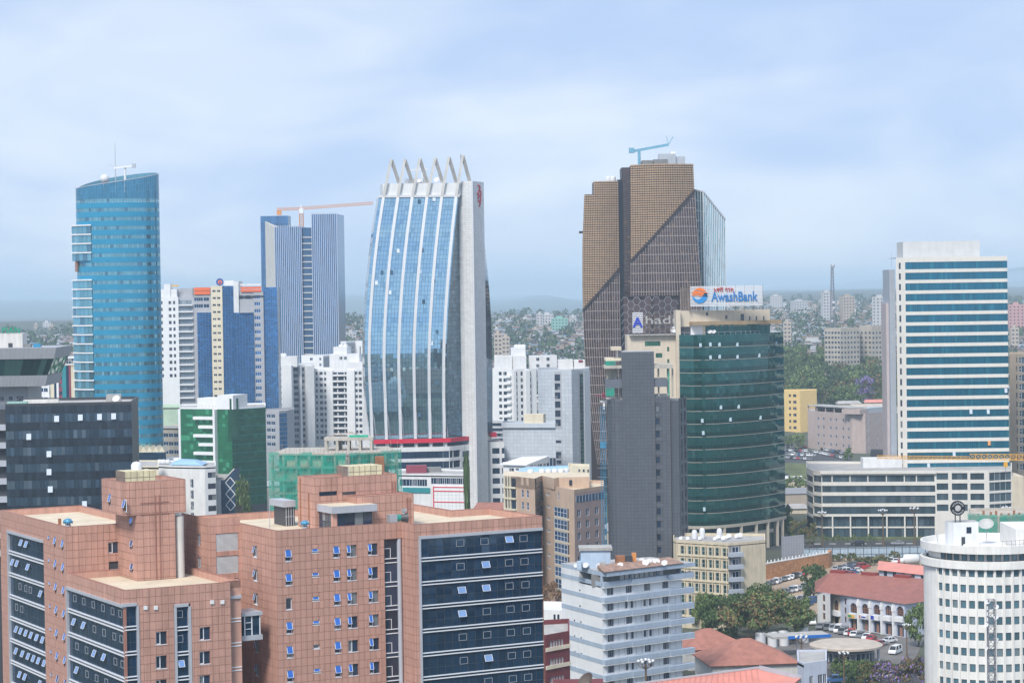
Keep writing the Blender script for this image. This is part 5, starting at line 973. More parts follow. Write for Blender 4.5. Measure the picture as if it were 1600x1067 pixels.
# ---- building site wrapped in green net
O_ = Bld('construction_site', 'unfinished concrete frame wrapped in green safety netting', 'building', 422, 702, 615, 0)
mat('raw_concrete', (.46, .43, .38), .9, var=.18, streak=.2); mat('bamboo', (.45, .38, .26), .8, var=.2)
zo = O_.lz(702); ox1 = O_.lx(623, 4, zo); oc = O_.lx(542, -6, zo)
foot = [(0, 0), (oc, -5), (ox1, 3), (ox1 - 4, 24), (2, 24)]; fo1, fo2 = Fr(foot[0], foot[1]), Fr(foot[1], foot[2])
STO = 3.5
for f in range(7):
    z = zo - 1.2 - f * STO; b = MB(); b.prism(foot, z - .35, z, 'raw_concrete', bottom=True); b.build('floor_slab', O_.e)
    cm = MB()
    for fr, n in ((fo1, 6), (fo2, 4)):
        for j in range(n + 1): s = min(max(fr.L * j / n, .4), fr.L - .4); cm.wbox(fr, s - .3, s + .3, -.9, -.3, z - STO, z - .36, 'raw_concrete')
    cm.wbox(fo1, 0.5, fo1.L, -6.2, -6, z - STO, z - .36, 'concrete_dark'); cm.wbox(fo2, 0.5, fo2.L, -6.2, -6, z - STO, z - .36, 'concrete_dark'); cm.build('column_row', O_.e)
    if f < 6:
        wm_ = MB()
        for j in range(6):
            if rnd.random() < .5: wm_.wbox(fo1, fo1.L * j / 6 + .6, fo1.L * (j + 1) / 6 - .6, -1.6, -1.4, z - STO, z - 1.2, 'beige')
        if wm_.f: wm_.build('infill_wall', O_.e)
# net: a translucent woven cloth in vertical sheets, sagging a little
m = bpy.data.materials.new('net'); m.use_nodes = True; MATS['net'] = m; t = m.node_tree; bs = t.nodes['Principled BSDF']; bs.inputs['Base Color'].default_value = (.02, .36, .26, 1); bs.inputs['Roughness'].default_value = .9
tr = t.nodes.new('ShaderNodeBsdfTransparent'); mxs = t.nodes.new('ShaderNodeMixShader'); nz_ = t.nodes.new('ShaderNodeTexNoise'); nz_.inputs['Scale'].default_value = .55; nz_.inputs['Detail'].default_value = 5; tcc = t.nodes.new('ShaderNodeTexCoord'); t.links.new(tcc.outputs['Object'], nz_.inputs['Vector'])
mrr = t.nodes.new('ShaderNodeMapRange'); mrr.inputs['From Min'].default_value = .35; mrr.inputs['From Max'].default_value = .65; mrr.inputs['To Min'].default_value = .34; mrr.inputs['To Max'].default_value = .74; t.links.new(nz_.outputs['Fac'], mrr.inputs['Value']); t.links.new(mrr.outputs['Result'], mxs.inputs['Fac'])
t.links.new(tr.outputs[0], mxs.inputs[1]); t.links.new(bs.outputs[0], mxs.inputs[2]); t.links.new(mxs.outputs[0], t.nodes['Material Output'].inputs['Surface'])
def netsheet(fr, s0, s1, z0, z1, out):
    b = MB(); nx_, nz2 = 5, 10; r0 = len(b.v)
    for i in range(nx_ + 1):
        for j in range(nz2 + 1):
            e = .0 if j in (0, nz2) else rnd.uniform(-.12, .12); b.v.append(fr.p(s0 + (s1 - s0) * i / nx_ + rnd.uniform(-.04, .04), out + e + .25 * math.sin(math.pi * i / nx_), z0 + (z1 - z0) * j / nz2))
    for i in range(nx_):
        for j in range(nz2): a = i * (nz2 + 1) + j; b.f.append((a, a + nz2 + 1, a + nz2 + 2, a + 1)); b.mi.append(b.m('net'))
    return b.build('safety_net', O_.e, smooth=True)
for fr, n in ((fo1, 7), (fo2, 5)):
    for i in range(n): netsheet(fr, fr.L * i / n, fr.L * (i + 1) / n, zo - 25, zo - .9 + rnd.uniform(-.5, .4), 1.5)
sc_ = MB()
for fr, n in ((fo1, 22), (fo2, 15)):
    for i in range(n + 1): s = fr.L * i / n; sc_.tube(fr.p(s, 1.3, zo - 26), fr.p(s + rnd.uniform(-.1, .1), 1.3, zo + rnd.uniform(-.6, 1.9)), .06, .05, 5, 'bamboo', False)
    for j in range(15): z = zo - 1 - j * 1.7; sc_.tube(fr.p(0, 1.3, z), fr.p(fr.L, 1.3, z + rnd.uniform(-.15, .15)), .05, .05, 5, 'bamboo', False)
sc_.build('scaffolding', O_.e, kind='stuff')
px0, px1 = O_.lx(509, 9, zo), O_.lx(580, 9, zo); pe = MB(); zpe = O_.lz(684, px0, 9)
pe.box(px0 - .4, px1 + .5, 8.6, 15, zpe - .8, zpe, 'raw_concrete')
for i in range(5): x = px0 + (px1 - px0) * i / 4; pe.box(x - .35, x + .35, 8.7, 9.4, zo - 1.2, zpe - .81, 'raw_concrete'); pe.box(x - .35, x + .35, 14, 14.7, zo - 1.2, zpe - .81, 'raw_concrete')
pe.box(px0 + 3, px0 + 4.2, 12, 14, zo - 1.2, zpe - .82, 'concrete_dark'); pe.build('roof_frame', O_.e)
rb = MB()
for i in range(26): fr, n = ((fo1, 16) if i < 16 else (fo2, 10)); s = fr.L * (i % 16) / n; rb.tube(fr.p(s, -.6, zo - 1.2), fr.p(s, -.6, zo + rnd.uniform(-.2, .7)), .04, .04, 4, 'rust', False)
for i in range(5): rb.tube((px0 + rnd.uniform(0, px1 - px0), 12, zpe), (px0 + rnd.uniform(0, px1 - px0), 12, zpe + 1.4), .05, .05, 4, 'rust', False)
rb.build('rebar', O_.e, kind='stuff')
b = MB(); gx = O_.lx(544, 6, zo + 3); b.box(gx, gx + 5, 9.5, 12, zpe, zpe + .5, 'net_roll'); mat('net_roll', (.02, .40, .25), .8, var=.2); b.build('tarpaulin', O_.e)
b = MB(); hx_ = O_.lx(588, -3, zo - 8); b.box(hx_ - .2, hx_ + 2.2, -4.4, -2.8, zo - 7, zo - 2, 'rust'); b.build('hoist_cage', O_.e)
# ---- low white shop building with the red-framed wall
Q_ = slab('shop_building', 'low white building with a red-framed white panel wall below the spiked tower', 'building', [(620, 724), (672, 720), (732, 716)], (2, 741), back=20, wall='white_wall', par=.5)
face(Q_, 0, [(632, 4.5), (645, 1.8), (657, 3.4)], [(754, 2.2)], nx=4, fw=.08, kg='glass_navy'); fr, _, _ = face(Q_, 1, [(677, 2.6), (687, 2.4), (697, 2.4), (706.5, 2.3), (715.5, 2.2), (724.5, 2.0)], [(751.5, 2.0)], nx=3, fw=.08, kg='glass_navy')
for zt_, zb_, k, nm in ((760, 764, 'teal_panel', 'fascia'),): 
    b = MB(); b.wbox(Q_.F[0], 2, Q_.F[0].L, .02, .3, zf(Q_, fr, 2, zb_ + 6), zf(Q_, fr, 2, zt_ + 2), k); b.build(nm, Q_.e)
b = MB(); s0, s1 = sx(Q_, fr, 676), sx(Q_, fr, 728); z1, z0 = zf(Q_, fr, 4, 760), zf(Q_, fr, 4, 800); b.wbox(fr, s0, s1, .03, .5, z0, z1, 'white'); b.build('panel_wall', Q_.e)
b = MB()
for z in (z1 - .25, z1 - 1.5, z1 - 4.9): b.wbox(fr, s0 - .1, s1 + .05, .45, .6, z, z + .28, 'red_band')
b.build('red_trim', Q_.e); b = MB(); b.wbox(fr, s0 - .2, s0 + .1, .3, .62, z0, z1 + .06, 'red_band'); b.build('red_trim', Q_.e)
b = MB()
for i in range(1, 9): b.wbox(fr, s0 + (s1 - s0) * i / 9 - .03, s0 + (s1 - s0) * i / 9 + .03, .5, .53, z0, z1 - 1.5, 'frame_grey')
for i in range(4): b.wbox(fr, s0, s1, .5, .52, z1 - 2.6 - i * 1.1, z1 - 2.55 - i * 1.1, 'frame_grey')
b.build('panel_joints', Q_.e)
b = MB(); b.box(Q_.P[1][0] - 8, Q_.P[1][0] - 1.5, 6, 10, Q_.zt - .5, Q_.zt + 1.9, 'maroon'); b.box(Q_.P[1][0] - 4, Q_.P[1][0] + 3, 9, 13, Q_.zt - .5, Q_.zt + 1.0, 'concrete_dark'); b.build('penthouse', Q_.e)
# ---- white apartments and the pale tiled tower right of the spiked tower
R1 = slab('apartment_block', 'white apartment block with drying balconies right of the spiked tower', 'building', [(767, 1130), (800, 1125), (838, 1132)], (1, 577), back=20, wall='white')
face(R1, 0, [(781, 1.6), (788.5, 1.8)], [(583.5 + 10.2 * i, 1.7) for i in range(8)], fw=.06, kf='frame_dark'); face(R1, 1, [(806.5, .8), (814.5, 1.2), (828, .8)], [(583.5 + 10.2 * i, 1.9) for i in range(8)], fw=.05, kf='frame_dark')
fr = R1.F[0]; bm = MB(); bm.wbox(q if False else Fr((0, 0), (1, 0)), 0, 2.6, .02, 1.4, 0, 1.05, 'white'); bme = bm.mesh('balcony')
for i in range(9): link('balcony', bme, R1.e, fr.p(sx(R1, fr, 791), 0, zf(R1, fr, 5, 590 + 10.2 * i)), fr.ang)
b = MB(); fr1 = R1.F[1]; b.wbox(fr1, sx(R1, fr1, 819), sx(R1, fr1, 825.5), .03, 1.3, 0, R1.zt - .8, 'white'); b.wbox(fr1, 0.3, sx(R1, fr1, 804.5), .03, .9, 0, R1.zt - .8, 'white'); b.build('pier', R1.e)
for p0_, p1_, py_, dp, k in ((772, 800, 556, 8, 'white_wall'), (798, 821, 544, 9, 'white_wall'), (803, 822, 556, 6, 'white_wall'), (826, 870, 556, 10, 'white_wall')):
    b = MB(); x0, x1 = R1.lx(p0_, dp, 60), R1.lx(p1_, dp, 60); b.box(x0, x1, dp, dp + 9, R1.zt - 5, R1.lz(py_, x0, dp), k); b.build('penthouse', R1.e)
for p in (807, 812, 818): wtank(R1, R1.lx(p, 13, 60), 13, R1.lz(544.2, 5, 9), 1.3, 1.7)
fq = Fr((R1.lx(826, 10, 60), 10), (R1.lx(870, 10, 60), 10))
for p, py_ in ((816, 562), (816, 572)): R1.win(Fr((0, 6), (1, 6)), R1.lx(p, 6, 60), R1.lz(py_, 5, 6), 1.6, 1.6, 2, fw=.06)
for p in (840, 856): 
    for py_ in (562, 572): R1.win(fq, sx(R1, fq, p), R1.lz(py_, 5, 10), 1.6, 1.6, 2, fw=.06, rec=-.05)
S1 = slab('office_tower', 'pale tiled office block with a single column of windows left of the brown tower', 'tower', [(840, 925), (893, 922), (903, 926), (921, 932)], (1, 577), back=22, wall='tile_pale')
pmat('tile_pale', (.55, .60, .66), .4, piece=.05, var=.05, streak=.06)
def grid_clad(bu, i, tw, th, z0, z1, k='tile_pale', holes=()):
    fr = bu.F[i]; b = MB(); nx2, nz2 = max(1, round(fr.L / tw)), max(1, round((z1 - z0) / th))
    bu.tl = 0
    for a in range(nx2):
        for c in range(nz2):
            s0, s1, q0, q1 = fr.L * a / nx2, fr.L * (a + 1) / nx2, z0 + (z1 - z0) * c / nz2, z0 + (z1 - z0) * (c + 1) / nz2
            if any(h[0] < s1 - .05 and h[1] > s0 + .05 and h[2] < q1 - .05 and h[3] > q0 + .05 for h in holes): continue
            b.poly([fr.p(s0 + .04, .05, q0 + .04), fr.p(s1 - .04, .05, q0 + .04), fr.p(s1 - .04, .05, q1 - .04), fr.p(s0 + .04, .05, q1 - .04)], k)
    b.build('cladding', bu.e, kind='stuff')
fr, C0, R0 = face(S1, 0, [(870.5, 2.2)], [(590, 2.6), (604, 2.6), (618, 2.6), (632, 2.6), (646, 2.6), (660.5, 2.6), (690, 1.0), (711, 2.6), (722, 1.6)], nx=2, nz=2, fw=.1, kf='frame_dark', wall='frame_grey')
grid_clad(S1, 0, 1.45, 1.45, 0, S1.zt - .95, holes=[(c - w / 2, c + w / 2, r - h / 2, r + h / 2) for c, w in C0 for r, h in R0])
face(S1, 1, wall='frame_grey'); grid_clad(S1, 1, 1.4, 1.45, 0, S1.zt - .95); face(S1, 2, wall='frame_grey'); fr = S1.F[2]
b = MB(); b.panes(lambda u, v: fr.p(sx(S1, fr, 905) + (sx(S1, fr, 910) - sx(S1, fr, 905)) * u, .12, (S1.zt - 2) * v), lin(0, 1, 2), lin(0, 1, 34), 'glass_teal', .08, .1); b.build('glazing_strip', S1.e)
b = MB(); b.wbox(fr, sx(S1, fr, 911.5), fr.L, .03, .3, 0, S1.zt - 1, 'tile_pale'); b.build('pier', S1.e)
b = MB(); b.box(S1.lx(872, 8, 60), S1.lx(895, 8, 60), 8, 14, S1.zt - .9, S1.lz(562, 5, 8), 'white_wall'); b.box(S1.lx(897, 5, 60), S1.lx(914, 5, 60), 6, 14, S1.zt - .9, S1.lz(563, 5, 8), 'white'); b.box(S1.lx(904, 5, 60), S1.lx(911, 5, 60), 5.9, 6.0, S1.lz(567, 5, 6), S1.lz(563, 5, 6), 'maroon'); b.build('penthouse', S1.e)
S2 = slab('office_building', 'blank pale tiled hall wall in front of the single-column tower', 'building', [(785, 900), (868, 895)], (1, 660), back=12, wall='frame_grey', par_k='tile_pale')
face(S2, 0, [(831, 10.5), (851, 8)], [(722, 3.4)], nx=6, fw=.12, kf='frame_white'); fr = S2.F[0]; z9 = zf(S2, fr, 10, 715); grid_clad(S2, 0, 1.45, 1.45, z9, S2.zt - .95)
b = MB(); b.wbox(fr, -.2, fr.L + .1, .08, .9, zf(S2, fr, 8, 668), S2.zt - .2, 'tile_pale'); b.build('cornice', S2.e); b = MB(); b.wbox(fr, sx(S2, fr, 818), sx(S2, fr, 848), -4, .3, S2.zt - .3, zf(S2, fr, 8, 647), 'cream'); b.build('penthouse', S2.e)
S3 = slab('low_building', 'dark banded small block between the spiked tower and the pale tiled hall', 'building', [(768, 985), (787, 983)], (0, 657), back=12, wall='white_wall'); fr, _, _ = face(S3, 0)
for k in range(4): band(S3, fr, .3, fr.L - .2, zf(S3, fr, 2, 663 + 8 * k), 1.2, 4, proud=.3)
S4 = slab('low_building', 'white shed with a tilted white roof beside the pale tiled hall', 'building', [(786, 800), (822, 795)], (0, 726), back=14, wall='white_wall', roof='white'); face(S4, 0, [(797, 2), (806, 1.2), (815, 1.2)], [(735, 1.6)], fw=.06)
b = MB(); fr = S4.F[0]; b.hexa([fr.p(-.8, .8, S4.zt), fr.p(fr.L + .8, .8, S4.zt), fr.p(fr.L + .8, -14, S4.zt), fr.p(-.8, -14, S4.zt), fr.p(-.8, .8, S4.zt + .4), fr.p(fr.L + .8, .8, S4.zt + .4), fr.p(fr.L + .8, -14, S4.zt + 2.4), fr.p(-.8, -14, S4.zt + 1.8)], 'white'); b.build('roof_sheet', S4.e)
S5 = slab('low_building', 'small house under a blue sheet roof beside the pale tiled tower', 'building', [(806, 770), (888, 765)], (0, 739), back=12, wall='white_wall', roof='blue_sheet'); face(S5, 0)
b = MB(); fr = S5.F[0]; b.hexa([fr.p(-.5, .6, S5.zt), fr.p(fr.L, .6, S5.zt), fr.p(fr.L, -12, S5.zt), fr.p(-.5, -12, S5.zt), fr.p(1, -4, S5.zt + 1.4), fr.p(fr.L, -4, S5.zt + 2.2), fr.p(fr.L, -8, S5.zt + 2.2), fr.p(1, -8, S5.zt + 1.4)], 'blue_sheet'); b.build('roof_sheet', S5.e)
S6 = slab('low_building', 'small cream plant block with three square openings behind the peach offices', 'building', [(888, 740), (921, 735)], (0, 727), back=10, wall='cream'); face(S6, 0, [(903, .8), (910, .8), (917, .8)], [(735, .9)], fw=0)
# ---- peach office building
Tt = slab('office_building', 'peach rendered office building with blue tinted window bays', 'building', [(787, 652), (807, 648), (836, 640), (847, 650), (868, 640), (897, 628), (944, 640)], (5, 765), back=18, wall='peach', par=.9, roof='roof_cream')
mat('peach', (.56, .41, .31), .8, var=.08, streak=.15); mat('mauve', (.42, .32, .31), .8, var=.08, streak=.1); glass('blue_film', (.07, .15, .30), .45, .08, .3)
zt = Tt.zt; upz = Tt.lz(742, 10, 0)
rT = [772 + 19 * i for i in range(7)]
def up(i, cols, rows, k='peach', **kw):
    fr = Tt.F[i]; b = MB(); C = [(sx(Tt, fr, p), w) for p, w in cols]; Rr = [(zf(Tt, fr, fr.L / 2, y), h) for y, h in rows]; Tt.wingrid(b, fr, 0, fr.L, 0, upz, C, Rr, k, **kw); b.build('wall', Tt.e); return fr
fr = up(0, [], [], 'cream'); fl_ = [(zf(Tt, fr, 2, 753.5 + 17 * i)) for i in range(7)]
lg = MB()
for z in fl_: lg.wbox(fr, .8, fr.L - .2, .03, .1, z - 1.1, z + 1.3, 'glass_dark'); lg.wbox(fr, .6, fr.L, .1, .6, z - 1.6, z - 1.15, 'cream')
for s in (.65, 1.9, 3.0): lg.wbox(fr, s, s + .35, .1, .5, 0, upz, 'cream')
lg.build('loggia_glazing', Tt.e)
up(1, [(814, 1.15), (822, 1.15)], [(752 + 19.2 * i, 2.1) for i in range(7)], nx=1, nz=2, kg='blue_film', fw=.08)
fr = up(2, [], []); b = MB(); b.panes(lambda u, v: fr.p(fr.L * u, .1, upz * v), [0, 1], lin(0, 1, 26), 'glass_navy', .1, .15, .02); b.build('stair_glazing', Tt.e)
up(3, [(854, 2.6)], [(753, 1.0)] + [(772.5 + 19 * i, .8) for i in range(7)], nx=5, fw=.06, kf='frame_white', kg='glass_dark')
fr = Tt.F[4]; face(Tt, 4, [(862, .9), (870, .9)], [(777, 2.2)], nx=1, nz=2, kg='blue_film'); b = MB(); s0, s1 = sx(Tt, fr, 866), sx(Tt, fr, 886)
for k in range(7):
    z = zf(Tt, fr, fr.L * .6, 801.5 + 18.8 * k); o = link('bay_window', wmesh(s1 - s0, 2.6, 4, 2, 'frame_white', 'blue_film', .1, -.5), Tt.e, fr.p((s0 + s1) / 2, 0, z), fr.ang); b.wbox(fr, s0 - .1, s1 + .1, .02, .62, z - 1.9, z - 1.35, 'beige'); b.wbox(fr, s0, s1, .02, .46, z - 1.3, z + 1.3, 'frame_dark')
b.build('bay_sill', Tt.e)
face(Tt, 5, [(902, 1.6), (915.5, 1.6), (930, 1.6), (943, 1.6)], [(799 + 18 * i, 2.0) for i in range(7)], wall='mauve', nx=2, fw=.07, kg='glass_blue'); fr = Tt.F[5]
band(Tt, fr, sx(Tt, fr, 897.5), fr.L, zf(Tt, fr, 4, 778.5), 1.9, 9, 'blue_film', 'frame_white', proud=.22)
ub = MB(); P = Tt.P; ub.prism([P[0], P[1], P[2], P[3], (P[4][0] - .3, P[4][1]), (P[4][0] + 1, P[4][1] + 3), (P[6][0] - 4, P[6][1] + 3), (P[6][0] - 4, P[6][1] + 17), (P[0][0], P[0][1] + 17)], zt - .9, upz, 'peach', 'roof_cream'); ub.build('upper_storey', Tt.e)
for p, y in ((828, 8), (846, 9), (856, 9), (866, 9), (876, 9), (884, 10)): wtank(Tt, Tt.lx(p, y, 45), y, upz + .01, .9, 1.1)
b = MB(); b.box(Tt.lx(889.5, 0, 44) - .4, Tt.lx(889.5, 0, 44) + .4, P[4][1] + 2.7, P[4][1] + 2.98, zt, upz - .8, 'glass_dark'); b.build('window', Tt.e)
def fitw(o, w):
    xs = [v.co.x for v in o.data.vertices]; o.scale[0] = w / max(max(xs) - min(xs), .01)
# ================================================================== right side
# ---- bronze tower with the gold lattice, teal wing
U = Bld('office_tower', 'curved bronze tower half wrapped in a gold lattice with a diagonal edge', 'tower', 985, 450, 1000, 0)
glass('bronze_glass', (.10, .068, .062), .45, .08, .2, .6, (.18, .11, .07), .05); mat('gold_slat', (.48, .325, .20), .5, .1, var=.08); mat('bronze_dark', (.05, .035, .035), .5, .2, var=.1); mat('grid_cream', (.40, .33, .31), .5, var=0)
def interp(q, y):
    for (a, pa), (b_, pb) in zip(q, q[1:]):
        if a <= y <= b_: return pa + (pb - pa) * (y - a) / (b_ - a)
    return q[0][1] if y < q[0][0] else q[-1][1]
eL = [(250, 914), (302, 913), (380, 910), (450, 910), (520, 912), (580, 916), (640, 922), (725, 934)]; eR = [(250, 1083), (300, 1085), (380, 1090), (450, 1095), (520, 1098), (600, 1098), (725, 1092)]
def usurf(left, right, bul, dep):
    def S(u, py):
        z = U.lz(py, 0, 0); a, c = left(py), right(py); px = a + (c - a) * u; n = dep - bul * math.sin(math.pi * (u * .8 + .1)); x = U.lx(px, n, z); return (x, n, z)
    return S
def lattice(S, nu, py0, py1, step, diag, top=None, mat_up='gold_slat'):
    rows_ = int((py1 - py0) / step); up_, lo_ = MB(), MB(); (xa, za), (xb, zb) = diag
    for i in range(nu):
        for j in range(rows_):
            y0, y1 = py0 + step * j, py0 + step * (j + 1); u0, u1 = i / nu, (i + 1) / nu
            if top and top((u0 + u1) / 2) > y0: continue
            p = Vector(S((u0 + u1) / 2, (y0 + y1) / 2)); on = p.z > za + (zb - za) * (p.x - xa) / (xb - xa)
            T_ = lambda u, v: S(u, y1 + (y0 - y1) * v)
            if on: up_.panes(T_, [u0, u1], [0, 1], mat_up, .2, .38, .02, -.1)
            elif j % 2 == 0: 
                T2 = lambda u, v: S(u, y0 + 2 * step + (y0 - (y0 + 2 * step)) * v); lo_.panes(T2, [u0, u1], [0, 1], 'bronze_glass', .16, .16, .012, .0)
    up_.build('lattice', U.e, kind='stuff'); lo_.build('glazing', U.e, kind='stuff')
SL = usurf(lambda y: interp(eL, y), lambda y: 966 + (y - 282) * .012, 3.5, 2)
SR = usurf(lambda y: 985.0 + (y - 260) * .004, lambda y: interp(eR, y), 6.5, 2)
def ul(px, py): return (U.lx(px, 0, U.lz(py)), U.lz(py))
lattice(SL, 15, 282, 725, 3.6, (ul(911, 484), ul(966, 420)), top=lambda u: 302 if u < .27 else 282)
lattice(SR, 27, 257, 725, 3.6, (ul(985, 408), ul(1085, 299)))
b = MB()
for S, t0 in ((SL, 303), (SR, 259)): b.panes(lambda u, v: tuple(Vector(S(u, 730 + (t0 - 730) * v)) + Vector((0, .35, 0))), lin(0, 1, 8), lin(0, 1, 30), 'bronze_dark', 0, 0, 0)
b.build('core_wall', U.e, kind='stuff')
b = MB(); gl = MB()
for S, (a_, c_), nu_ in ((SL, ((911, 484), (966, 420)), 15), (SR, ((985, 408), (1085, 299)), 27)):
    P = [S(i / 8, a_[1] + (c_[1] - a_[1]) * i / 8) for i in range(9)]
    for p, q_ in zip(P, P[1:]): b.beam(Vector(p) + Vector((0, -.4, 0)), Vector(q_) + Vector((0, -.4, 0)), .9, .9, 'bronze_dark')
    for i in range(nu_ + 1):
        pts = [S(i / nu_, a_[1] + (c_[1] - a_[1]) * i / nu_ + (725 - a_[1] - (c_[1] - a_[1]) * i / nu_) * k / 8) for k in range(9)]
        for p, q_ in zip(pts, pts[1:]): gl.beam(Vector(p) + Vector((0, -.12, 0)), Vector(q_) + Vector((0, -.12, 0)), .17, .2, 'grid_cream', up=(0, 1, 0))
    y = a_[1]
    for j in range(34):
        y = 300 + 14.4 * j - 2
        us2 = [k / nu_ for k in range(nu_ + 1) if y > a_[1] + (c_[1] - a_[1]) * k / nu_]
        for u0, u1 in zip(us2, us2[1:]): gl.beam(Vector(S(u0, y)) + Vector((0, -.12, 0)), Vector(S(u1, y)) + Vector((0, -.12, 0)), .17, .2, 'grid_cream')
b.build('diagonal_trim', U.e, kind='stuff'); gl.build('mullion_grid', U.e)
b = MB(); x0, x1 = U.lx(965, 5, 120), U.lx(986, 5, 120); xm = U.lx(972, 5, 120); b.box(x0, xm, 3, 20, 0, U.lz(281, x0, 3), 'bronze_black'); mat('bronze_black', (.012, .012, .022), .3, .2, var=0); b.box(xm, x1, 4, 20, 0, U.lz(262, xm, 4), 'bronze_dark'); b.build('slot_wall', U.e)
b = MB(); b.panes(lambda u, v: (xm + .5 + (x1 - xm - .8) * u, 3.9, U.lz(460, 0, 4) + (U.lz(264, 0, 4) - U.lz(460, 0, 4)) * v), lin(0, 1, 2), lin(0, 1, 34), 'bronze_glass', .2, .5, .01); b.build('slot_glazing', U.e)
b = MB(); xk0, xk1 = U.lx(914, 6, 120), U.lx(966, 6, 120); b.box(xk0 + 1, x1, 6, 26, 0, U.lz(304, 0, 6), 'bronze_dark'); b.box(U.lx(928, 6, 120), x1, 5.5, 24, 0, U.lz(283.5, 0, 6), 'bronze_dark'); b.box(x1, U.lx(1082, 6, 120), 4, 26, 0, U.lz(259, 0, 4), 'bronze_dark'); b.build('rear_wall', U.e)
zt = U.lz(257, 0, 3); b = MB()
for i, (p0_, p1_, h, k) in enumerate(((1003, 1020, 1.8, 'concrete_dark'), (1021, 1043, 2.2, 'concrete_dark'), (1030, 1056, 4.6, 'metal_light'), (1048, 1056, 5.6, 'white'), (1056, 1071, 3.4, 'metal_light'))): b.box(U.lx(p0_, 8, 140), U.lx(p1_, 8, 140), 6 + i * .7, 14 + i * .5, zt - 1, zt + h, k)
b.build('plant_room', U.e)
b = MB(); xc = U.lx(999, 8, 140); b.tube((xc, 8, zt - 2), (xc, 8, zt + 6.2), .7, .6, 8, 'crane_blue'); xt = U.lx(1045, 8, 145); b.beam((U.lx(990, 8, 145), 8, zt + 6.0), (xt, 8, zt + 8.6), .9, 1.1, 'crane_blue'); b.box(U.lx(983, 8, 145), U.lx(991, 8, 145), 7, 9.5, zt + 5.2, zt + 7.4, 'crane_blue'); b.beam((xt, 8, zt + 8.6), (xt + 2, 8, zt + 12), .3, .3, 'crane_blue'); b.beam((xt, 8, zt + 8.6), (xt - 1, 8, zt + 12.6), .2, .2, 'crane_blue'); b.build('cleaning_crane', U.e)
zt2 = U.lz(281, 0, 8)
for p in (951, 958): wtank(U, U.lx(p, 12, 130), 12, zt2 - .3, 1.3, 2.2)
b = MB(); b.box(U.lx(905, 12, 110), U.lx(913, 12, 110), 11, 13, U.lz(362, 0, 12) - .5, U.lz(362, 0, 12) + .5, 'bronze_dark'); b.build('bracket', U.e)
# teal wing
glass('teal_glass', (.18, .42, .54), .75, .08, .25, .6, (.34, .56, .66), .2)
wx0, wx1, wx2 = U.lx(1084, 14, 100), U.lx(1100, 11, 100), U.lx(1133.5, 17, 100); b = MB(); fw1, fw2 = Fr((wx0, 13), (wx1, 11)), Fr((wx1, 11), (wx2, 17))
for fr, (pa, pb), n in ((fw1, (298, 302), 4), (fw2, (302, 345), 12)):
    za_, zb_ = U.lz(pa, 0, 12), U.lz(pb, 0, 14); b.panes(lambda u, v: fr.p(fr.L * u, 0, (za_ + (zb_ - za_) * u) * v), lin(0, 1, n), lin(0, 1, 30), 'teal_glass', .1, .12, .008)
    for i in range(n + 1): s = fr.L * i / n; b.wbox(fr, s - .14, s + .14, -.1, .32, 0, za_ + (zb_ - za_) * i / n, 'white')
    b.beam(fr.p(0, .1, za_), fr.p(fr.L, .1, zb_), .7, .7, 'grey_trim')
b.build('side_wing_glazing', U.e)
b = MB(); zA, zB2 = U.lz(302, 0, 12), U.lz(345, 0, 14); b.hexa([(wx1, 11.3, 0), (wx2 - .1, 17.3, 0), (wx2 - .1, 34, 0), (wx1, 34, 0), (wx1, 11.3, zA), (wx2 - .1, 17.3, zB2), (wx2 - .1, 34, zB2), (wx1, 34, zA)], 'frame_grey'); b.build('side_wing_wall', U.e)
# hexagon-clad block at the tower's foot
pmat('hex_panel', (.085, .06, .062), .4, piece=.12, var=.05); X_ = slab('podium_block', 'dark brown block clad in hexagon panels behind the beige stair core', 'building', [(974, 900), (1022, 893), (1062, 897)], (1, 462), back=20, wall='bronze_dark', par=.5)
for i in (0, 1):
    face(X_, i); fr = X_.F[i]; hb = MB(); r_ = 1.7
    for a in range(int(fr.L / (r_ * 1.5)) + 1):
        for c in range(14):
            s = a * r_ * 1.5 + .8; z = X_.zt - 2 - c * r_ * 1.732 - (r_ * .866 if a % 2 else 0)
            if s + r_ > fr.L + .6 or s < .7: continue
            hb.poly([fr.p(min(max(s + .94 * r_ * math.cos(k * math.pi / 3), .05), fr.L - .05), .12, z + .94 * r_ * math.sin(k * math.pi / 3)) for k in range(6)], 'hex_panel')
            for k in range(6):
                if k in (0, 1, 2): hb.beam(fr.p(min(s + r_ * math.cos(k * math.pi / 3), fr.L), .14, z + r_ * math.sin(k * math.pi / 3)), fr.p(min(s + r_ * math.cos((k + 1) * math.pi / 3), fr.L), .14, z + r_ * math.sin((k + 1) * math.pi / 3)), .1, .1, 'frame_grey')
    hb.build('hex_panel', X_.e, kind='stuff')
# ---- green glass bank tower
W = Bld('bank_tower', 'green glass bank tower with beige stair core carrying the AwashBank roof sign', 'tower', 1062, 640, 768, 0)
glass('bank_glass', (.010, .105, .095), .5, .05, .12, .7, (.035, .14, .13), .10); glass('bank_spand', (.006, .060, .055), .5, .07, .2, .7)
path = [W.c(p, d) for p, d in ((1062, 769), (1080, 765), (1100, 764.5), (1120, 766), (1140, 769), (1160, 773), (1180, 778), (1200, 784), (1213, 789), (1225, 795))]
cum = [0]
for a, c in zip(path, path[1:]): cum.append(cum[-1] + (Vector(c) - Vector(a)).length)
def Wp(u, z):
    s = u * cum[-1]
    for i in range(len(path) - 1):
        if s <= cum[i + 1] + 1e-6: t = (s - cum[i]) / (cum[i + 1] - cum[i]); return (path[i][0] + (path[i + 1][0] - path[i][0]) * t, path[i][1] + (path[i + 1][1] - path[i][1]) * t, z)
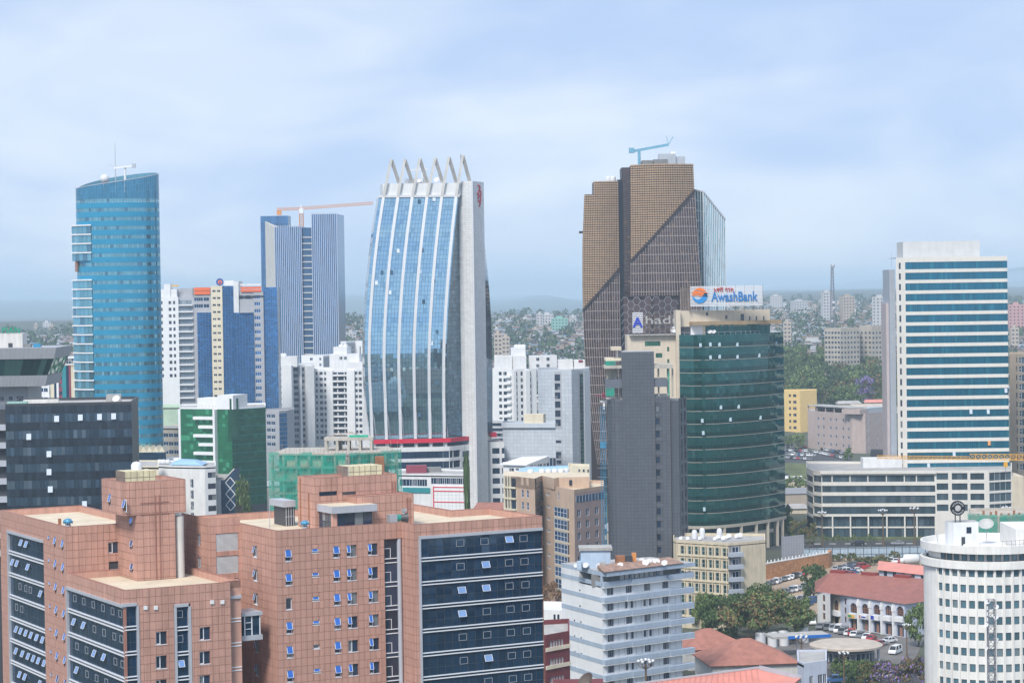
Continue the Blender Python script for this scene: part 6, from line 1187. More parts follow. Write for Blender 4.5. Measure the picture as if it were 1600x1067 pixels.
zW1 = W.lz(523, *path[1]); zWb = W.lz(822, *path[2]); STW = (zW1 - zWb) / 15.0; nw = 42; us_ = lin(0, 1, nw)
for f in range(15):
    z1 = zW1 - f * STW; b = MB(); S_ = lambda u, v: Wp(u, z1 - STW + STW * v)
    b.panes(S_, us_, [0, .36], 'bank_spand', .05, .05, .004); b.panes(S_, us_, [.36, .68, 1], 'bank_glass', .05, .05, .005); b.build('glazing_band', W.e)
    b = MB(); b.strip(lambda u, v: Wp(u, z1 - STW - .08 + .16 * v), lin(0, 1, 20), 0, 1, 'stone_trim', -.1, .14); b.build('floor_trim', W.e)
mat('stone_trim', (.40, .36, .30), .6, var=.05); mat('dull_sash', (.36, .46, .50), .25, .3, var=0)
foot = path + [W.c(1222, 822), W.c(1075, 815)]
b = MB(); cen = Vector((sum(p[0] for p in foot) / len(foot), sum(p[1] for p in foot) / len(foot))); ins = [tuple(cen + (Vector(p) - cen) * .985) for p in foot]; b.prism(ins, zWb, zW1 - .3, 'frame_dark', 'roof_grey', bottom=True); b.build('core_wall', W.e)
b = MB(); b.strip(lambda u, v: Wp(u, zWb - .9 + 1.0 * v), lin(0, 1, 20), 0, 1, 'stone_trim', -.4, .3); b.build('floor_trim', W.e)
for px, py in ((1095, 539), (1110, 538), (1125, 538), (1152, 538), (1213, 536), (1110, 558), (1125, 557), (1152, 557), (1186, 555), (1126, 636), (1153, 635), (1096.5, 657), (1140, 655), (1187, 652), (1097, 676), (1098, 795)):
    bm = MB(); bm.poly([(-.42, -.55, -.65), (.42, -.55, -.65), (.42, -.1, .6), (-.42, -.1, .6)], 'dull_sash'); u = min(range(200), key=lambda k: abs(800 + FPX * (W.wd(*Wp(k / 200, 60)) - CAM).dot(RGT) / (W.wd(*Wp(k / 200, 60)) - CAM).dot(FWD) - px)) / 200
    q = Wp(u, 60); bm.build('open_window', W.e, loc=(q[0], q[1], W.lz(py, q[0], q[1])), rz=0)
# ground floors: set back glass behind tall columns
b = MB(); b.prism([tuple(cen + (Vector(p) - cen) * .86) for p in foot], 0, zWb - .02, 'glass_teal', 'roof_grey'); b.build('lobby_glazing', W.e)
for px in (1131, 1158, 1181, 1199, 1214, 1222):
    u = min(range(200), key=lambda k: abs(800 + FPX * (W.wd(*Wp(k / 200, 15)) - CAM).dot(RGT) / (W.wd(*Wp(k / 200, 15)) - CAM).dot(FWD) - px)) / 200; q = Wp(u, 0); b = MB(); b.box(-.5, .5, -.2, .8, 0, zWb - .9, 'stone_trim'); b.build('column', W.e, loc=(q[0], q[1], 0))
b = MB(); b.strip(lambda u, v: (lambda q: tuple(cen + (Vector((q[0], q[1])) - cen) * .90) + (zWb * .52 + 1.2 * v,))(Wp(u, 0)), lin(.25, .85, 14), 0, 1, 'stone_trim', -.3, .3); b.build('floor_trim', W.e)
# stair core, roof storey, sign
pmat('beige_tile', (.62, .54, .43), .6, piece=.03, var=.06, streak=.12)
cx0, cx1 = W.lx(980, 6, 70), W.lx(1058, 6, 70); fcore = Fr((cx0, 6), (cx1, 6)); zc = W.lz(524, cx0, 6); b = MB(); hs = []
for px, py, w, h in ((1020.5, 537.5, 5.2, 1.6), (1030, 556, 2.2, 1.5), (1044.5, 546.5, .7, 1.5), (1044.5, 565, .7, 1.3), (1044.5, 585, .7, 1.3)):
    s = sx(W, fcore, px); z = W.lz(py, cx0, 6); hs.append((s - w / 2, s + w / 2, z - h / 2, z + h / 2)); W.win(fcore, s, z, w, h, max(1, round(w)), 1, 'frame_dark', 'green_dark', fw=.06)
b.wall(fcore, 0, fcore.L, 0, zc, hs, 'beige_tile', .3); b.poly([(cx1, 6, 0), (cx1, 20, 0), (cx1, 20, zc), (cx1, 6, zc)], 'beige_tile'); b.poly([(cx0, 6, zc), (cx1, 6, zc), (cx1, 20, zc), (cx0, 20, zc)], 'roof_grey'); b.poly([(cx0, 20, 0), (cx0, 6, 0), (cx0, 6, zc), (cx0, 20, zc)], 'beige_tile'); b.build('stair_core', W.e)
px0, px1 = W.lx(1056, 2.5, 80), W.lx(1064, 2.5, 80); b = MB(); b.box(px0, px1 - .2, 2.2, 14, 0, W.lz(485, px0, 2), 'beige_tile'); b.build('pier', W.e)
hx0, hx1 = px1 - .2, W.lx(1203, 14, 80); zh0, zh1 = zW1 - .3, W.lz(486, px0, 4)
fh = Fr((hx0, 5), (hx1, 14)); zsl = W.lz(508.5, px0, 4); b = MB(); hs = []
for px, py, w, h in ((1106, 490.5, .9, 1.0), (1136, 495.5, .8, 1.3), (1161, 496.5, 1.2, 2.6), (1172.5, 497.5, .5, 1.5), (1183, 497.5, .5, 1.5), (1194.5, 497.5, .5, 1.5)):
    s = sx(W, fh, px); z = zf(W, fh, s, py); hs.append((s - w / 2, s + w / 2, z - h / 2, z + h / 2)); W.win(fh, s, z, w, h, 1, 1, 'frame_dark', 'glass_dark', fw=.05)
b.wall(fh, 0, fh.L, zsl - .5, zh1, hs, 'beige_tile', .3); b.poly([fh.p(0, 0, zh1), fh.p(fh.L, 0, zh1), fh.p(fh.L, -12, zh1), fh.p(0, -12, zh1)], 'roof_grey'); b.poly([fh.p(fh.L, 0, zsl), fh.p(fh.L, -12, zsl), fh.p(fh.L, -12, zh1), fh.p(fh.L, 0, zh1)], 'beige_tile'); b.build('roof_storey', W.e)
b = MB(); s0 = sx(W, fh, 1078); b.wbox(fh, s0, sx(W, fh, 1217), -6, 3.2, zsl, W.lz(503, hx0, 4), 'brown_slab'); mat('brown_slab', (.34, .25, .15), .7, var=.1, streak=.1); b.build('canopy', W.e)
b = MB(); b.panes(lambda u, v: fh.p(sx(W, fh, 1103) + (sx(W, fh, 1204) - sx(W, fh, 1103)) * u, 0, zh0 + (zsl - zh0) * v), lin(0, 1, 14), [0, 1], 'bank_glass', .15, .1, .01); b.wbox(fh, 0, sx(W, fh, 1204), -6, -.1, zh0, zsl, 'frame_dark'); b.wbox(fh, sx(W, fh, 1080), sx(W, fh, 1098), -.1, .3, zh0, zsl - .02, 'white'); b.wbox(fh, sx(W, fh, 1098), sx(W, fh, 1102.5), -.1, .32, zh0, zsl - .02, 'cream'); b.build('roof_storey_glazing', W.e)
b = MB()
for i in range(22): q = Wp(i / 21, zW1 - .3); b.tube(q, (q[0], q[1], zW1 + .8), .05, .05, 4, 'frame_grey')
for i in range(21): a, c = Wp(i / 21, zW1 + .75), Wp((i + 1) / 21, zW1 + .75); b.tube(a, c, .05, .05, 4, 'frame_grey')
b.build('railing', W.e)
for px in (1107, 1113): dish(W, *fh.p(sx(W, fh, px), 2, 0)[:2], zW1 - .2, .9)
dish(W, W.lx(1054, 5, 75), 5.5, zc, 1.7)
sg0, sg1 = W.lx(1078.5, 4.5, 85), W.lx(1192, 4.5, 85); zg0, zg1 = W.lz(479, sg0, 4.5), W.lz(448, sg0, 4.5); b = MB()
for i in range(15): z = zg0 + (zg1 - zg0) * i / 14.5; b.box(sg0, sg1, 4.4, 4.5, z, z + (zg1 - zg0) / 14.5 * .68, 'sign_slat')
mat('sign_slat', (.66, .67, .70), .5, var=.05); b.build('sign_slat', W.e, kind='stuff')
b = MB()
for i in range(9): x = sg0 + (sg1 - sg0) * i / 8; b.box(x - .08, x + .08, 4.52, 4.7, zh1 - .3, zg1 + .3, 'steel_dark'); b.beam((x, 4.7, zg1), (x, 8, zh1), .12, .12, 'steel_dark')
b.build('sign_frame', W.e); b = MB(); y0 = 4.5
for i in range(10): z = zg0 - 1 + (zg1 - zg0 + 1) * i / 10; b.beam((sg0 - .1, 4.5, z), (W.lx(1065, 10, 85), 11, z), .14, .3, 'rust_frame')
for i in range(5): t = i / 4; x = sg0 - .1 + (W.lx(1065, 10, 85) - sg0) * t; b.beam((x, 4.5 + 6.5 * t, zh1), (x, 4.5 + 6.5 * t, zg1 - .2), .25, .2, 'rust_frame')
mat('rust_frame', (.22, .17, .14), .8, var=.2); b.build('sign_frame', W.e)
mat('logo_orange', (.85, .20, .02), .45, var=0); mat('letter_blue', (.015, .17, .48), .4, var=0); mat('letter_red', (.45, .03, .02), .5, var=0)
xt0, xt1 = W.lx(1111, 4.3, 85), W.lx(1183.5, 4.3, 85)
t = text('AwashBank', 4.5, 'letter_blue', W.e, ((xt0 + xt1) / 2, 4.2, W.lz(464.5, xt0, 4.2)), 0, 'sign_letters', .12, bold=.07); fitw(t, xt1 - xt0)
t = text('\u12a0\u12cb\u123d \u1263\u1295\u12ad', 1.75, 'letter_red', W.e, (W.lx(1131, 4.2, 85), 4.2, W.lz(453.8, xt0, 4.2)), 0, 'sign_letters', .1, bold=.04)
lx_, lz_ = W.lx(1093.5, 4.3, 85), W.lz(461.5, xt0, 4.3); rr = 2.55
b = MB()
for (a0, a1, yo, k, sgn) in ((.62, 1.0, 0, 'logo_orange', 1), (.2, .5, 0, 'logo_orange', 1), (-.06, .12, 0, 'logo_orange', 1)):
    zA, zB3 = lz_ + rr * a0, lz_ + rr * a1; n = 14; top_, bot_ = [], []
    for i in range(n + 1):
        t_ = i / n; xx = -1 + 2 * t_; w0 = math.sqrt(max(0, 1 - min(.98, abs(a0)) ** 2)) * rr; wavy = .28 * math.sin(t_ * 5.5) * rr * .35
        xa = lx_ + xx * w0; zmax = lz_ + math.sqrt(max(0, rr * rr - (xx * w0) ** 2)) if a1 > .9 else zB3 + wavy; bot_.append((xa, 4.15, zA + wavy)); top_.append((xa, 4.15, max(zmax, zA + wavy)))
    for i in range(n): b.hexa([bot_[i], bot_[i + 1], (bot_[i + 1][0], 4.35, bot_[i + 1][2]), (bot_[i][0], 4.35, bot_[i][2]), top_[i], top_[i + 1], (top_[i + 1][0], 4.35, top_[i + 1][2]), (top_[i][0], 4.35, top_[i][2])], k)
b.build('logo', W.e); b = MB(); n = 16
for i in range(n):
    def lp(t_): a = math.pi + math.pi * t_ * 1.1; return Vector((lx_ + rr * math.cos(a), 4.15, lz_ + rr * math.sin(a))), Vector((lx_ + rr * (.75 - .25 * math.sin(math.pi * t_)) * math.cos(a) * (1 - .25 * t_), 4.15, lz_ - .25 * rr + rr * .45 * math.sin(a) * (1 - t_) ** .6 + t_ * t_ * rr * .55))
    (o0, i0), (o1, i1) = lp(i / n), lp((i + 1) / n); dY = Vector((0, .2, 0)); b.hexa([o0, o1, o1 + dY, o0 + dY, i0, i1, i1 + dY, i0 + dY], 'letter_sky')
mat('letter_sky', (.02, .25, .62), .4, var=0); b.build('logo', W.e)
# second roof sign: white slatted board with a blue letter A, bare letter frames
V2 = Bld('roof_sign', 'white slatted board with blue letter A beside bare steel letter frames', 'sign', 988, 500, 772, 0)
zs0, zs1 = V2.lz(520), V2.lz(487.5); bx1 = V2.lx(1004.5, 0, 78); b = MB()
for i in range(12): z = zs0 + (zs1 - zs0) * i / 12; b.box(0, bx1, -.1, 0, z, z + (zs1 - zs0) / 12 * .66, 'sign_slat')
b.build('sign_slat', V2.e, kind='stuff'); text('A', 4.6, 'letter_deep', V2.e, (bx1 / 2, -.25, V2.lz(504.5)), 0, 'sign_letters', .1, bold=.14); mat('letter_deep', (.02, .05, .45), .4, var=0)
t = text('hadu', 4.0, 'concrete', V2.e, ((V2.lx(1009, 0, 78) + V2.lx(1062, 0, 78)) / 2, -.1, V2.lz(501)), 0, 'sign_letters', .1); fitw(t, V2.lx(1062, 0, 78) - V2.lx(1009, 0, 78))
b = MB(); xe = V2.lx(1056, 0, 78)
for i in range(9): x = .3 + (xe - .3) * i / 8; b.box(x - .07, x + .07, .05, .2, zc - .05, zs1 - .3, 'rust_frame'); b.beam((x, .2, zs1 - 2), (x + .8, 3, zc), .1, .1, 'rust_frame')
for z in (zs0 + 1, zs0 + 3, zs0 + 5): b.box(0, xe, .05, .15, z, z + .12, 'rust_frame')
b.box(-1, xe, .3, 3.2, zc - .1, zc + .12, 'concrete'); b.build('sign_frame', V2.e)
# ---- dark grey tower
V = Bld('office_tower', 'dark grey tiled tower with an unfinished open frame at its shoulders', 'tower', 973, 700, 612, 0)
pmat('slate_tile', (.105, .115, .135), .4, piece=.05, var=.06, streak=.06); mat('slate_joint', (.08, .088, .104), .7, var=0)
V.F = []; 
def vface(pts_px, py, n_tw=.92, holes_px=(), zb=0, nm='cladding'):
    P = [V.lx(p, y, 50) for p, y in pts_px]; A = (P[0], pts_px[0][1]); C = (P[1], pts_px[1][1]); fr = Fr(A, C); zt = V.lz(py, *A); b = MB(); hs = []
    for p, qy, w, h in holes_px: s = sx(V, fr, p); z = zf(V, fr, s, qy); hs.append((s - w / 2, s + w / 2, z - h / 2, z + h / 2)); V.win(fr, s, z, w, h, 1, 1, 'frame_dark', 'glass_dark', fw=.06, rec=.3)
    b.wall(fr, 0, fr.L, zb, zt, hs, 'slate_joint', .35, -.03); b.build('wall', V.e); V.F = [fr]; grid_clad(V, 0, n_tw, .92, 12, zt, 'slate_tile', hs); return fr, zt
fr, zt = vface([(973, 0), (1023.5, 0)], 550); b = MB(); x0, x1 = fr.A.x, fr.A.x + fr.L; b.poly([(x1, 0, 0), (x1, 14, 0), (x1, 14, zt), (x1, 0, zt)], 'slate_tile'); b.poly([(x0, 14, 0), (x0, 0, 0), (x0, 0, zt), (x0, 14, zt)], 'slate_tile'); b.poly([(x0, 0, zt), (x1, 0, zt), (x1, 14, zt), (x0, 14, zt)], 'roof_grey'); b.build('side_wall', V.e)
lows = [V.c(947.5, 617), V.c(951, 614.5), V.c(955, 613.2), V.c(960, 612.4), V.c(973.5, 612.2)]
for (a, c), (p0_, p1_) in zip(zip(lows, lows[1:]), ((947.5, 951), (951, 955), (955, 960), (960, 973.5))):
    f = Fr(a, c); zl2 = V.lz(624.5, *a); b = MB(); b.wall(f, 0, f.L, 0, zl2, [], 'slate_joint', 0, -.03); b.build('wall', V.e); V.F = [f]; grid_clad(V, 0, .92, .92, 12, zl2, 'slate_tile')
fr3, zt3 = vface([(1023.6, .6), (1047, .6)], 618.5, holes_px=[(1027, 638 + 20.1 * k, 1.05, 1.7) for k in range(12)])
fr4, zt4 = vface([(1047.2, 1.8), (1061, 2.4)], 625); fr5, zt5 = vface([(1061, 2.4), (1073, 9)], 622, holes_px=[(1064, 632 + 20.1 * k, .9, 2.0) for k in range(12)] + [(1069.5, 630 + 20.1 * k, .9, 2.0) for k in range(12)])
b = MB(); b.poly([fr3.p(0, 0, zt3), fr3.p(fr3.L, 0, zt3), (fr3.p(fr3.L, 0, 0)[0], 14, zt3), (fr3.p(0, 0, 0)[0], 14, zt3)], 'roof_grey'); b.poly([fr4.p(0, 0, zt4), fr4.p(fr4.L, 0, zt4), fr5.p(fr5.L, 0, zt4), (fr4.p(0, 0, 0)[0], 14, zt4)], 'roof_grey'); b.poly([lows[0] + (zl2,), lows[2] + (zl2,), lows[4] + (zl2,), (lows[4][0], 14, zl2), (lows[0][0], 14, zl2)], 'roof_grey')
f = fr5.p(fr5.L, 0, 0); b.poly([(f[0], f[1], 0), (f[0], 16, 0), (f[0], 16, zt5), (f[0], f[1], zt5)], 'slate_tile'); b.build('side_wall', V.e)
mat('slate_rail', (.13, .145, .175), .5, var=.06)
def vb(p0_, p1_, y0, y1, q0, q1, k, nm): b = MB(); x0, x1 = V.lx(p0_, y0, 50), V.lx(p1_, y0, 50); b.box(x0, x1, y0, y1, V.lz(q1, x0, y0), V.lz(q0, x0, y0), k); return b.build(nm, V.e)
vb(948, 972.8, .5, 8, 593, 606.5, 'slate_rail', 'balcony_wall'); vb(1023.7, 1044, .5, 8, 592, 604.5, 'slate_rail', 'balcony_wall')
vb(946, 972.8, .2, 10, 571.5, 576, 'raw_concrete', 'floor_slab'); vb(1023.7, 1053, .2, 10, 570, 576, 'raw_concrete', 'floor_slab'); vb(957, 972.8, 4, 12, 542.5, 547.5, 'beige', 'floor_slab'); vb(948, 972.8, 3, 12, 560, 564, 'cream', 'floor_slab')
for p in (962, 970): vb(p, p + 2.6, 3, 4, 576, 593, 'raw_concrete', 'column'); vb(p, p + 3, 3, 4, 606, 624, 'raw_concrete', 'column')
for p in (1029, 1043.5, 1051): vb(p, p + 2.4, 2, 3, 576, 620, 'raw_concrete', 'column')
vb(965, 967, 6, 6.6, 547, 563, 'white', 'column'); vb(949, 966, 6.5, 7, 577, 593, 'cream', 'infill_wall'); vb(947, 963, .4, .6, 564, 571.5, 'net', 'safety_net'); vb(947.5, 961, .3, .5, 606.5, 619, 'net', 'safety_net'); vb(1044.5, 1047.5, 1, 1.2, 570, 622, 'net', 'safety_net')
vb(931, 963, 1, 1.4, 617.5, 619, 'maroon', 'beam'); vb(942, 946, 1, 1.3, 613, 622, 'maroon', 'beam'); mat('gondola_blue', (.05, .22, .36), .6, var=.3, scale=.5)
b = MB(); xg = V.lx(943.5, 2, 40)
for k in range(60): z = V.lz(866 - 3.9 * k, xg, 2); b.box(xg - .8, xg + .6, 2, 2.12, z, z + .12, 'gondola_blue')
for dx in (-.75, .0, .55): b.box(xg + dx - .06, xg + dx + .06, 1.95, 2.1, 0, V.lz(636, xg, 2), 'gondola_blue')
b.box(xg - .9, xg + .8, 1.6, 3, V.lz(700, xg, 2), V.lz(690, xg, 2), 'gondola_blue'); b.build('hoist_track', V.e)
vb(938, 948, 2, 3, 626.5, 628, 'white', 'beam'); vb(943, 946, 2.2, 2.8, 628, 640, 'white', 'column')
# ---- white tower with teal bands, and its podium
Xt = Bld('office_tower', 'cream tower ringed by broad teal glass bands with a plain penthouse', 'tower', 1416, 560, 835, -1)
glass('band_teal', (.006, .15, .24), .45, .08, .14, .7, (.02, .22, .30), .12); mat('cream_white', (.70, .675, .62), .7, var=.05, streak=.1); mat('cream_top', (.60, .61, .61), .7, var=.06, streak=.1)
xw = Xt.lx(1575, 0, 70); zX = Xt.lz(402.5); fx_ = Fr((0, 0), (xw, 0)); bands = [Xt.lz(414.3 + 16.52 * i, xw / 2) for i in range(20)]
b = MB(); b.wall(fx_, 0, xw, 0, zX, [(0, xw, z - 1.3, z + 1.3) for z in bands], 'cream_white', .3); b.build('wall', Xt.e)
for z in bands: band(Xt, fx_, 0, xw, z, 2.6, 46, 'band_teal', 'band_bar', rec=.2, bar=.06)
mat('band_bar', (.01, .09, .14), .4, var=0)
for px, py in ((1517, 643), (1544, 643), (1572, 610), (1545, 692), (1490, 709), (1450, 727)):
    b = MB(); x = Xt.lx(px, 0, 40); z = Xt.lz(py, x); b.poly([(x - .5, -.5, z - .8), (x + .5, -.5, z - .8), (x + .5, -.1, z + .8), (x - .5, -.1, z + .8)], 'pale_sash' if px != 1545 else 'crane_orange'); b.build('open_window', Xt.e)
xa, xb = Xt.lx(1401, 3.2, 70), Xt.lx(1389.5, 11, 70); fc = Fr((xa, 3.0), (0, 0)); b = MB(); s = sx(Xt, fc, 1407.5)
Xt.wingrid(b, fc, 0, fc.L, 0, zX, [(s, .9)], [(z, 2.3) for z in bands], 'cream_white', kf='frame_dark', nx=1, fw=.06); b.build('wall', Xt.e)
b = MB(); zl_ = Xt.lz(421.5, xb, 11); b.box(xb, xa + .5, 9, 26, 0, zl_, 'blue_grey'); mat('blue_grey', (.40, .44, .50), .6, var=.06, streak=.08); b.build('side_wing', Xt.e); b = MB(); xq = Xt.lx(1384, 14, 60); b.box(xq, xb + .5, 12, 24, 0, Xt.lz(474, xq, 14), 'mauve_pale'); mat('mauve_pale', (.48, .42, .42), .7, var=.06); b.build('side_wing', Xt.e)
b = MB(); b.poly([(0, 0, zX), (xw, 0, zX), (xw, 26, zX), (xa, 26, zX), (xa, 3, zX)], 'roof_grey'); b.poly([(xw, 0, 0), (xw, 26, 0), (xw, 26, zX), (xw, 0, zX)], 'cream_white'); b.build('roof', Xt.e)
b = MB(); b.box(Xt.lx(1411, 5, 100), Xt.lx(1531, 5, 100), 5, 20, zX - .1, Xt.lz(378, 0, 5), 'cream_top'); b.build('penthouse', Xt.e)
b = MB(); 
for p in (1393, 1448, 1523): b.tube((Xt.lx(p, 9, 100), 9, zX - 3), (Xt.lx(p, 9, 100), 9, zX + (2 if p < 1400 else 8)), .08, .05, 5, 'frame_grey'); b.build('lightning_rod', Xt.e); b = MB()
Pd = slab('office_building', 'long cream podium with bands of dark windows and tall ground floor columns', 'building', [(1260, 832), (1270, 818), (1283, 813), (1461, 808), (1545, 806), (1581, 810)], (3, 735), back=30, wall='cream_white', par=.9, roof='roof_grey')
zt = Pd.zt; glass('podium_glass', (.05, .085, .11), .2, .08, .35, .7, (.10, .14, .17), .2)
for i in range(3):
    fr = Pd.F[i]; rws = [(747.5, 2.3), (763.5, 2.3), (780, 2.7), (797, 2.6)]; b = MB(); hs = []
    for y, h in rws: z = zf(Pd, fr, fr.L / 2, y); hs.append((0 if i < 2 else .0, fr.L, z - h / 2, z + h / 2)); band(Pd, fr, 0, fr.L, z, h, max(1, round(fr.L / 1.7)), 'podium_glass', 'frame_dark', rec=.35)
    zg_ = zf(Pd, fr, fr.L / 2, 806.5); b.wall(fr, 0, fr.L, zg_, zt - .9, hs, 'cream_white', .45); b.build('wall', Pd.e)
    b = MB(); b.panes(lambda u, v: fr.p(fr.L * u, -1.2, zg_ * v), lin(0, 1, max(1, round(fr.L / 2))), [0, .42, .5, 1], 'podium_glass', .12, .12, .01); b.wbox(fr, 0, fr.L, -1.25, -.9, zg_ * .43, zg_ * .5, 'cream_white'); b.build('shopfront', Pd.e)
    if i == 2:
        for p in (1298, 1326, 1354, 1383, 1411, 1430, 1459):
            s = sx(Pd, fr, p); b = MB(); b.wbox(fr, s - .25, s + .25, -.9, -.05, 0, zg_, 'cream_white'); b.wbox(fr, s - .2, s + .2, -.36, -.02, zt - 4.6, zt - 1.5, 'cream_white'); b.build('column', Pd.e)
fr = Pd.F[3]; b = MB(); hs = []
for p, w in ((1470.5, 4.0), (1497.5, 5.4), (1525, 4.8)):
    for y in (744, 760, 776, 793): s = sx(Pd, fr, p); z = zf(Pd, fr, s, y); hs.append((s - w / 2, s + w / 2, z - 1.15, z + 1.15)); band(Pd, fr, s - w / 2, s + w / 2, z, 2.3, 3, 'podium_glass', 'frame_dark', rec=.35)
b.wall(fr, 0, fr.L, 0, zt - .9, hs, 'cream_white', .45); b.build('wall', Pd.e)
fr = Pd.F[4]; b = MB(); hs = [(0.2, fr.L - .2, zf(Pd, fr, 2, y) - 1.5, zf(Pd, fr, 2, y) + 1.5) for y in (744, 760, 777, 794)]
for h in hs: band(Pd, fr, h[0], h[1], (h[2] + h[3]) / 2, 3.0, 4, 'podium_glass', 'frame_white', rec=.3)
b.wall(fr, 0, fr.L, 0, zt - .9, hs, 'cream_white', .4); b.build('wall', Pd.e)
b = MB(); f = Pd.F[4].p(Pd.F[4].L, 0, 0); b.box(f[0], f[0] + 4.2, f[1], f[1] + 20, 0, Pd.lz(744, *f[:2]), 'beige'); b.build('end_wall', Pd.e)
b = MB(); b.box(Pd.lx(1346, 8, 25), Pd.lx(1407, 8, 25), 4, 10, zt - .9, zt + 2.6, 'white_wall'); b.build('plant_box', Pd.e)
b = MB(); fr = Pd.F[2]; b.wbox(fr, -.3, fr.L + .3, -.2, .9, zt - 1.0, zt - .02, 'cream_white'); b.build('cornice', Pd.e)
Xr = slab('office_building', 'tan block with ribbon windows at the far right edge of the cream tower', 'building', [(1577, 900), (1589, 896), (1640, 905)], (1, 553), back=20, wall='beige_dull'); mat('beige_dull', (.42, .34, .26), .8, var=.08, streak=.1)
face(Xr, 0, [(1588, .8)], [(562 + 13.8 * i, 2.0) for i in range(13)], fw=0); face(Xr, 1, [(1597, 3.2)], [(562 + 13.8 * i, 2.4) for i in range(13)], nx=2, nz=2, fw=.12, kf='frame_white', kg='podium_glass')
# ---- round white building
D = Bld('office_building', 'round white office drum with vertical fins and a rooftop cabin', 'building', 1541, 900, 484, 0)
RD = 13.0; mat('drum_white', (.80, .79, .76), .7, var=.07, streak=.16); glass('drum_glass', (.10, .20, .26), .3, .1, .3, .6, (.22, .30, .34), .2)
def dp(a, r, z): return (r * math.sin(a), RD * 0 + -r * math.cos(a), z)
zD = D.lz(853, 0, -RD); z2, z3, z4, z5 = D.lz(861, 0, -RD), D.lz(864, 0, -RD), D.lz(878, 0, -RD), D.lz(890, 0, -RD)
b = MB(); b.lathe((0, 0, 0), [(RD + .6, z2 - .6), (RD + .6, zD), (RD + .25, zD), (RD + .25, zD - 1.2), (0, zD - 1.2)], 72, 'drum_white'); b.lathe((0, 0, 0), [(RD - .5, z2 - .6), (RD + .6, z2 - .6)], 72, 'drum_white'); b.build('roof_ring', D.e, smooth=False)
b = MB(); b.lathe((0, 0, 0), [(RD, z5 + .0), (RD + .7, z5 + .05), (RD + .7, z4), (RD - .6, z4 + .02)], 72, 'drum_white'); b.build('ledge_ring', D.e)
STD = 24.75 * (484 - RD) / FPX; aw = R(8.2); sec = 44; angs = [i * 2 * math.pi / sec for i in range(-12, 14)]
rowsD = [D.lz(895.5 + 24.75 * k, 0, -RD) for k in range(9)] ; body = MB()
for i in range(sec):
    a = i * 2 * math.pi / sec; a = a if a <= math.pi else a - 2 * math.pi; h = math.pi / sec; A0, B0 = dp(a - h, RD, 0), dp(a + h, RD, 0); fr = Fr(A0[:2], B0[:2]); vis = -1.12 < a < 1.7
    ww, wh = 1.22, 1.62; hs = [(fr.L / 2 - ww / 2, fr.L / 2 + ww / 2, z - wh / 2, z + wh / 2) for z in rowsD] if vis else []
    body.wall(fr, 0, fr.L, 0, z5 + .02, hs, 'drum_white', .3)
    if vis:
        for z in rowsD: D.win(fr, fr.L / 2, z, ww, wh, 1, 1, 'frame_dark', 'drum_glass', fw=.07, rec=.22)
        f2_ = Fr(dp(a - h, RD - .7, 0)[:2], dp(a + h, RD - .7, 0)[:2]); zc_ = (z2 - .6 + z4) / 2; hh = (z2 - .6 - z4) * .86; D.win(f2_, f2_.L / 2, zc_, 1.15, hh, 1, 1, 'frame_dark', 'drum_glass', fw=.07, rec=.05)
    if vis: fm = MB(); fm.wbox(fr, -.16, .16, -.05, .28, 0, z5, 'drum_white'); fm.build('fin', D.e)
body.build('wall', D.e); b = MB(); b.lathe((0, 0, 0), [(RD - 1.1, z4), (RD - 1.1, z2 - .55)], 72, 'drum_white'); b.build('upper_wall', D.e)
cb = MB(); cx0, cx1 = D.lx(1479.5, -2, 35), D.lx(1526, -2, 35); zc0, zc1 = zD - 1.2, D.lz(815, cx0, -3); xs_c = D.lx(1490, -5, 35)
P = [(cx0, -3), (xs_c, -5.2), (cx1, -4), (cx1, 0), (cx0, 0)]; cb.prism(P, zc0, zc1, 'white', 'roof_grey'); cb.build('cabin', D.e); fr = Fr(P[1], P[2]); b = MB(); s = sx(D, fr, 1503); b.wbox(fr, s - .4, s + .4, .01, .06, zc0, zc0 + 2.3, 'frame_dark'); b.build('door', D.e); b = MB(); s = sx(D, fr, 1512); b.wbox(fr, s - .55, s + .55, .01, .06, zc1 - 2.3, zc1 - 1.0, 'glass_dark'); b.build('window', D.e)
xs_, zs_ = D.lx(1497, -4, 35), D.lz(792.5, 3, -4); b = MB(); b.tube((xs_, -3.6, zs_), (xs_, -4.2, zs_), 1.55, 1.55, 32, 'sign_black'); mat('sign_black', (.015, .015, .02), .4, var=0); b.tube((xs_, -4.2, zs_), (xs_, -4.26, zs_), .62, .62, 20, 'sign_disc'); mat('sign_disc', (.45, .45, .45), .4, var=.3, scale=2)
b.tube((xs_ - .5, -3.8, zc1), (xs_ - .5, -3.8, zs_ - 1.2), .12, .12, 6, 'steel_dark'); b.tube((xs_ + .5, -3.8, zc1), (xs_ + .5, -3.8, zs_ - 1.2), .12, .12, 6, 'steel_dark'); b.build('round_sign', D.e)
mk = MB()
for k in range(22):
    if k in (5, 6, 16, 17): continue
    a = k * 2 * math.pi / 22; c = Vector((xs_ + 1.14 * math.sin(a), -4.25, zs_ + 1.14 * math.cos(a))); t_ = Vector((math.cos(a), 0, -math.sin(a))); r_ = Vector((math.sin(a), 0, math.cos(a))); mk.beam(c - r_ * .15, c + r_ * .15, .05, .1, 'white'); mk.beam(c - t_ * .07 + r_ * (.13 if k % 2 else -.1), c + t_ * .07 + r_ * (.13 if k % 2 else -.1), .05, .05, 'white')
mk.build('sign_lettering', D.e, kind='stuff')
for p, y in ((1511, -7.6), (1526, -7.4), (1538, -7.2), (1545, -7.0)): wtank(D, D.lx(p, y, 32), y, zD - 1.15, .55, 1.7, horiz=1)
b = MB()
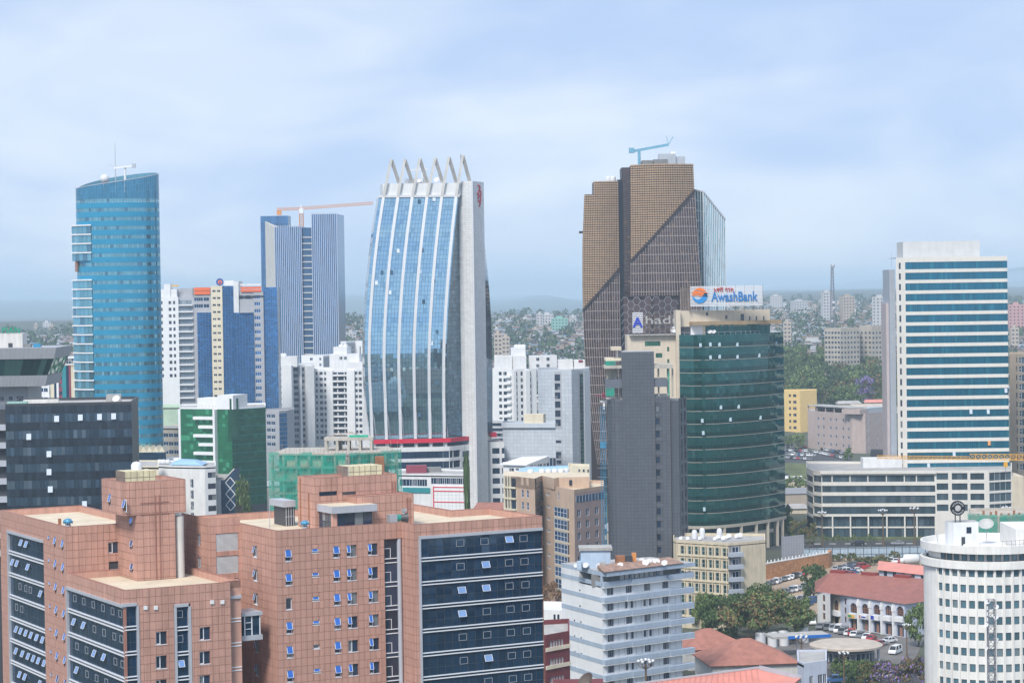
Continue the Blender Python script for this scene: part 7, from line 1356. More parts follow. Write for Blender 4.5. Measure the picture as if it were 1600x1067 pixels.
for k in range(15): a = R(5 + k * 5); q = dp(a, RD - 1.5, zD - 1.2); b.tube(q, (q[0], q[1], zD + .9), .035, .035, 4, 'frame_dark')
for k in range(14):
    for z in (zD + .1, zD + .85): b.tube(dp(R(5 + k * 5), RD - 1.5, z), dp(R(10 + k * 5), RD - 1.5, z), .03, .03, 4, 'frame_dark')
b.build('railing', D.e)
b = MB(); xd, zd2 = D.lx(1541, 2, 36), D.lz(822, 0, 2); b.lathe((xd, 2, zd2), [(.05, 0), (.7, .1), (1.3, .4), (1.65, .75)], 20, 'dish_mesh', axis=(-.15, -.55, .8)); mat('dish_mesh', (.45, .46, .45), .6, var=.1); b.tube((xd, 2, zD - 1.2), (xd, 2, zd2), .1, .08, 6, 'frame_grey'); b.build('satellite_dish', D.e)
b = MB(); b.box(D.lx(1585, -8, 33), D.lx(1640, -8, 33), -9.5, 6, zD - 1.2, D.lz(826, 5, -9), 'drum_white'); b.build('roof_cabin', D.e)
b = MB(); xv = D.lx(1463, -4, 36); b.tube((xv, -5, zD - 1.2), (xv, -5, zD + 2.6), .05, .04, 5, 'frame_grey'); b.tube((xv + .5, -5, zD - 1.2), (xv - .3, -5, zD + 2.2), .05, .04, 5, 'frame_grey'); b.build('aerial', D.e)
# ---- blue-striped white apartment block
Cc = Bld('apartment_block', 'white apartment block with pale blue balcony bands and many rooftop dishes', 'building', 940, 896, 480, 0)
mat('band_blue', (.38, .46, .56), .7, var=.08, streak=.14); mat('shutter', (.70, .71, .70), .6, var=.1, scale=3)
Lc, Rc = Cc.c(877, 497, 890), Cc.c(1078, 496, 890); zC = Cc.lz(893); fF, fL = Fr((0, 0), Rc), Fr(Lc, (0, 0)); STC = 24.3 * 480 / FPX
zf0 = Cc.lz(914); wl = MB(); wf_ = MB()
rowsC = [Cc.lz(925.2 + 24.3 * k) for k in range(8)]
hs = []
cpx = [954, 983, 1011.5, 1040]
for k, z in enumerate(rowsC):
    for j, p in enumerate(cpx):
        dy = (p - 940) * .09 * .133; s = sx(Cc, fF, p, 22); zz = z; pair = (k % 2 == 1 and j in (1, 2))
        for ds, w in (((-.75, .75), (.85, .75)) if pair else ((0, 1.75),)): hs.append((s + ds - w / 2, s + ds + w / 2, zz - .8, zz + .8)); Cc.win(fF, s + ds, zz, w, 1.6, 1 if pair else 3, 1, 'frame_grey', 'glass_dark', fw=.06, rec=.2)
wf_.wall(fF, 0, fF.L * .90, 0, zf0 - .6, hs, 'white', .3); wf_.build('wall', Cc.e)
hL = []
for k in range(8):
    z = Cc.lz(915 + 24.3 * k, *Lc)
    for p in ((906,) if k < 2 else (897, 907)): s = sx(Cc, fL, p, 22); hL.append((s - .35, s + .35, z - .2, z + .2)); Cc.win(fL, s, z, .7, .4, 2, 1, 'frame_dark', 'glass_dark', fw=.04)
wl.wall(fL, 0, fL.L, 0, zf0 - .6, hL, 'white', .2); wl.build('wall', Cc.e)
b = MB(); q0, q1 = fF.p(fF.L * .9, 0, 0), fF.p(fF.L * .9, -12, 0); b.poly([q0, q1, (q1[0], q1[1], zf0), (q0[0], q0[1], zf0)], 'white_wall'); b.poly([q1, Lc + (0,), Lc + (zf0,), (q1[0], q1[1], zf0)], 'white_wall'); b.build('rear_wall', Cc.e)
for k in range(8):
    z1 = Cc.lz(909 + 24.3 * k); z0 = z1 - 1.0; b = MB()
    off = 1.3 if k > 0 else 1.6; cuts = [0, .25, .72, 1.0] if k % 2 else [0, .30, .70, 1.0]
    for a, c, o_ in zip(cuts, cuts[1:], (0.8, 1.05, 1.3)): b.wbox(fF, fF.L * a + (.02 if a else 0), fF.L * c, -.05, o_, z0, z1, 'band_blue'); b.wbox(fF, fF.L * a + (.02 if a else 0), fF.L * c, .0, o_ - .05, z0 - .28, z0 - .001, 'white_wall')
    b.build('balcony', Cc.e); b = MB(); zz = Cc.lz(905 + 24.3 * k, 0, 0); b.wbox(fL, 0, fL.L - .02, .0, .06, z0 + .05, z1 - .02, 'band_blue'); b.build('band_stripe', Cc.e)
sh = MB()
for z in rowsC[1:]:
    for j in range(14): s = fF.L * (.05 + .84 * j / 13); sh.wbox(fF, s - .03, s + .03, .0, .05, z - .9, z + .9, 'frame_grey')
sh.build('downpipe', Cc.e)
b = MB(); zr0, zr1 = Cc.lz(899), Cc.lz(893); b.prism([Lc, (0, 0), (0 + fF.d.x * 0, 0)][:2] + [fF.p(0, 1.7, 0)[:2], fF.p(fF.L, 1.7, 0)[:2], fF.p(fF.L, -12.5, 0)[:2]], zr0 - .1, zr1, 'band_blue', 'roof_grey', bottom=True); b.build('roof_slab', Cc.e)
b = MB(); zt0 = zf0 - .6; b.wbox(fF, .6, fF.L * .9, -4, -.6, zt0, zr0 - .1, 'concrete_dark'); b.wbox(fL, 0, fL.L * .45, -6, .02, zt0, zr0 - .1, 'white_wall')  # the dark box stands in for shade inside the open top storey
for j in range(9): s = fF.L * (.22 + .5 * j / 9); b.wbox(fF, s, s + 1.05, -.55, -.45, zt0 + .9, zr0 - .3, 'shutter')
for s in (0, .32, .62, .88): b.wbox(fF, fF.L * s, fF.L * s + .35, -.4, .1, zt0, zr0 - .11, 'band_blue')
b.build('top_storey', Cc.e)
b = MB(); tin = fF.p(fF.L * .02, 1.2, 0); s0 = -1.0; b.hexa([fF.p(-1, 1.9, zr1 + .1), fF.p(fF.L * .86, 1.9, zr1 + .1), fF.p(fF.L * .86, -2.5, zr1 + .3), fF.p(1, -2.5, zr1 + .3), fF.p(-1, 1.9, zr1 + .2), fF.p(fF.L * .86, 1.9, zr1 + .2), fF.p(fF.L * .86, -2.5, zr1 + 1.1), fF.p(1, -2.5, zr1 + 1.1)], 'rust_roof'); mat('rust_roof', (.34, .22, .17), .9, var=.3, scale=.8, streak=.3); b.build('roof_sheet', Cc.e)
b = MB(); x0, x1 = Cc.lx(907, 8, 34), Cc.lx(953, 8, 34); b.box(x0, x1, 6, 11, zr1, Cc.lz(860, x0, 6), 'cabin_blue'); b.box(x0 - .4, x1 + .4, 5.6, 11.4, Cc.lz(860, x0, 6), Cc.lz(855.5, x0, 6), 'concrete'); mat('cabin_blue', (.45, .56, .70), .7, var=.1, streak=.15); b.build('roof_cabin', Cc.e)
b = MB(); b.box(Cc.lx(901, 6, 33), Cc.lx(908, 6, 33), 4.5, 6, zr1, zr1 + 1.7, 'cabin_blue'); b.build('roof_cabin', Cc.e); b = MB(); b.box(Cc.lx(937, 3, 33), Cc.lx(946, 3, 33), 3, 4.2, zr1, zr1 + 1.6, 'concrete'); b.build('chimney', Cc.e)
b = MB(); b.box(Cc.lx(961, 9, 33), Cc.lx(976, 9, 33), 8, 10, zr1, zr1 + 2.3, 'rust'); b.build('roof_cabin', Cc.e); b = MB(); b.box(Cc.lx(976.5, 9, 33), Cc.lx(987, 9, 33), 8, 10, zr1, zr1 + 2.4, 'frame_dark'); b.build('water_tank', Cc.e); b = MB(); b.box(Cc.lx(987, 9, 33), Cc.lx(994, 9, 33), 9, 10, zr1 + .4, zr1 + 2.8, 'crane_orange'); b.build('water_tank', Cc.e)
for px, y, s in ((900, 5, .8), (915, 4, 1.0), (936, 3.5, .9), (951, 3, .7), (969, 3, 1.0), (993, 8, .9), (998, 8.4, .9), (1003, 8.6, 1.2), (1008, 7, 1.0), (1014, 8.5, 1.1), (1020, 8.4, 1.1), (1026, 9, 1.0), (1009, 6, 1.1), (1038, 6, 1.0)): dish(Cc, Cc.lx(px, y + 1.5, 33), y + 1.5, zr1, s * .8, az=rnd.uniform(170, 230))
# ---- beige concrete office
Ee = slab('office_building', 'beige concrete office with a grid of deep windows and a blank end wall', 'building', [(1052, 603), (1057, 601), (1138, 592), (1157, 593.5), (1196, 598)], (2, 848), back=16, wall='beige_aged', par=.7); mat('beige_aged', (.60, .52, .38), .85, var=.1, streak=.25); zt = Ee.zt
face(Ee, 0); rE = [860.5, 879.8, 899.2, 918, 937, 956]; cE = [1064, 1075.5, 1086, 1097, 1108, 1118.5, 1130]
face(Ee, 1, [(p, 1.5) for p in cE], [(y, 2.1) for y in rE], nx=1, nz=2, fw=.07, kf='frame_grey', depth=.3, rec=.22, kg='glass_teal'); fr = Ee.F[1]
for p in [1058.5] + [(a + c) / 2 for a, c in zip(cE, cE[1:])] + [1135.5]: s = sx(Ee, fr, p, 20); b = MB(); b.wbox(fr, s - .13, s + .13, .02, .2, 0, zt - .75, 'beige_aged'); b.build('fin', Ee.e)
for y in rE: b = MB(); z = zf(Ee, fr, 7, y + 7.7); b.wbox(fr, .05, fr.L, .02, .28, z - .2, z + .1, 'beige_aged'); b.build('sill', Ee.e)
face(Ee, 2, wall='concrete_dark'); fr = Ee.F[2]; bm = MB(); bm.wbox(Fr((0, 0), (1, 0)), -.2, fr.L, .03, 1.6, 0, 1.05, 'blue_grey'); bme = bm.mesh('balcony')
for y in rE: link('balcony', bme, Ee.e, fr.p(0, 0, zf(Ee, fr, 1, y + 8.5)), fr.ang); Ee.win(fr, fr.L * .55, zf(Ee, fr, 1, y - 1), 2.0, 1.8, 2, 1, 'frame_white', 'glass_dark', rec=-.05)
face(Ee, 3)
for p, y, h in ((1085, 6, 2.4), (1097, 7, 2.8), (1124, 7, 2.6)): wtank(Ee, Ee.lx(p, y, 24), y, zt - .6, .75, h)
for p, y in ((1064, 1), (1074, .5), (1094, .0), (1117, -1.5), (1131, -2), (1122, 2), (1137, 2), (1139, 4), (1152, 3), (1156, 4.5)): dish(Ee, Ee.lx(p, y + 1.5, 23), y + 1.5, zt - .6, rnd.uniform(.6, .85), az=rnd.uniform(170, 230))
# ================================================================== trees
pmat('bark', (.10, .075, .055), .9, piece=.1)
for nm, c, tr_ in (('leaf_dark', (0.058, 0.098, 0.036), 0), ('leaf_mid', (0.098, 0.15, 0.046), 0), ('leaf_light', (0.169, 0.215, 0.072), 0), ('leaf_dry', (.17, .12, .055), 0), ('leaf_rust', (.22, .12, .07), 0), ('flower_purple', (.20, .145, .36), 0), ('leaf_blue', (.055, .09, .055), 0)):
    pmat(nm, c, .7, piece=.35, var=.1, streak=0, spec=.25)
CROWN = {}
def crown(kind, seed, n, ls, mix):
    """leaf clumps spread through the crown's volume; unit height 1 above the trunk top, unit radius 1"""
    key = (kind, seed, n, ls, mix)
    if key in CROWN: return CROWN[key]
    r = random.Random(seed); b = MB(); cl = []
    if kind == 'broad':
        for i in range(26): a = r.uniform(0, 6.28); q = r.uniform(.1, .85) ** .7; cl.append((q * math.cos(a), q * math.sin(a), .25 + .62 * (1 - q * q) * r.uniform(.6, 1.05), r.uniform(.18, .32)))
    elif kind == 'round':
        for i in range(26): a = r.uniform(0, 6.28); z = r.uniform(.05, .9); q = math.sqrt(max(0, 1 - ((z - .45) / .56) ** 2)) * r.uniform(.4, .85); cl.append((q * math.cos(a), q * math.sin(a), z, r.uniform(.2, .34)))
    elif kind == 'tall':
        for i in range(24): a = r.uniform(0, 6.28); z = r.uniform(.0, .95); q = (.75 - .55 * z) * r.uniform(.3, 1); cl.append((q * math.cos(a), q * math.sin(a), z, r.uniform(.14, .28)))
    else:   # column
        for i in range(22): a = r.uniform(0, 6.28); z = r.uniform(0, 1); q = r.uniform(0, .55); cl.append((q * math.cos(a), q * math.sin(a), z, .4))
    for i in range(n):
        cx, cy_, cz, cr = r.choice(cl); th = r.uniform(0, 6.28); ph = math.acos(r.uniform(-.7, 1)); rr = cr * r.uniform(.55, 1.05)
        p = Vector((cx + rr * math.sin(ph) * math.cos(th), cy_ + rr * math.sin(ph) * math.sin(th), cz + rr * .6 * math.cos(ph)))
        nrm = (Vector((math.sin(ph) * math.cos(th), math.sin(ph) * math.sin(th), math.cos(ph) + .35)) + Vector((r.gauss(0, .5), r.gauss(0, .5), r.gauss(0, .5)))).normalized(); x = nrm.orthogonal().normalized(); x.rotate(Matrix.Rotation(r.uniform(0, 6.28), 3, nrm)); y = nrm.cross(x); s = ls * r.uniform(.6, 1.4)
        k = mix[min(int(r.random() * len(mix)), len(mix) - 1)]; b.poly([p - x * s, p - y * s * .55 + nrm * s * .15, p + x * s, p + y * s * .55 - nrm * s * .1], k)
    CROWN[key] = b.mesh('crown'); return CROWN[key]
TRUNK = {}
def trunk(seed):
    if seed in TRUNK: return TRUNK[seed]
    r = random.Random(seed); b = MB(); b.tube((0, 0, 0), (.03, .02, .55), .055, .04, 7, 'bark'); b.tube((.03, .02, .55), (.0, .0, 1.0), .04, .03, 7, 'bark')
    for i in range(7): a = i * .9 + r.uniform(0, .5); z = r.uniform(.7, 1.05); b.tube((.01, .01, z), (.55 * math.cos(a), .55 * math.sin(a), z + r.uniform(.5, .9)), .026, .008, 5, 'bark')
    TRUNK[seed] = b.mesh('trunk'); return TRUNK[seed]
def tree(P, h, wd_, kind, label, mix, name='tree', n=1500, group=None, ls=.07, tr=.2, seed=None):
    e = thing(name, label, 'tree', (P[0], P[1], P[2]), rnd.uniform(0, 6.28), group); s = rnd.randrange(3) if seed is None else seed
    t = link('trunk', trunk(s), e); t.scale = (wd_ * .7, wd_ * .7, h * tr); c = link('crown', crown(kind, s, n, ls, tuple(mix)), e, (0, 0, h * tr * .75)); c.scale = (wd_ / 2, wd_ / 2, h * (1 - tr * .75)); return e
def ptree(px, py, hpx, wpx, kind, label, mix, **kw):
    P = gpt(px, py); k = P.y / FPX; return tree(P, hpx * k, wpx * k, kind, label, mix, **kw)
DK = ('leaf_dark', 'leaf_dark', 'leaf_mid'); MD = ('leaf_mid', 'leaf_mid', 'leaf_dark', 'leaf_light'); LT = ('leaf_light', 'leaf_mid', 'leaf_light'); DR = ('leaf_mid', 'leaf_dry', 'leaf_dark', 'leaf_dry')
for a in ((1107, 996, 66, 46, 'tall', 'upright dark tree against the striped apartment block', MD), (1133, 1004, 74, 66, 'round', 'dark rounded tree in front of the gridded beige office', DK), (1168, 1006, 76, 86, 'broad', 'broad olive tree with dry patches in the middle of the clump by the white tanks', DR), (1205, 1004, 82, 92, 'broad', 'large olive-green spreading tree behind the white tanks', ('leaf_mid', 'leaf_light', 'leaf_dry', 'leaf_dark')), (1240, 1000, 66, 56, 'round', 'green tree at the car park end of the clump', MD),
          (1183, 990, 72, 60, 'round', 'tall dark tree at the back of the clump below the blank end wall', DK), (1092, 982, 52, 30, 'tall', 'slim tree squeezed beside the striped block balconies', LT)): ptree(a[0], a[1], a[2] * 1.06, a[3] * 1.25, *a[4:], n=5000, ls=.042, tr=.14)
ptree(1272, 938, 58, 52, 'round', 'lone dark green tree standing in the dirt car park', DK, n=2200, ls=.06)
ptree(1435, 1010, 66, 46, 'round', 'green tree beside the arcaded building and the round drum', MD, n=1800, ls=.07)
ptree(1392, 1082, 56, 72, 'broad', 'jacaranda in purple bloom beside the white minibus', ('flower_purple', 'leaf_dry', 'leaf_dark', 'flower_purple', 'leaf_dry'), n=2600, ls=.05); ptree(1428, 1088, 66, 64, 'broad', 'jacaranda in purple bloom against the round drum', ('flower_purple', 'leaf_dry', 'leaf_dry', 'leaf_dark'), n=2600, ls=.05)
ptree(1356, 1080, 46, 44, 'round', 'brown-green street tree left of the jacarandas', DR, n=1600, ls=.06); ptree(1330, 1072, 34, 40, 'round', 'dark shrub tree under the round canopy', DK, n=1200, ls=.07)
ptree(862, 955, 46, 36, 'round', 'rusty leaved tree between the pink wing and the striped block', ('leaf_rust', 'leaf_dry', 'leaf_rust'), n=1600, ls=.06)
ptree(1232, 842, 52, 40, 'tall', 'dry dark tree close to the green bank tower', DK, n=1100, ls=.07); ptree(1250, 850, 40, 40, 'round', 'olive tree beside the hoarding near the bank tower columns', DR, n=1100, ls=.07); ptree(1270, 856, 38, 30, 'tall', 'slender bare tree before the podium corner', DR, n=600, ls=.06)
ptree(1238, 772, 28, 40, 'round', 'bushy green tree on the bank behind the green tower', MD, n=900, ls=.08); ptree(1262, 766, 22, 34, 'round', 'low green bush on the grassy bank above the podium', LT, n=700, ls=.08); ptree(1326, 724, 24, 26, 'tall', 'small palm-like tree beside the upper car park', MD, n=500, ls=.1); ptree(1248, 702, 26, 22, 'round', 'tree at the corner of the yellow block', LT, n=600, ls=.1); ptree(1232, 700, 20, 18, 'round', 'small tree at the foot of the yellow block', MD, n=500, ls=.1)
e = tree((*at(376, 770, 760).xy, 0), zof(747, 760, 376), 8, 'round', 'dark tree behind the chain of white diamonds', MD, n=900, ls=.07, tr=.55)
e = tree((*at(729.5, 770, 705).xy, 0), zof(737, 705, 730), 2.4, 'column', 'narrow ivy-like cypress against the podium of the spiked tower', DK, n=900, ls=.2, tr=.2, name='cypress')
for i in range(11):
    px = 1285 + i * 8.2; P = gpt(px, 846); e = tree(P, 1.7 if i % 3 else 2.6, 1.9, 'round', f'small clipped shrub, {ORD[i]} from the left in the row along the podium kerb', MD, name='shrub', n=160, ls=.16, group='shrubs along the podium kerb', tr=.25, seed=0)
for i in range(9):
    P = gpt(1305 + i * 11 + rnd.uniform(-3, 3), 1046 + rnd.uniform(-3, 8)); tree(P, rnd.uniform(2.2, 3.4), rnd.uniform(3, 4.2), 'round', f'dark bush, {ORD[i]} from the left round the oval filling station', DK if i % 2 else MD, name='bush', n=420, ls=.12, group='bushes round the filling station', tr=.2)
for i in range(8):
    P = gpt(1302 + i * 14 + rnd.uniform(-3, 3), 878 + rnd.uniform(-3, 6)); tree(P, rnd.uniform(2, 3.5), rnd.uniform(3.5, 5.5), 'round', f'dry bush, {ORD[i]} from the left below the pale blue hoarding', DR, name='bush', n=420, ls=.12, group='bushes below the hoarding', tr=.2)
# the wooded slope
rw_ = random.Random(11); wood = []; WN = {}
for i in range(78):
    px = rw_.uniform(1222, 1392); py = rw_.uniform(578, 640) if i > 8 else rw_.uniform(618, 650); wood.append((px, py))
wood.sort(key=lambda q: q[1])
for px, py in wood:
    P = gpt(px, py + 4); k = P.y / FPX; hh = rw_.uniform(30, 54) * k; kd = rw_.choice(['round', 'round', 'broad', 'tall']); mx_ = rw_.choice([DK, DK, MD, DR, ('leaf_blue', 'leaf_dark')]) if py < 622 else rw_.choice([MD, DK, DR])
    cn = 'dark' if mx_ is DK else 'bluish' if mx_[0] == 'leaf_blue' else 'olive' if mx_ is DR else 'light green' if mx_ is LT else 'green'; key = (cn, kd, py > 612); WN.setdefault(key, []).append((px, tree(P, hh, hh * (rw_.uniform(.9, 1.3) if kd != 'tall' else .55), kd, '', mx_, n=1300, ls=.06, group='trees of the wooded slope', tr=.18)))
for (cn, kd, lo), q in WN.items():
    for i, (px, o) in enumerate(sorted(q, key=lambda t: t[0])): o['label'] = f"{cn} {dict(tall='slim', round='rounded', broad='spreading')[kd]} tree, {ORD[i]} of its like from the bank tower, {'lower' if lo else 'upper'} wood"
ptree(1352, 642, 54, 40, 'round', 'bright purple jacaranda in the wooded slope left of the cream tower', ('flower_purple', 'flower_purple', 'flower_purple', 'leaf_mid'), n=1600, ls=.07, tr=.4)
for px in (1371, 1377, 1383): ptree(px, 588, 60, 34, 'tall', f'very tall dark eucalyptus, {ORD[(px - 1371) // 6]} from the left beside the cream tower', DK, n=900, ls=.08, group='eucalyptus beside the cream tower')
# ================================================================== streets, car parks
def sheet(name, pxs, k, dz=.02, kind='structure'):
    b = MB(); P = [gp(px, py, 0) for px, py in pxs]; b.poly([(p.x, p.y, dz) for p in P], k); return b.build(name, kind=kind)
mat('grass_bank', (.12, .14, .05), .95, var=.4, scale=.15); mat('pavement_grey', (.30, .29, .28), .9, var=.15, scale=.2); mat('forecourt', (.16, .15, .145), .9, var=.25, scale=.15); mat('line_white', (.7, .7, .68), .7, var=.1)
sheet('car_park', [(1190, 968), (1275, 960), (1300, 930), (1440, 900), (1440, 872), (1300, 872), (1190, 900)], 'dirt', .03)
sheet('road', [(1185, 858), (1560, 852), (1560, 843), (1185, 849)], 'asphalt', .04)
sheet('car_park', [(1218, 722), (1330, 724), (1335, 700), (1215, 694)], 'asphalt', .04); sheet('grass_bank', [(1218, 768), (1275, 772), (1345, 728), (1222, 723)], 'grass_bank', .06)
sheet('road', [(1080, 1100), (1500, 1100), (1450, 1040), (1300, 1042), (1240, 1060)], 'asphalt', .04); sheet('forecourt', [(1150, 1040), (1425, 1040), (1445, 996), (1270, 984), (1180, 1010)], 'forecourt', .05)
sheet('verge', [(1300, 842), (1450, 841), (1450, 838), (1300, 839)], 'grass_bank', .07)
for i in range(14):
    a, c = 1200 + i * 24, 1210 + i * 24; b = MB(); y = 850.2 - i * .1; P = [gp(a, y, 0), gp(c, y, 0), gp(c, y - .7, 0), gp(a, y - .7, 0)]; b.poly([(p.x, p.y, .06) for p in P], 'line_white'); b.build('road_marking', kind='structure')
# retaining wall of orange stone, with its white railing
P0, P1_, P2 = gp(1197, 905, 0), gp(1295, 887, 0), gp(1300, 881, 0)
Ow = thing('retaining_wall', 'orange stone retaining wall along the dirt car park', 'wall', (P0.x, P0.y, 0)); pmat('orange_stone', (.52, .26, .12), .9, piece=.14, var=.18, scale=.6); fr = Fr((0, 0), (P1_.x - P0.x, P1_.y - P0.y)); b = MB(); b.wbox(fr, -6, fr.L, -1.0, 0, 0, 4.6, 'orange_stone'); b.build('wall', Ow); st_ = MB(); r8 = random.Random(4)
for j in range(9):
    s = -6 + r8.uniform(0, .4)
    while s < fr.L - .3: w_ = r8.uniform(.6, 1.3); st_.wbox(fr, s, min(s + w_ - .06, fr.L), .0, r8.uniform(.03, .1), j * .5 + .03, j * .5 + .46, 'orange_stone'); s += w_
st_.build('stone', Ow, kind='stuff'); b = MB(); b.wbox(fr, -6, fr.L + .1, -1.1, .12, 4.6, 4.85, 'concrete_pale'); b.build('coping', Ow)
for j in range(22): s = -6 + (fr.L + 5.8) * j / 21; b = MB(); b.wbox(fr, s - .1, s + .1, -.7, -.4, 4.85, 5.6, 'white_wall'); b.build('baluster', Ow)
f2 = Fr((P1_.x - P0.x, P1_.y - P0.y), (P2.x - P0.x, P2.y - P0.y)); b = MB(); b.wbox(f2, 0, f2.L, -1, 0, 0, 4.6, 'orange_stone'); b.build('wall', Ow)
# pale blue hoarding
Fn = thing('hoarding', 'pale blue sheet metal hoarding along the road below the podium', 'fence', (0, 0, 0)); pmat('hoarding_blue', (.42, .52, .62), .5, piece=.12, var=.1, streak=.2); A0, A1 = gp(1228, 873, 0), gp(1470, 868, 0); fr = Fr(A0[:2], A1[:2]); Fn.location = (A0.x, A0.y, 0); fr = Fr((0, 0), (A1.x - A0.x, A1.y - A0.y)); np_ = 20; pw = fr.L / np_; pm_ = MB(); q = Fr((0, 0), (1, 0)); rb_ = 10
for j in range(rb_): x0, x1 = pw * j / rb_, pw * (j + 1) / rb_; xm = (x0 + x1) / 2; pm_.poly([q.p(x0, 0, 0), q.p(xm, .06, 0), q.p(xm, .06, 3.3), q.p(x0, 0, 3.3)], 'hoarding_blue'); pm_.poly([q.p(xm, .06, 0), q.p(x1, 0, 0), q.p(x1, 0, 3.3), q.p(xm, .06, 3.3)], 'hoarding_blue')
pme = pm_.mesh('panel'); pst = MB(); pst.box(-.06, .06, -.1, .06, 0, 3.7, 'steel_dark'); pste = pst.mesh('post')
for j in range(np_): link('panel', pme, Fn, fr.p(pw * j, 0, 0), fr.ang); link('post', pste, Fn, fr.p(pw * j, .12, 0), fr.ang)
b = MB(); b.wbox(fr, 0, fr.L, .07, .12, 3.0, 3.1, 'steel_dark'); b.wbox(fr, 0, fr.L, .07, .12, 1.0, 1.1, 'steel_dark'); b.build('rail', Fn)
# grey hoarding at the bank tower's foot
A0, A1 = gp(1222, 880, 0), gp(1256, 876, 0); Gf = thing('hoarding', 'dark grey hoarding at the foot of the bank tower columns', 'fence', (A0.x, A0.y, 0)); fr = Fr((0, 0), (A1.x - A0.x, A1.y - A0.y)); b = MB(); b.wbox(fr, 0, fr.L, -.1, 0, 0, 8.5, 'grey_panel'); b.build('panel', Gf); b = MB()
for j in range(9): b.wbox(fr, fr.L * j / 8 - .05, fr.L * j / 8 + .05, .01, .1, 0, 8.6, 'frame_grey')
for j in range(5): b.wbox(fr, 0, fr.L, .01, .08, 1 + j * 1.8, 1.1 + j * 1.8, 'frame_grey')
b.build('rail', Gf)
# ================================================================== vehicles
for nm, c in (('car_white', (.75, .76, .78)), ('car_silver', (.42, .44, .47)), ('car_black', (.03, .032, .036)), ('car_blue', (.05, .13, .30)), ('car_red', (.42, .04, .04)), ('car_grey', (.16, .17, .18))): mat(nm, c, .25, .25 if nm == 'car_silver' else 0, var=.03, spec=.7)
mat('car_glass', (.02, .025, .03), .08, 0, var=0, spec=.8); mat('tyre', (.02, .02, .02), .8, var=0); mat('lamp_red', (.35, .02, .02), .3, var=0)
CARM = {}
def carmesh(kind, k):
    if (kind, k) in CARM: return CARM[(kind, k)]
    L_, W_, hb, ht, c0, c1, t0, t1 = {'saloon': (4.5, 1.75, .92, 1.45, -.95, 1.75, -.35, 1.2), 'suv': (4.6, 1.85, 1.08, 1.80, -1.15, 2.15, -.55, 1.95), 'van': (4.8, 1.8, 1.15, 2.05, -1.95, 2.3, -1.3, 2.2)}[kind]; w2 = W_ / 2
    b = MB(); prof = [(-L_ / 2, .35), (L_ / 2, .35), (L_ / 2, hb * .86), (L_ / 2 - .2, hb), (c1, hb), (c0, hb), (-L_ / 2 + .25, hb * .84), (-L_ / 2, hb * .62)]; n = len(prof)
    for s in (-1, 1): b.poly([(x, s * w2, z) for x, z in (prof if s < 0 else prof[::-1])], k)
    for i in range(n): (x0, z0), (x1, z1) = prof[i], prof[(i + 1) % n]; b.poly([(x0, -w2, z0), (x0, w2, z0), (x1, w2, z1), (x1, -w2, z1)], k)
    wt = w2 * .78; b.hexa([(t0, -wt, ht - .06), (t1, -wt, ht - .06), (t1, wt, ht - .06), (t0, wt, ht - .06), (t0 + .1, -wt + .08, ht), (t1 - .1, -wt + .08, ht), (t1 - .1, wt - .08, ht), (t0 + .1, wt - .08, ht)], k)
    for s in (-1, 1): b.beam((c0 + .05, s * (w2 - .04), hb), (t0 + .04, s * wt, ht - .05), .09, .09, k); b.beam((c1 - .05, s * (w2 - .04), hb), (t1 - .04, s * wt, ht - .05), .12, .12, k); b.beam(((c0 + c1) / 2, s * (w2 - .03), hb), ((t0 + t1) / 2, s * wt, ht - .05), .09, .09, k)
    body = b.mesh('body'); b = MB(); b.hexa([(c0, -w2 + .05, hb), (c1, -w2 + .05, hb), (c1, w2 - .05, hb), (c0, w2 - .05, hb), (t0, -wt + .01, ht - .055), (t1, -wt + .01, ht - .055), (t1, wt - .01, ht - .055), (t0, wt - .01, ht - .055)], 'car_glass'); gl_ = b.mesh('windows')
    b = MB(); b.tube((0, -.11, 0), (0, .11, 0), .32, .32, 10, 'tyre'); r_ = MB(); r_.tube((0, -.12, 0), (0, .12, 0), .18, .18, 8, 'car_silver'); CARM[(kind, k)] = (body, gl_, (r_.mesh('wheel'), b.mesh('tyre')), L_, W_); return CARM[(kind, k)]
def car(P, rz, kind, k, label, group=None, parts=True):
    bo, gl_, wh, L_, W_ = carmesh(kind, k); e = thing('car' if kind != 'van' else 'minibus', label, 'car' if kind != 'van' else 'minibus', (P[0], P[1], P[2] + .06), rz, group); link('body', bo, e); link('windows', gl_, e)
    if parts:
        for sx_ in (-1, 1):
            for sy in (-1, 1): link('tyre', wh[1], link('wheel', wh[0], e, (sx_ * L_ * .31, sy * (W_ / 2 - .1), .32)))
    return e
rc_ = random.Random(21); CK = ['car_white', 'car_white', 'car_white', 'car_silver', 'car_silver', 'car_black', 'car_grey', 'car_grey', 'car_blue', 'car_red']; CN = {'car_white': 'white', 'car_silver': 'silver', 'car_black': 'black', 'car_blue': 'blue', 'car_red': 'red', 'car_grey': 'dark grey'}
def row(p0, p1, n, place, ang, kinds=('saloon', 'suv', 'saloon'), parts=True):
    A, C = gpt(*p0), gpt(*p1)
    for i in range(n):
        t = (i + rc_.uniform(-.12, .12)) / max(1, n - 1); P = A + (C - A) * t; k = rc_.choice(CK); kd = rc_.choice(kinds); car(P, R(ang + rc_.uniform(-7, 7) + (180 if rc_.random() < .5 else 0)), kd, k, f"{CN[k]} {'hatchback' if kd == 'saloon' else 'off-roader' if kd == 'suv' else 'minibus'}, {ORD[i]} from left {place}", f'cars parked {place}', parts)
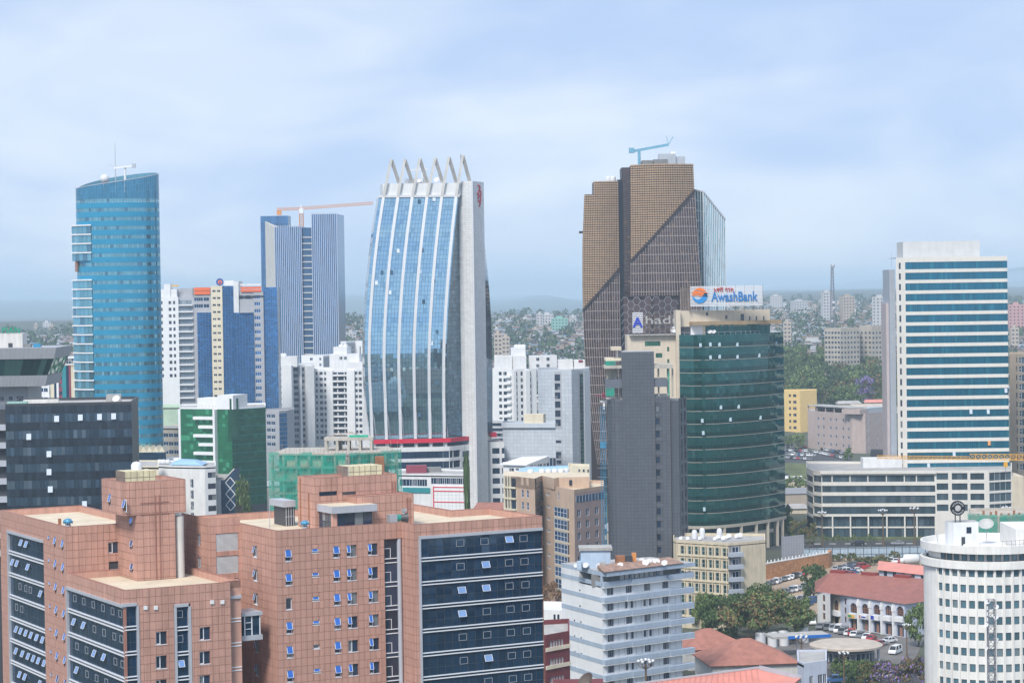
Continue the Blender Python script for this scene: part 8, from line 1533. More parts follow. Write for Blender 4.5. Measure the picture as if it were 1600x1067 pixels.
row((1200, 915), (1256, 899), 10, 'under the orange stone wall', 70); row((1208, 933), (1272, 916), 10, 'in the second row of the dirt lot', 70, ('saloon', 'suv')); row((1306, 891), (1356, 879), 8, 'in the far row of the dirt car park', 75); row((1288, 919), (1348, 888), 11, 'in the row behind the red roof', 20); row((1256, 950), (1274, 938), 4, 'beside the lone tree', 60); row((1392, 879), (1414, 879), 4, 'by the horizontal white tank', 80)
row((1283, 982), (1330, 992), 6, 'in front of the arcades', 75, ('saloon', 'van', 'suv')); row((1318, 990), (1362, 1000), 6, 'beside the arcade forecourt', 70); row((1222, 945), (1252, 938), 5, 'in the third row of the dirt lot', 60); row((1300, 903), (1342, 886), 8, 'in the middle row behind the red roof', 20); row((1366, 1012), (1388, 1004), 3, 'right of the round canopy', 40)
for p0, p1, n, w_ in (((1228, 699), (1258, 700), 8, 'back row'), ((1226, 705), (1264, 706), 10, 'second row'), ((1226, 711), (1272, 713), 11, 'third row'), ((1227, 716), (1268, 719), 9, 'front row'), ((1272, 707), (1318, 717), 12, 'front row by the pink office'), ((1285, 703), (1320, 710), 9, 'rear row by the pink office')): row(p0, p1, n, f'in the {w_}, upper lot', 80)
row((1226, 744), (1230, 748), 2, 'on the grassy bank', 10)
car(gpt(1340, 852), R(0), 'suv', 'car_black', 'black car driving on the road below the podium', None); car(gpt(1402, 851), R(0), 'saloon', 'car_silver', 'silver car driving on the road right of the black one', None); car(gpt(1266, 975), R(100), 'van', 'car_white', 'white minibus beside the arcaded building end', None); car(gpt(1399, 1021), R(60), 'van', 'car_white', 'white minibus parked behind the jacarandas', None)
car(gpt(1304, 1066), R(10), 'suv', 'car_blue', 'dark blue car at the kerb before the oval canopy', None); car(gpt(1334, 1068), R(15), 'van', 'car_blue', 'blue taxi minibus on the street in front of the oval canopy', None); car(gpt(1362, 1064), R(12), 'suv', 'car_black', 'black off-roader under the jacaranda', None); car(gpt(1388, 1058), R(20), 'saloon', 'car_white', 'white hatchback half hidden by the purple jacaranda', None)
# ================================================================== low buildings, lower right
mat('roof_red', (.30, .12, .095), .7, var=.15, scale=.5, streak=.1); mat('roof_salmon', (.62, .25, .20), .6, var=.10, scale=.3); mat('roof_rustred', (.36, .155, .115), .8, var=.2, scale=.5, streak=.15); mat('wall_blue', (.52, .56, .66), .8, var=.08, streak=.12)
# arcaded building
Aa = slab('arcade_building', 'white arcaded building under a red hipped roof beside the car parks', 'building', [(1277, 603), (1297, 597), (1299, 602), (1313, 598), (1326, 594), (1413, 577), (1446, 583)], (4, 930), back=20, wall='wall_blue', par=.3, roof='roof_grey')
zt = Aa.zt; fr = Aa.F[0]; face(Aa, 0, [(1283.5, 1.2)], [(934, 1.7), (948.5, 1.7), (962, 1.7)], wall='white_wall', kf='rust', nx=2, fw=.1, z1=zt - .3)
face(Aa, 1, z1=zt - .3); face(Aa, 3, [(1317, .9)], [(939, 1.6), (953, 1.6), (967, 1.6)], z1=zt - .3, kf='rust', fw=.1, nx=1)
def arch(bu, fr, sc, w, zb, zs, k='wall_blue'):
    """round-headed opening: two spandrel pieces, dark glazing with bars"""
    b = MB(); n = 8; r_ = w / 2
    for sg in (-1, 1):
        pts = [(sc + sg * r_, zs + r_)] + [(sc + sg * r_ * math.cos(t), zs + r_ * math.sin(t)) for t in [math.pi / 2 * j / n for j in range(n + 1)]]
        b.poly([fr.p(s, 0, z) for s, z in (pts if sg > 0 else pts[::-1])], k)
        for (s0, z0), (s1, z1) in zip(pts[1:], pts[2:]): b.poly([fr.p(s0, 0, z0), fr.p(s1, 0, z1), fr.p(s1, -.4, z1), fr.p(s0, -.4, z0)], k)
    b.build('arch', bu.e); g_ = MB(); g_.poly([fr.p(sc - r_, -.38, zb), fr.p(sc + r_, -.38, zb), fr.p(sc + r_, -.38, zs + r_), fr.p(sc - r_, -.38, zs + r_)], 'glass_dark')
    for j in (-1, 0, 1): g_.wbox(fr, sc + j * r_ * .5 - .06, sc + j * r_ * .5 + .06, -.38, -.3, zb, zs + r_ * .85, 'rust')
    for z in (zb + (zs - zb) * .5, zs): g_.wbox(fr, sc - r_, sc + r_, -.38, -.31, z - .06, z + .06, 'rust')
    g_.build('arched_window', bu.e)
fr = Aa.F[2]; b = MB(); sc = fr.L / 2; w_ = min(2.4, fr.L * .9); za1 = zf(Aa, fr, sc, 953); zs = zf(Aa, fr, sc, 944); b.wall(fr, 0, fr.L, 0, zt - .3, [(sc - w_ / 2, sc + w_ / 2, za1, zs + w_ / 2), (sc - w_ / 2, sc + w_ / 2, .1, 2.6)], 'beige', .4); b.build('wall', Aa.e); arch(Aa, fr, sc, w_, za1, zs, 'beige'); b = MB(); b.wbox(fr, 0, fr.L, .02, .9, za1 - 1.3, za1, 'white'); b.build('balcony', Aa.e)
fr = Aa.F[4]; b = MB(); hs = []; arcs = []
for i in range(5):
    px = 1333.5 + i * 18.2; s = sx(Aa, fr, px, 6); w_ = 2.6; zb = zf(Aa, fr, s, 957 + i * 1.3); zs = zf(Aa, fr, s, 949.5 + i * 1.3); hs += [(s - w_ / 2, s + w_ / 2, zb, zs + w_ / 2), (s - w_ / 2, s + w_ / 2, .1, 3.0)]; arcs.append((s, w_, zb, zs))
b.wall(fr, 0, fr.L, 0, zt - .3, hs, 'wall_blue', .4); b.build('wall', Aa.e)
for i, (s, w_, zb, zs) in enumerate(arcs):
    arch(Aa, fr, s, w_, zb, zs); bk = MB(); bk.wbox(fr, s - 1.35, s + 1.35, .02, .85, zb - 1.35, zb - .2, 'white'); bk.build('balcony', Aa.e); bk = MB(); bk.wbox(fr, s - w_ / 2, s + w_ / 2, -.6, -.4, .1, 3.0, 'glass_dark'); bk.wbox(fr, s - .5, s + .5, -.39, -.3, .1, 2.4, 'rust_col'); bk.build('shop_front', Aa.e)
    if i < 4: bk = MB(); ss = (s + arcs[i + 1][0]) / 2; bk.wbox(fr, ss - .28, ss + .28, .01, .55, 0, zt - .5, 'white'); bk.wbox(fr, ss - .4, ss + .4, .01, .7, zt - 2.3, zt - 1.1, 'white'); bk.build('pilaster', Aa.e)
s, w_, zb, zs = arcs[1]; bk = MB(); bk.wbox(fr, s - 1.3, s + 1.5, .86, .92, zb - 1.2, zb - .3, 'white'); bk.wbox(fr, s - 1.2, s - .8, .93, .95, zb - 1.1, zb - .4, 'letter_red'); bk.wbox(fr, s - .5, s + 1.2, .93, .95, zb - .95, zb - .6, 'letter_deep'); bk.build('sign', Aa.e)
s, w_, zb, zs = arcs[0]; bk = MB(); bk.wbox(fr, s - 1.3, s + 1.3, .86, .92, zb - 1.2, zb - .3, 'sign_yellow'); bk.wbox(fr, s - 1.1, s + .2, .93, .95, zb - 1.0, zb - .5, 'sign_green'); bk.build('sign', Aa.e)
s, w_, zb, zs = arcs[2]; bk = MB(); bk.wbox(fr, s - 1.3, s - .2, .86, .92, zb - 1.2, zb - .3, 'letter_deep'); bk.build('sign', Aa.e)
face(Aa, 5, z1=zt - .3)
rt = MB(); F_ = [Vector(p) for p in Aa.foot]; ov = .7; a0, a1, a2, b1, b0 = F_[0], F_[4], F_[5], F_[7], F_[8]
cen_l = (F_[0] + F_[4] + F_[8]) / 3; rg0 = (F_[1] + F_[8]) / 2 + Vector((2, 0)); rg1 = (F_[6] + F_[7]) / 2 * .98; zr_ = zt + 4.2
E0, E1, E2, E3, E4 = [(p.x, p.y, zt) for p in (F_[0] + Vector((-.6, -.4)), F_[4] + Vector((-.2, -.9)), F_[6] + Vector((1, -.9)), F_[7] + Vector((1, .5)), F_[8] + Vector((-.6, .5)))]; E1b = (F_[5].x, F_[5].y - .9, zt)
G0, G1 = (rg0.x, rg0.y, zr_), (rg1.x, rg1.y, zr_)
for pl_ in ([E0, E1, G0], [E1, E1b, G1, G0], [E1b, E2, G1], [E2, E3, G1], [E3, E4, G0, G1], [E4, E0, G0]): rt.poly(pl_, 'roof_red')
rt.build('roof', Aa.e)
for t_ in (.08, .42, .78):
    m_ = Vector(G0) + (Vector(G1) - Vector(G0)) * t_; b = MB(); b.box(-2.2, 2.2, -.4, 1.6, -1.6, .55, 'maroon_roof'); b.build('roof_monitor', Aa.e, loc=(m_.x, m_.y, m_.z), rz=math.atan2((rg1 - rg0).y, (rg1 - rg0).x)); 
mat('maroon_roof', (.24, .045, .04), .7, var=.1)
# long pale building behind it
Lb = slab('low_building', 'long pale blue house with a salmon roof behind the red hipped roof', 'building', [(1373, 655), (1450, 640)], (0, 889), back=14, wall='wall_blue', par=.2); face(Lb, 0, [(1380, 1.3), (1394, 1.3), (1408.5, 1.3), (1423, 1.3), (1438, 1.3)], [(898, 1.9)], z1=Lb.zt - .2, kf='frame_dark', nx=2)
F_ = Lb.foot; zt = Lb.zt; b = MB(); m0 = ((F_[0][0] + F_[3][0]) / 2, (F_[0][1] + F_[3][1]) / 2, zt + 1.6); m1 = ((F_[1][0] + F_[2][0]) / 2, (F_[1][1] + F_[2][1]) / 2, zt + 1.6); b.poly([(F_[0][0] - .6, F_[0][1] - .7, zt - .05), (F_[1][0], F_[1][1] - .7, zt - .05), m1, m0], 'roof_salmon'); b.poly([m0, m1, (F_[2][0], F_[2][1], zt), (F_[3][0], F_[3][1], zt)], 'roof_grey'); b.poly([(F_[3][0], F_[3][1], zt), (F_[0][0] - .6, F_[0][1] - .7, zt), m0], 'white_wall'); b.build('roof', Lb.e)
# filling station
Pc = at(1322, 1010, 536); Os = thing('filling_station', 'round flat concrete canopy of the filling station', 'canopy', (Pc.x, Pc.y, 0)); b = MB(); b.lathe((0, 0, 0), [(0, 5.5), (7.6, 5.3), (8.5, 4.95), (8.5, 4.5), (0, 4.4)], 56, 'roof_dusty'); mat('roof_dusty', (.46, .40, .34), .9, var=.15, scale=.4); b.build('roof', Os); b = MB(); b.lathe((0, 0, 0), [(6.4, 0), (6.4, 1.0), (6.2, 1.0), (6.2, 4.4)], 40, 'concrete_dark'); b.build('wall', Os)
for j in range(14):
    a = R(-75 + j * 11.5); b = MB(); b.box(-.5, .5, -.1, .0, 0, 1.9, 'glass_dark'); b.box(-.56, -.48, -.14, .02, -.1, 2.0, 'frame_white'); b.box(.48, .56, -.14, .02, -.1, 2.0, 'frame_white'); b.box(-.5, .5, -.14, .02, 1.9, 2.0, 'frame_white'); b.build('window', Os, loc=(6.42 * math.sin(a), -6.42 * math.cos(a), 1.7), rz=a)
for a in (-70, -100, 70): b = MB(); b.tube((7.6 * math.sin(R(a)), -7.6 * math.cos(R(a)), 0), (7.6 * math.sin(R(a)), -7.6 * math.cos(R(a)), 4.5), .35, .35, 10, 'white_wall'); b.build('column', Os)
Pc = at(1246, 1012, 552); Bc = thing('filling_station', 'long flat canopy with a bright blue fascia left of the round canopy', 'canopy', (Pc.x, Pc.y, 0), R(12)); b = MB(); b.box(-7, 7.5, -2.5, 4, 4.5, 5.0, 'concrete'); b.build('roof', Bc); b = MB(); b.box(-3.2, 7.6, -2.62, -2.5, 4.35, 5.1, 'fascia_blue'); mat('fascia_blue', (.02, .15, .52), .4, var=.03); b.build('fascia', Bc)
for x in (-5, 0, 5): b = MB(); b.box(x - .15, x + .15, 0, .3, 0, 4.5, 'white_wall'); b.build('column', Bc)
for i, (px, py, lab) in enumerate(((1188, 1008, 'white upright fuel tank closest to the striped block'), (1207, 1007, 'white upright fuel tank second from the striped block'), (1224, 1005, 'white upright fuel tank third from the striped block'), (1255, 1000, 'taller white upright fuel tank standing apart beside the lamp post'))):
    P = gpt(px, py + 3); e = thing('fuel_tank', lab, 'tank', (P.x, P.y, 0), 0, 'upright fuel tanks'); b = MB(); b.lathe((0, 0, 0), [(1.25, 0), (1.25, 3.5), (1.1, 3.7), (0, 3.8)], 20, 'white_plastic'); b.build('shell', e); b = MB(); b.tube((1.3, -.2, 0), (1.3, -.2, 3.9), .05, .05, 5, 'frame_grey'); b.build('ladder', e)
# elevated horizontal tank
P = gpt(1424, 893); e = thing('water_tank', 'fat white horizontal tank on a brick stand behind the salmon roof', 'tank', (P.x, P.y, 0)); b = MB(); b.box(-2.6, 2.6, -.8, .8, 0, 2.6, 'rust_frame'); b.build('stand', e); b = MB(); b.lathe((-2.6, 0, 4.0), [(0, 0), (1.0, .1), (1.5, .6), (1.5, 4.6), (1.0, 5.1), (0, 5.2)], 18, 'white_plastic', axis=(1, 0, 0)); b.build('shell', e, smooth=True); b = MB(); b.lathe((-3.6, -.6, 3.6), [(0, 0), (.8, .1), (.9, 1.2), (0, 1.4)], 14, 'white_plastic', axis=(1, 0, 0)); b.build('shell', e, smooth=True)
# red pyramid roofs
def hip(name, label, px, py, d, w_, dp_, zw, hr, deg, k, wall='concrete_pale', ribs=0):
    P = at(px, py, d); e = thing(name, label, 'building', (P.x, P.y, 0), R(deg)); b = MB(); b.box(-w_ / 2 + .6, w_ / 2 - .6, -dp_ / 2 + .6, dp_ / 2 - .6, 0, zw, wall); b.build('wall', e); b = MB(); h_ = max(0, (w_ - dp_) / 2); A_ = [(-w_ / 2, -dp_ / 2, zw), (w_ / 2, -dp_ / 2, zw), (w_ / 2, dp_ / 2, zw), (-w_ / 2, dp_ / 2, zw)]; r0, r1 = (-h_, 0, zw + hr), (h_ + .01, 0, zw + hr)
    for pl_ in ([A_[0], A_[1], r1, r0], [A_[1], A_[2], r1], [A_[2], A_[3], r0, r1], [A_[3], A_[0], r0]): b.poly(pl_, k)
    b.poly([(x, y, z - .2) for x, y, z in A_][::-1], k); b.build('roof', e)
    for i in range(3): g_ = MB(); g_.box(-.5, .5, -.05, .02, 0, 1.2, 'glass_dark'); g_.build('window', e, loc=(-w_ * .3 + i * w_ * .3, -dp_ / 2 + .58, 1.2))
    return e
hip('low_building', 'broad house under a rust red pyramid roof left of the blue fascia', 1166, 1045, 520, 21, 19, 4.6, 4.6, 8, 'roof_rustred'); hip('low_building', 'smaller rust red pyramid roof tucked behind the striped block', 1105, 1030, 540, 16, 14, 4.8, 3.8, 20, 'roof_rustred')
# big salmon sheet roof at the bottom edge
Sr = Bld('hall', 'low hall under a wide salmon sheet metal roof at the bottom edge', 'building', 1100, 1060, 430, 12); c = [Sr.rc(960, 1072, 12.0), Sr.rc(1186, 1042, 14.2), Sr.rc(1252, 1058, 12.0), Sr.rc(1190, 1110, 10.5), Sr.rc(930, 1110, 10.0)]; zs5 = [12.0, 14.2, 12.0, 10.5, 10.0]; b = MB(); T5 = [(x, y, z) for (x, y), z in zip(c, zs5)]; b.poly([T5[0], T5[4], T5[3], T5[2], T5[1]][::-1], 'roof_salmon'); b.poly([(x, y, z - .3) for x, y, z in [T5[0], T5[4], T5[3], T5[2], T5[1]]], 'roof_salmon'); b.build('roof', Sr.e)
for j in range(26):
    t_ = (j + .5) / 26; p = Vector(T5[0]).lerp(Vector(T5[1]), t_); q_ = Vector(T5[4]).lerp(Vector(T5[3]), t_); b = MB(); b.beam(p + Vector((0, 0, .03)), q_ + Vector((0, 0, .03)), .08, .08, 'roof_salmon'); b.build('roof_seam', Sr.e)
b = MB(); b.beam(T5[1], T5[2], .5, .8, 'grey_trim'); b.beam(T5[0], T5[1], .35, .35, 'frame_grey'); b.build('gutter', Sr.e); b = MB(); W5 = [Vector((x * .97, y, 0)) for x, y in c]; n5 = 5
for j in range(n5): a, q_ = T5[j], T5[(j + 1) % n5]; b.poly([(a[0], a[1], 0), (q_[0], q_[1], 0), (q_[0], q_[1], q_[2] - .31), (a[0], a[1], a[2] - .31)], 'concrete')
b.build('wall', Sr.e)
Gb = slab('low_building', 'blue-grey rendered shop block beside the salmon roof', 'building', [(1246, 470), (1256, 466), (1292, 470)], (1, 1036), back=14, wall='wall_blue', roof='roof_grey', par=.4); face(Gb, 0); face(Gb, 1, [(1263, 1.1), (1277, 1.3), (1284, 1.0)], [(1062, 2.0)], z1=Gb.zt - .4, nx=2)
# brick-banded block and pale roof between the pink wing and the striped block
Bb = slab('low_building', 'cream and maroon banded block glimpsed beside the striped apartments', 'building', [(835, 418), (852, 415), (890, 420)], (1, 992), back=16, wall='maroon_brick', roof='concrete'); mat('maroon_brick', (.17, .04, .045), .85, var=.15, streak=.1); face(Bb, 0); face(Bb, 1, [(856.5, .8), (861, .6), (865, .6), (869.5, .6), (874, .6)], [(1004, 1.1), (1032, 1.1), (1060, 1.1)], wall='maroon_brick', kf='frame_white')
for y in (1013, 1041): b = MB(); fr = Bb.F[1]; z = zf(Bb, fr, 2, y); b.wbox(fr, 0, fr.L, .02, .2, z - .35, z + .35, 'cream'); b.build('band', Bb.e)
Bw = slab('low_building', 'low white flat roofed shed behind the banded block', 'building', [(845, 500), (888, 498)], (0, 952), back=14, wall='white_wall', roof='white_wall'); face(Bw, 0, [(862, .5), (868, .5)], [(965, 1.6)], fw=0)
P = at(919, 1066, 400); e = thing('satellite_dish', 'dark mesh satellite dish on the maroon roof at the bottom edge', 'dish', (P.x, P.y, 0)); b = MB(); zt = at(919, 1060, 400).z; b.lathe((0, 0, zt - .6), [(.1, 0), (.6, .12), (1.1, .42), (1.5, .85)], 20, 'dish_dark', axis=(-.6, -.5, .7)); mat('dish_dark', (.16, .13, .11), .8, var=.2); b.build('dish', e); b = MB(); b.tube((0, 0, zt - 3), (0, 0, zt - .6), .1, .1, 6, 'frame_grey'); b.build('stand', e); b = MB(); b.box(-6, 3, -1, 12, 0, zt - 2.0, 'maroon_brick'); b.build('roof_base', e)
# street lamps with clusters of globes
LM = {}
def lamp(px, py, h, label, group='multi-globe street lamps', d=None):
    P = gpt(px, py) if d is None else Vector((*at(px, py, d).xy, 0)); e = thing('street_lamp', label, 'street lamp', (P.x, P.y, P.z), rnd.uniform(0, 1), group)
    if 'p' not in LM:
        b = MB(); b.tube((0, 0, 0), (0, 0, 10.5), .26, .16, 8, 'lamp_bronze'); b.tube((0, 0, 0), (0, 0, 1.2), .5, .4, 8, 'lamp_bronze'); LM['p'] = b.mesh('post'); b = MB(); b.tube((0, 0, 9.6), (1.25, 0, 10.3), .07, .06, 5, 'lamp_bronze'); b.tube((1.25, 0, 10.3), (1.25, 0, 10.75), .06, .06, 5, 'lamp_bronze'); LM['a'] = b.mesh('arm'); b = MB(); b.lathe((0, 0, 0), [(0, -.3), (.21, -.22), (.3, 0), (.21, .22), (0, .3)], 10, 'white_plastic'); LM['g'] = b.mesh('globe', True)
        mat('lamp_bronze', (.16, .11, .07), .6, .2, var=.1)
    s = h / 11.5; po = link('post', LM['p'], e); po.scale = (s, s, s)
    for j in range(6): a = j * math.pi / 3; o = link('arm', LM['a'], e, None, a); o.scale = (s, s, s); link('globe', LM['g'], o, (1.25, 0, 11.05))
    g_ = link('globe', LM['g'], e, (0, 0, 11.3 * s)); g_.scale = (s, s, s)
for px, py, h, lab in ((1253, 1072, 11.5, 'bronze street lamp with white globes beside the blue fascia canopy'), (1319, 1086, 9.6, 'bronze globe lamp in front of the round filling station canopy'), (1417, 1026, 8.0, 'globe lamp rising beside the arcade forecourt tree'), (1380, 852, 12.5, 'globe lamp standing before the middle of the podium'), (1429, 851, 13.0, 'globe lamp before the podium, just left of the round sign'), (1573, 850, 13.0, 'globe lamp behind the drum roof near the podium end wall'), (1285, 853, 12.0, 'globe lamp before the rounded podium corner')): lamp(px, py, h, lab)
lamp(1009, 1040, 13.5, 'globe lamp in front of the striped apartment balconies', d=466)
# lattice mast before the round drum
P = at(1549, 1000, 440); e = thing('lattice_mast', 'thin grey lattice mast with dishes in front of the round drum', 'mast', (P.x, P.y, 0)); zt = at(1549, 936, 440).z; b = MB(); truss(b, (0, 0, 0), (0, 0, zt), 1.3, 1.3, 22, 'mast_grey', .15); b.build('mast', e)
for i, (x, z) in enumerate(((-.9, .2), (.9, 1.2), (.9, 3.2), (-.9, 4.6), (1.0, 7.6), (-.8, 9.2))): o = dish(e, x, -.5, zt - z - .8, .62, az=180 + i * 17)
b = MB()
for j in range(5): z = zt - j * 1.1; b.box(-.95, -.75, -.75, -.6, z - .8, z - .1, 'white'); b.beam((-.9, -.6, z - .4), (0, 0, z - .4), .05, .05, 'metal_light')
b.build('antenna_panel', e)
# yellow crane behind the drum and the netted site below it
Yc = Bld('tower_crane', 'yellow lattice crane jib crossing in front of the cream tower', 'crane', 1370, 716, 640, 0); b = MB(); xe = Yc.lx(1660, 0, 40); z0_ = Yc.lz(716); z1_ = Yc.lz(719, xe); truss(b, (0, 0, z0_), (xe * .5, 0, (z0_ + z1_) / 2), .9, .8, 20, 'crane_yellow', .14); b.build('jib', Yc.e); b = MB(); truss(b, (xe * .5, 0, (z0_ + z1_) / 2), (xe, 0, z1_), 1.2, 1.5, 16, 'crane_yellow', .18); b.build('jib', Yc.e); b = MB(); truss(b, (xe, 0, 0), (xe, 0, z1_ + 1), 1.8, 1.8, 24, 'crane_yellow', .22); b.build('mast', Yc.e); b = MB(); xh = Yc.lx(1571, 0, 40); b.box(xh - .5, xh + .5, -.5, .5, z1_ - 1.6, z1_ - .2, 'crane_yellow'); b.tube((xh, 0, z1_ - 4), (xh, 0, z1_ - 1.6), .05, .05, 4, 'steel_dark'); b.build('trolley', Yc.e)
Ns = slab('construction_site', 'green netted building site behind the roof of the round drum', 'building', [(1513, 690), (1560, 684), (1640, 690)], (1, 806), back=20, wall='raw_concrete', roof='roof_dusty'); face(Ns, 0); face(Ns, 1)
for i in (0, 1):
    fr = Ns.F[i]; b = MB()
    for j in range(8):
        for k_ in range(6): b.v.append(fr.p(fr.L * j / 7, .5 + rnd.uniform(-.15, .15), k_ / 5 * (Ns.zt + .5) + rnd.uniform(-.1, .1)))
    for j in range(7):
        for k_ in range(5): a = j * 6 + k_; b.f.append((a, a + 6, a + 7, a + 1)); b.mi.append(b.m('net'))
    b.build('safety_net', Ns.e, smooth=True)
for j in range(10): b = MB(); b.box(-.3, .3, -.3, .3, 0, rnd.uniform(.6, 1.6), 'rust'); b.build('timber_stack', Ns.e, loc=(Ns.P[0][0] + 2 + j * 1.8, Ns.P[0][1] + 3 + (j % 3), Ns.zt - .9))
# ================================================================== mid distance right
Yb = slab('apartment_block', 'bright yellow apartment block at the edge of the wooded slope', 'building', [(1224, 1335), (1250, 1328), (1276, 1335)], (0, 610), back=14, wall='yellow_wall'); mat('yellow_wall', (.72, .52, .22), .8, var=.06, streak=.1); face(Yb, 0, [(1233, 1.3), (1240.5, 2.2)], [(618 + 10 * i, 1.6) for i in range(8)], nx=3, kf='frame_dark'); face(Yb, 1)
Gp = slab('office_building', 'pinkish grey office with small square windows and an open roof terrace', 'building', [(1262, 1262), (1331, 1225), (1352, 1222), (1386, 1240)], (1, 646), back=24, wall='pink_grey', roof='roof_grey'); mat('pink_grey', (.46, .375, .345), .8, var=.08, streak=.12)
face(Gp, 0, [(1276.5, 1.7), (1285, 1.7), (1296, 1.7), (1304.5, 1.7), (1315.5, 1.7), (1324, 1.7)], [(655, 1.4), (668, 1.4), (681, 1.4), (694, 1.4)], kg='glass_blue', fw=.1); face(Gp, 1); face(Gp, 2, [(1354.5, 1.0), (1369.5, 1.1)], [(656 + 13.3 * i, 2.1) for i in range(5)], kg='glass_blue', fw=.08)
fr = Gp.F[0]; b = MB(); zt = Gp.zt; b.wbox(fr, 0, fr.L, -10, .5, zt + 2.6, zt + 3.1, 'roof_grey'); b.build('terrace_roof', Gp.e)
for j in range(6): s = .4 + (fr.L - .8) * j / 5; b = MB(); b.wbox(fr, s - .25, s + .25, -.6, -.1, zt - .02, zt + 2.6, 'pink_grey'); b.build('terrace_column', Gp.e)
b = MB(); b.wbox(fr, .5, fr.L - .5, -5, -4.8, zt - .5, zt + 2.6, 'glass_dark'); b.build('terrace_glazing', Gp.e); b = MB(); b.wbox(Gp.F[2], -4, 4, -12, -1, zt - .2, zt + 2.4, 'pink_grey'); b.wbox(Gp.F[2], 4.5, Gp.F[2].L, -10, -1, zt - .2, zt + 2.6, 'metal_light'); b.build('penthouse', Gp.e)
for (p0_, p1_, py_, d_, k, lab) in ((1330, 1386, 634, 1250, 'roof_dusty', 'long low dusty roof behind the pinkish office'), (1352, 1388, 627, 1290, 'roof_salmon', 'low salmon roofed house below the eucalyptus'), (1310, 1345, 629, 1300, 'roof_grey', 'low grey roofed house before the purple jacaranda'), (1222, 1262, 792, 900, 'roof_grey', 'small grey roofed shed beside the bank tower'), (1224, 1258, 748, 1010, 'white_wall', 'white balustrade wall behind the bank tower')):
    P = at((p0_ + p1_) / 2, py_, d_); w_ = (p1_ - p0_) * d_ / FPX; e = thing('low_building', lab, 'building', (P.x, P.y, 0), R(rnd.uniform(-8, 8))); b = MB(); b.box(-w_ / 2, w_ / 2, 0, 9, 0, P.z - .6, 'beige'); b.build('wall', e); b = MB(); b.hexa([(-w_ / 2 - .5, -.6, P.z - .6), (w_ / 2 + .5, -.6, P.z - .6), (w_ / 2 + .5, 9.5, P.z - .6), (-w_ / 2 - .5, 9.5, P.z - .6), (-w_ / 2 + .5, 3.5, P.z + .9), (w_ / 2 - .5, 3.5, P.z + .9), (w_ / 2 - .5, 5, P.z + .9), (-w_ / 2 + .5, 5, P.z + .9)], k); b.build('roof', e)
b = slab('low_building', 'dark framed entrance block between the pinkish office and the cream tower', 'building', [(1360, 1010), (1404, 1005)], (0, 704), back=10, wall='frame_dark'); face(b, 0); 
# pale apartment slabs behind the lattice mast
for i, (pts, top, lab) in enumerate((([(1288, 1580), (1313, 1572), (1343, 1582)], (1, 513), 'weathered concrete apartment slab behind the tall lattice mast'), ([(1343, 1600), (1362, 1592), (1388, 1600)], (1, 509), 'weathered concrete apartment slab beside the eucalyptus crowns'))):
    S = slab('apartment_block', lab, 'building', pts, top, back=14, wall='concrete_tan', z0=15); mat('concrete_tan', (.43, .39, .33), .85, var=.12, streak=.2)
    for j in range(2): p0_, p1_ = pts[j][0], pts[j + 1][0]; n_ = max(2, int((p1_ - p0_) / 5)); face(S, j, [(p0_ + (p1_ - p0_) * (k_ + .5) / n_, 1.6) for k_ in range(n_)], [(520 + 7.6 * k_, 1.5) for k_ in range(9)], fw=0)
# the lattice telecom mast
P = gpt(1302, 575); e = thing('lattice_mast', 'tall red-grey lattice telecom mast topped by a dish drum', 'mast', (P.x, P.y, P.z)); zt = at(1300, 413, P.y).z - P.z; b = MB(); mat('mast_grey', (.22, .22, .25), .6, .3, var=.1)
for k_ in range(4):
    a = math.pi / 4 + k_ * math.pi / 2; b.beam((3.4 * math.cos(a), 3.4 * math.sin(a), 0), (.8 * math.cos(a), .8 * math.sin(a), zt), .45, .45, 'mast_grey')
for j in range(30):
    r0 = 3.4 - 2.6 * j / 30; r1 = 3.4 - 2.6 * (j + 1) / 30; z0, z1 = zt * j / 30, zt * (j + 1) / 30
    for k_ in range(4): a, c = math.pi / 4 + k_ * math.pi / 2, math.pi / 4 + (k_ + 1) * math.pi / 2; b.beam((r0 * math.cos(a), r0 * math.sin(a), z0), (r1 * math.cos(c), r1 * math.sin(c), z1), .16, .16, 'mast_grey'); b.beam((r0 * math.cos(a), r0 * math.sin(a), z0), (r0 * math.cos(c), r0 * math.sin(c), z0), .14, .14, 'mast_grey')
b.build('mast', e); b = MB(); b.lathe((.6, -1, zt - 1.2), [(0, -1.4), (1.3, -1.2), (1.5, 0), (1.3, 1.2), (0, 1.4)], 12, 'metal_light'); b.build('dish_drum', e)
for z in (30, 34, 44, 50): dish(e, .9 if z % 4 else -.9, -1.2, zt - z, 1.3)
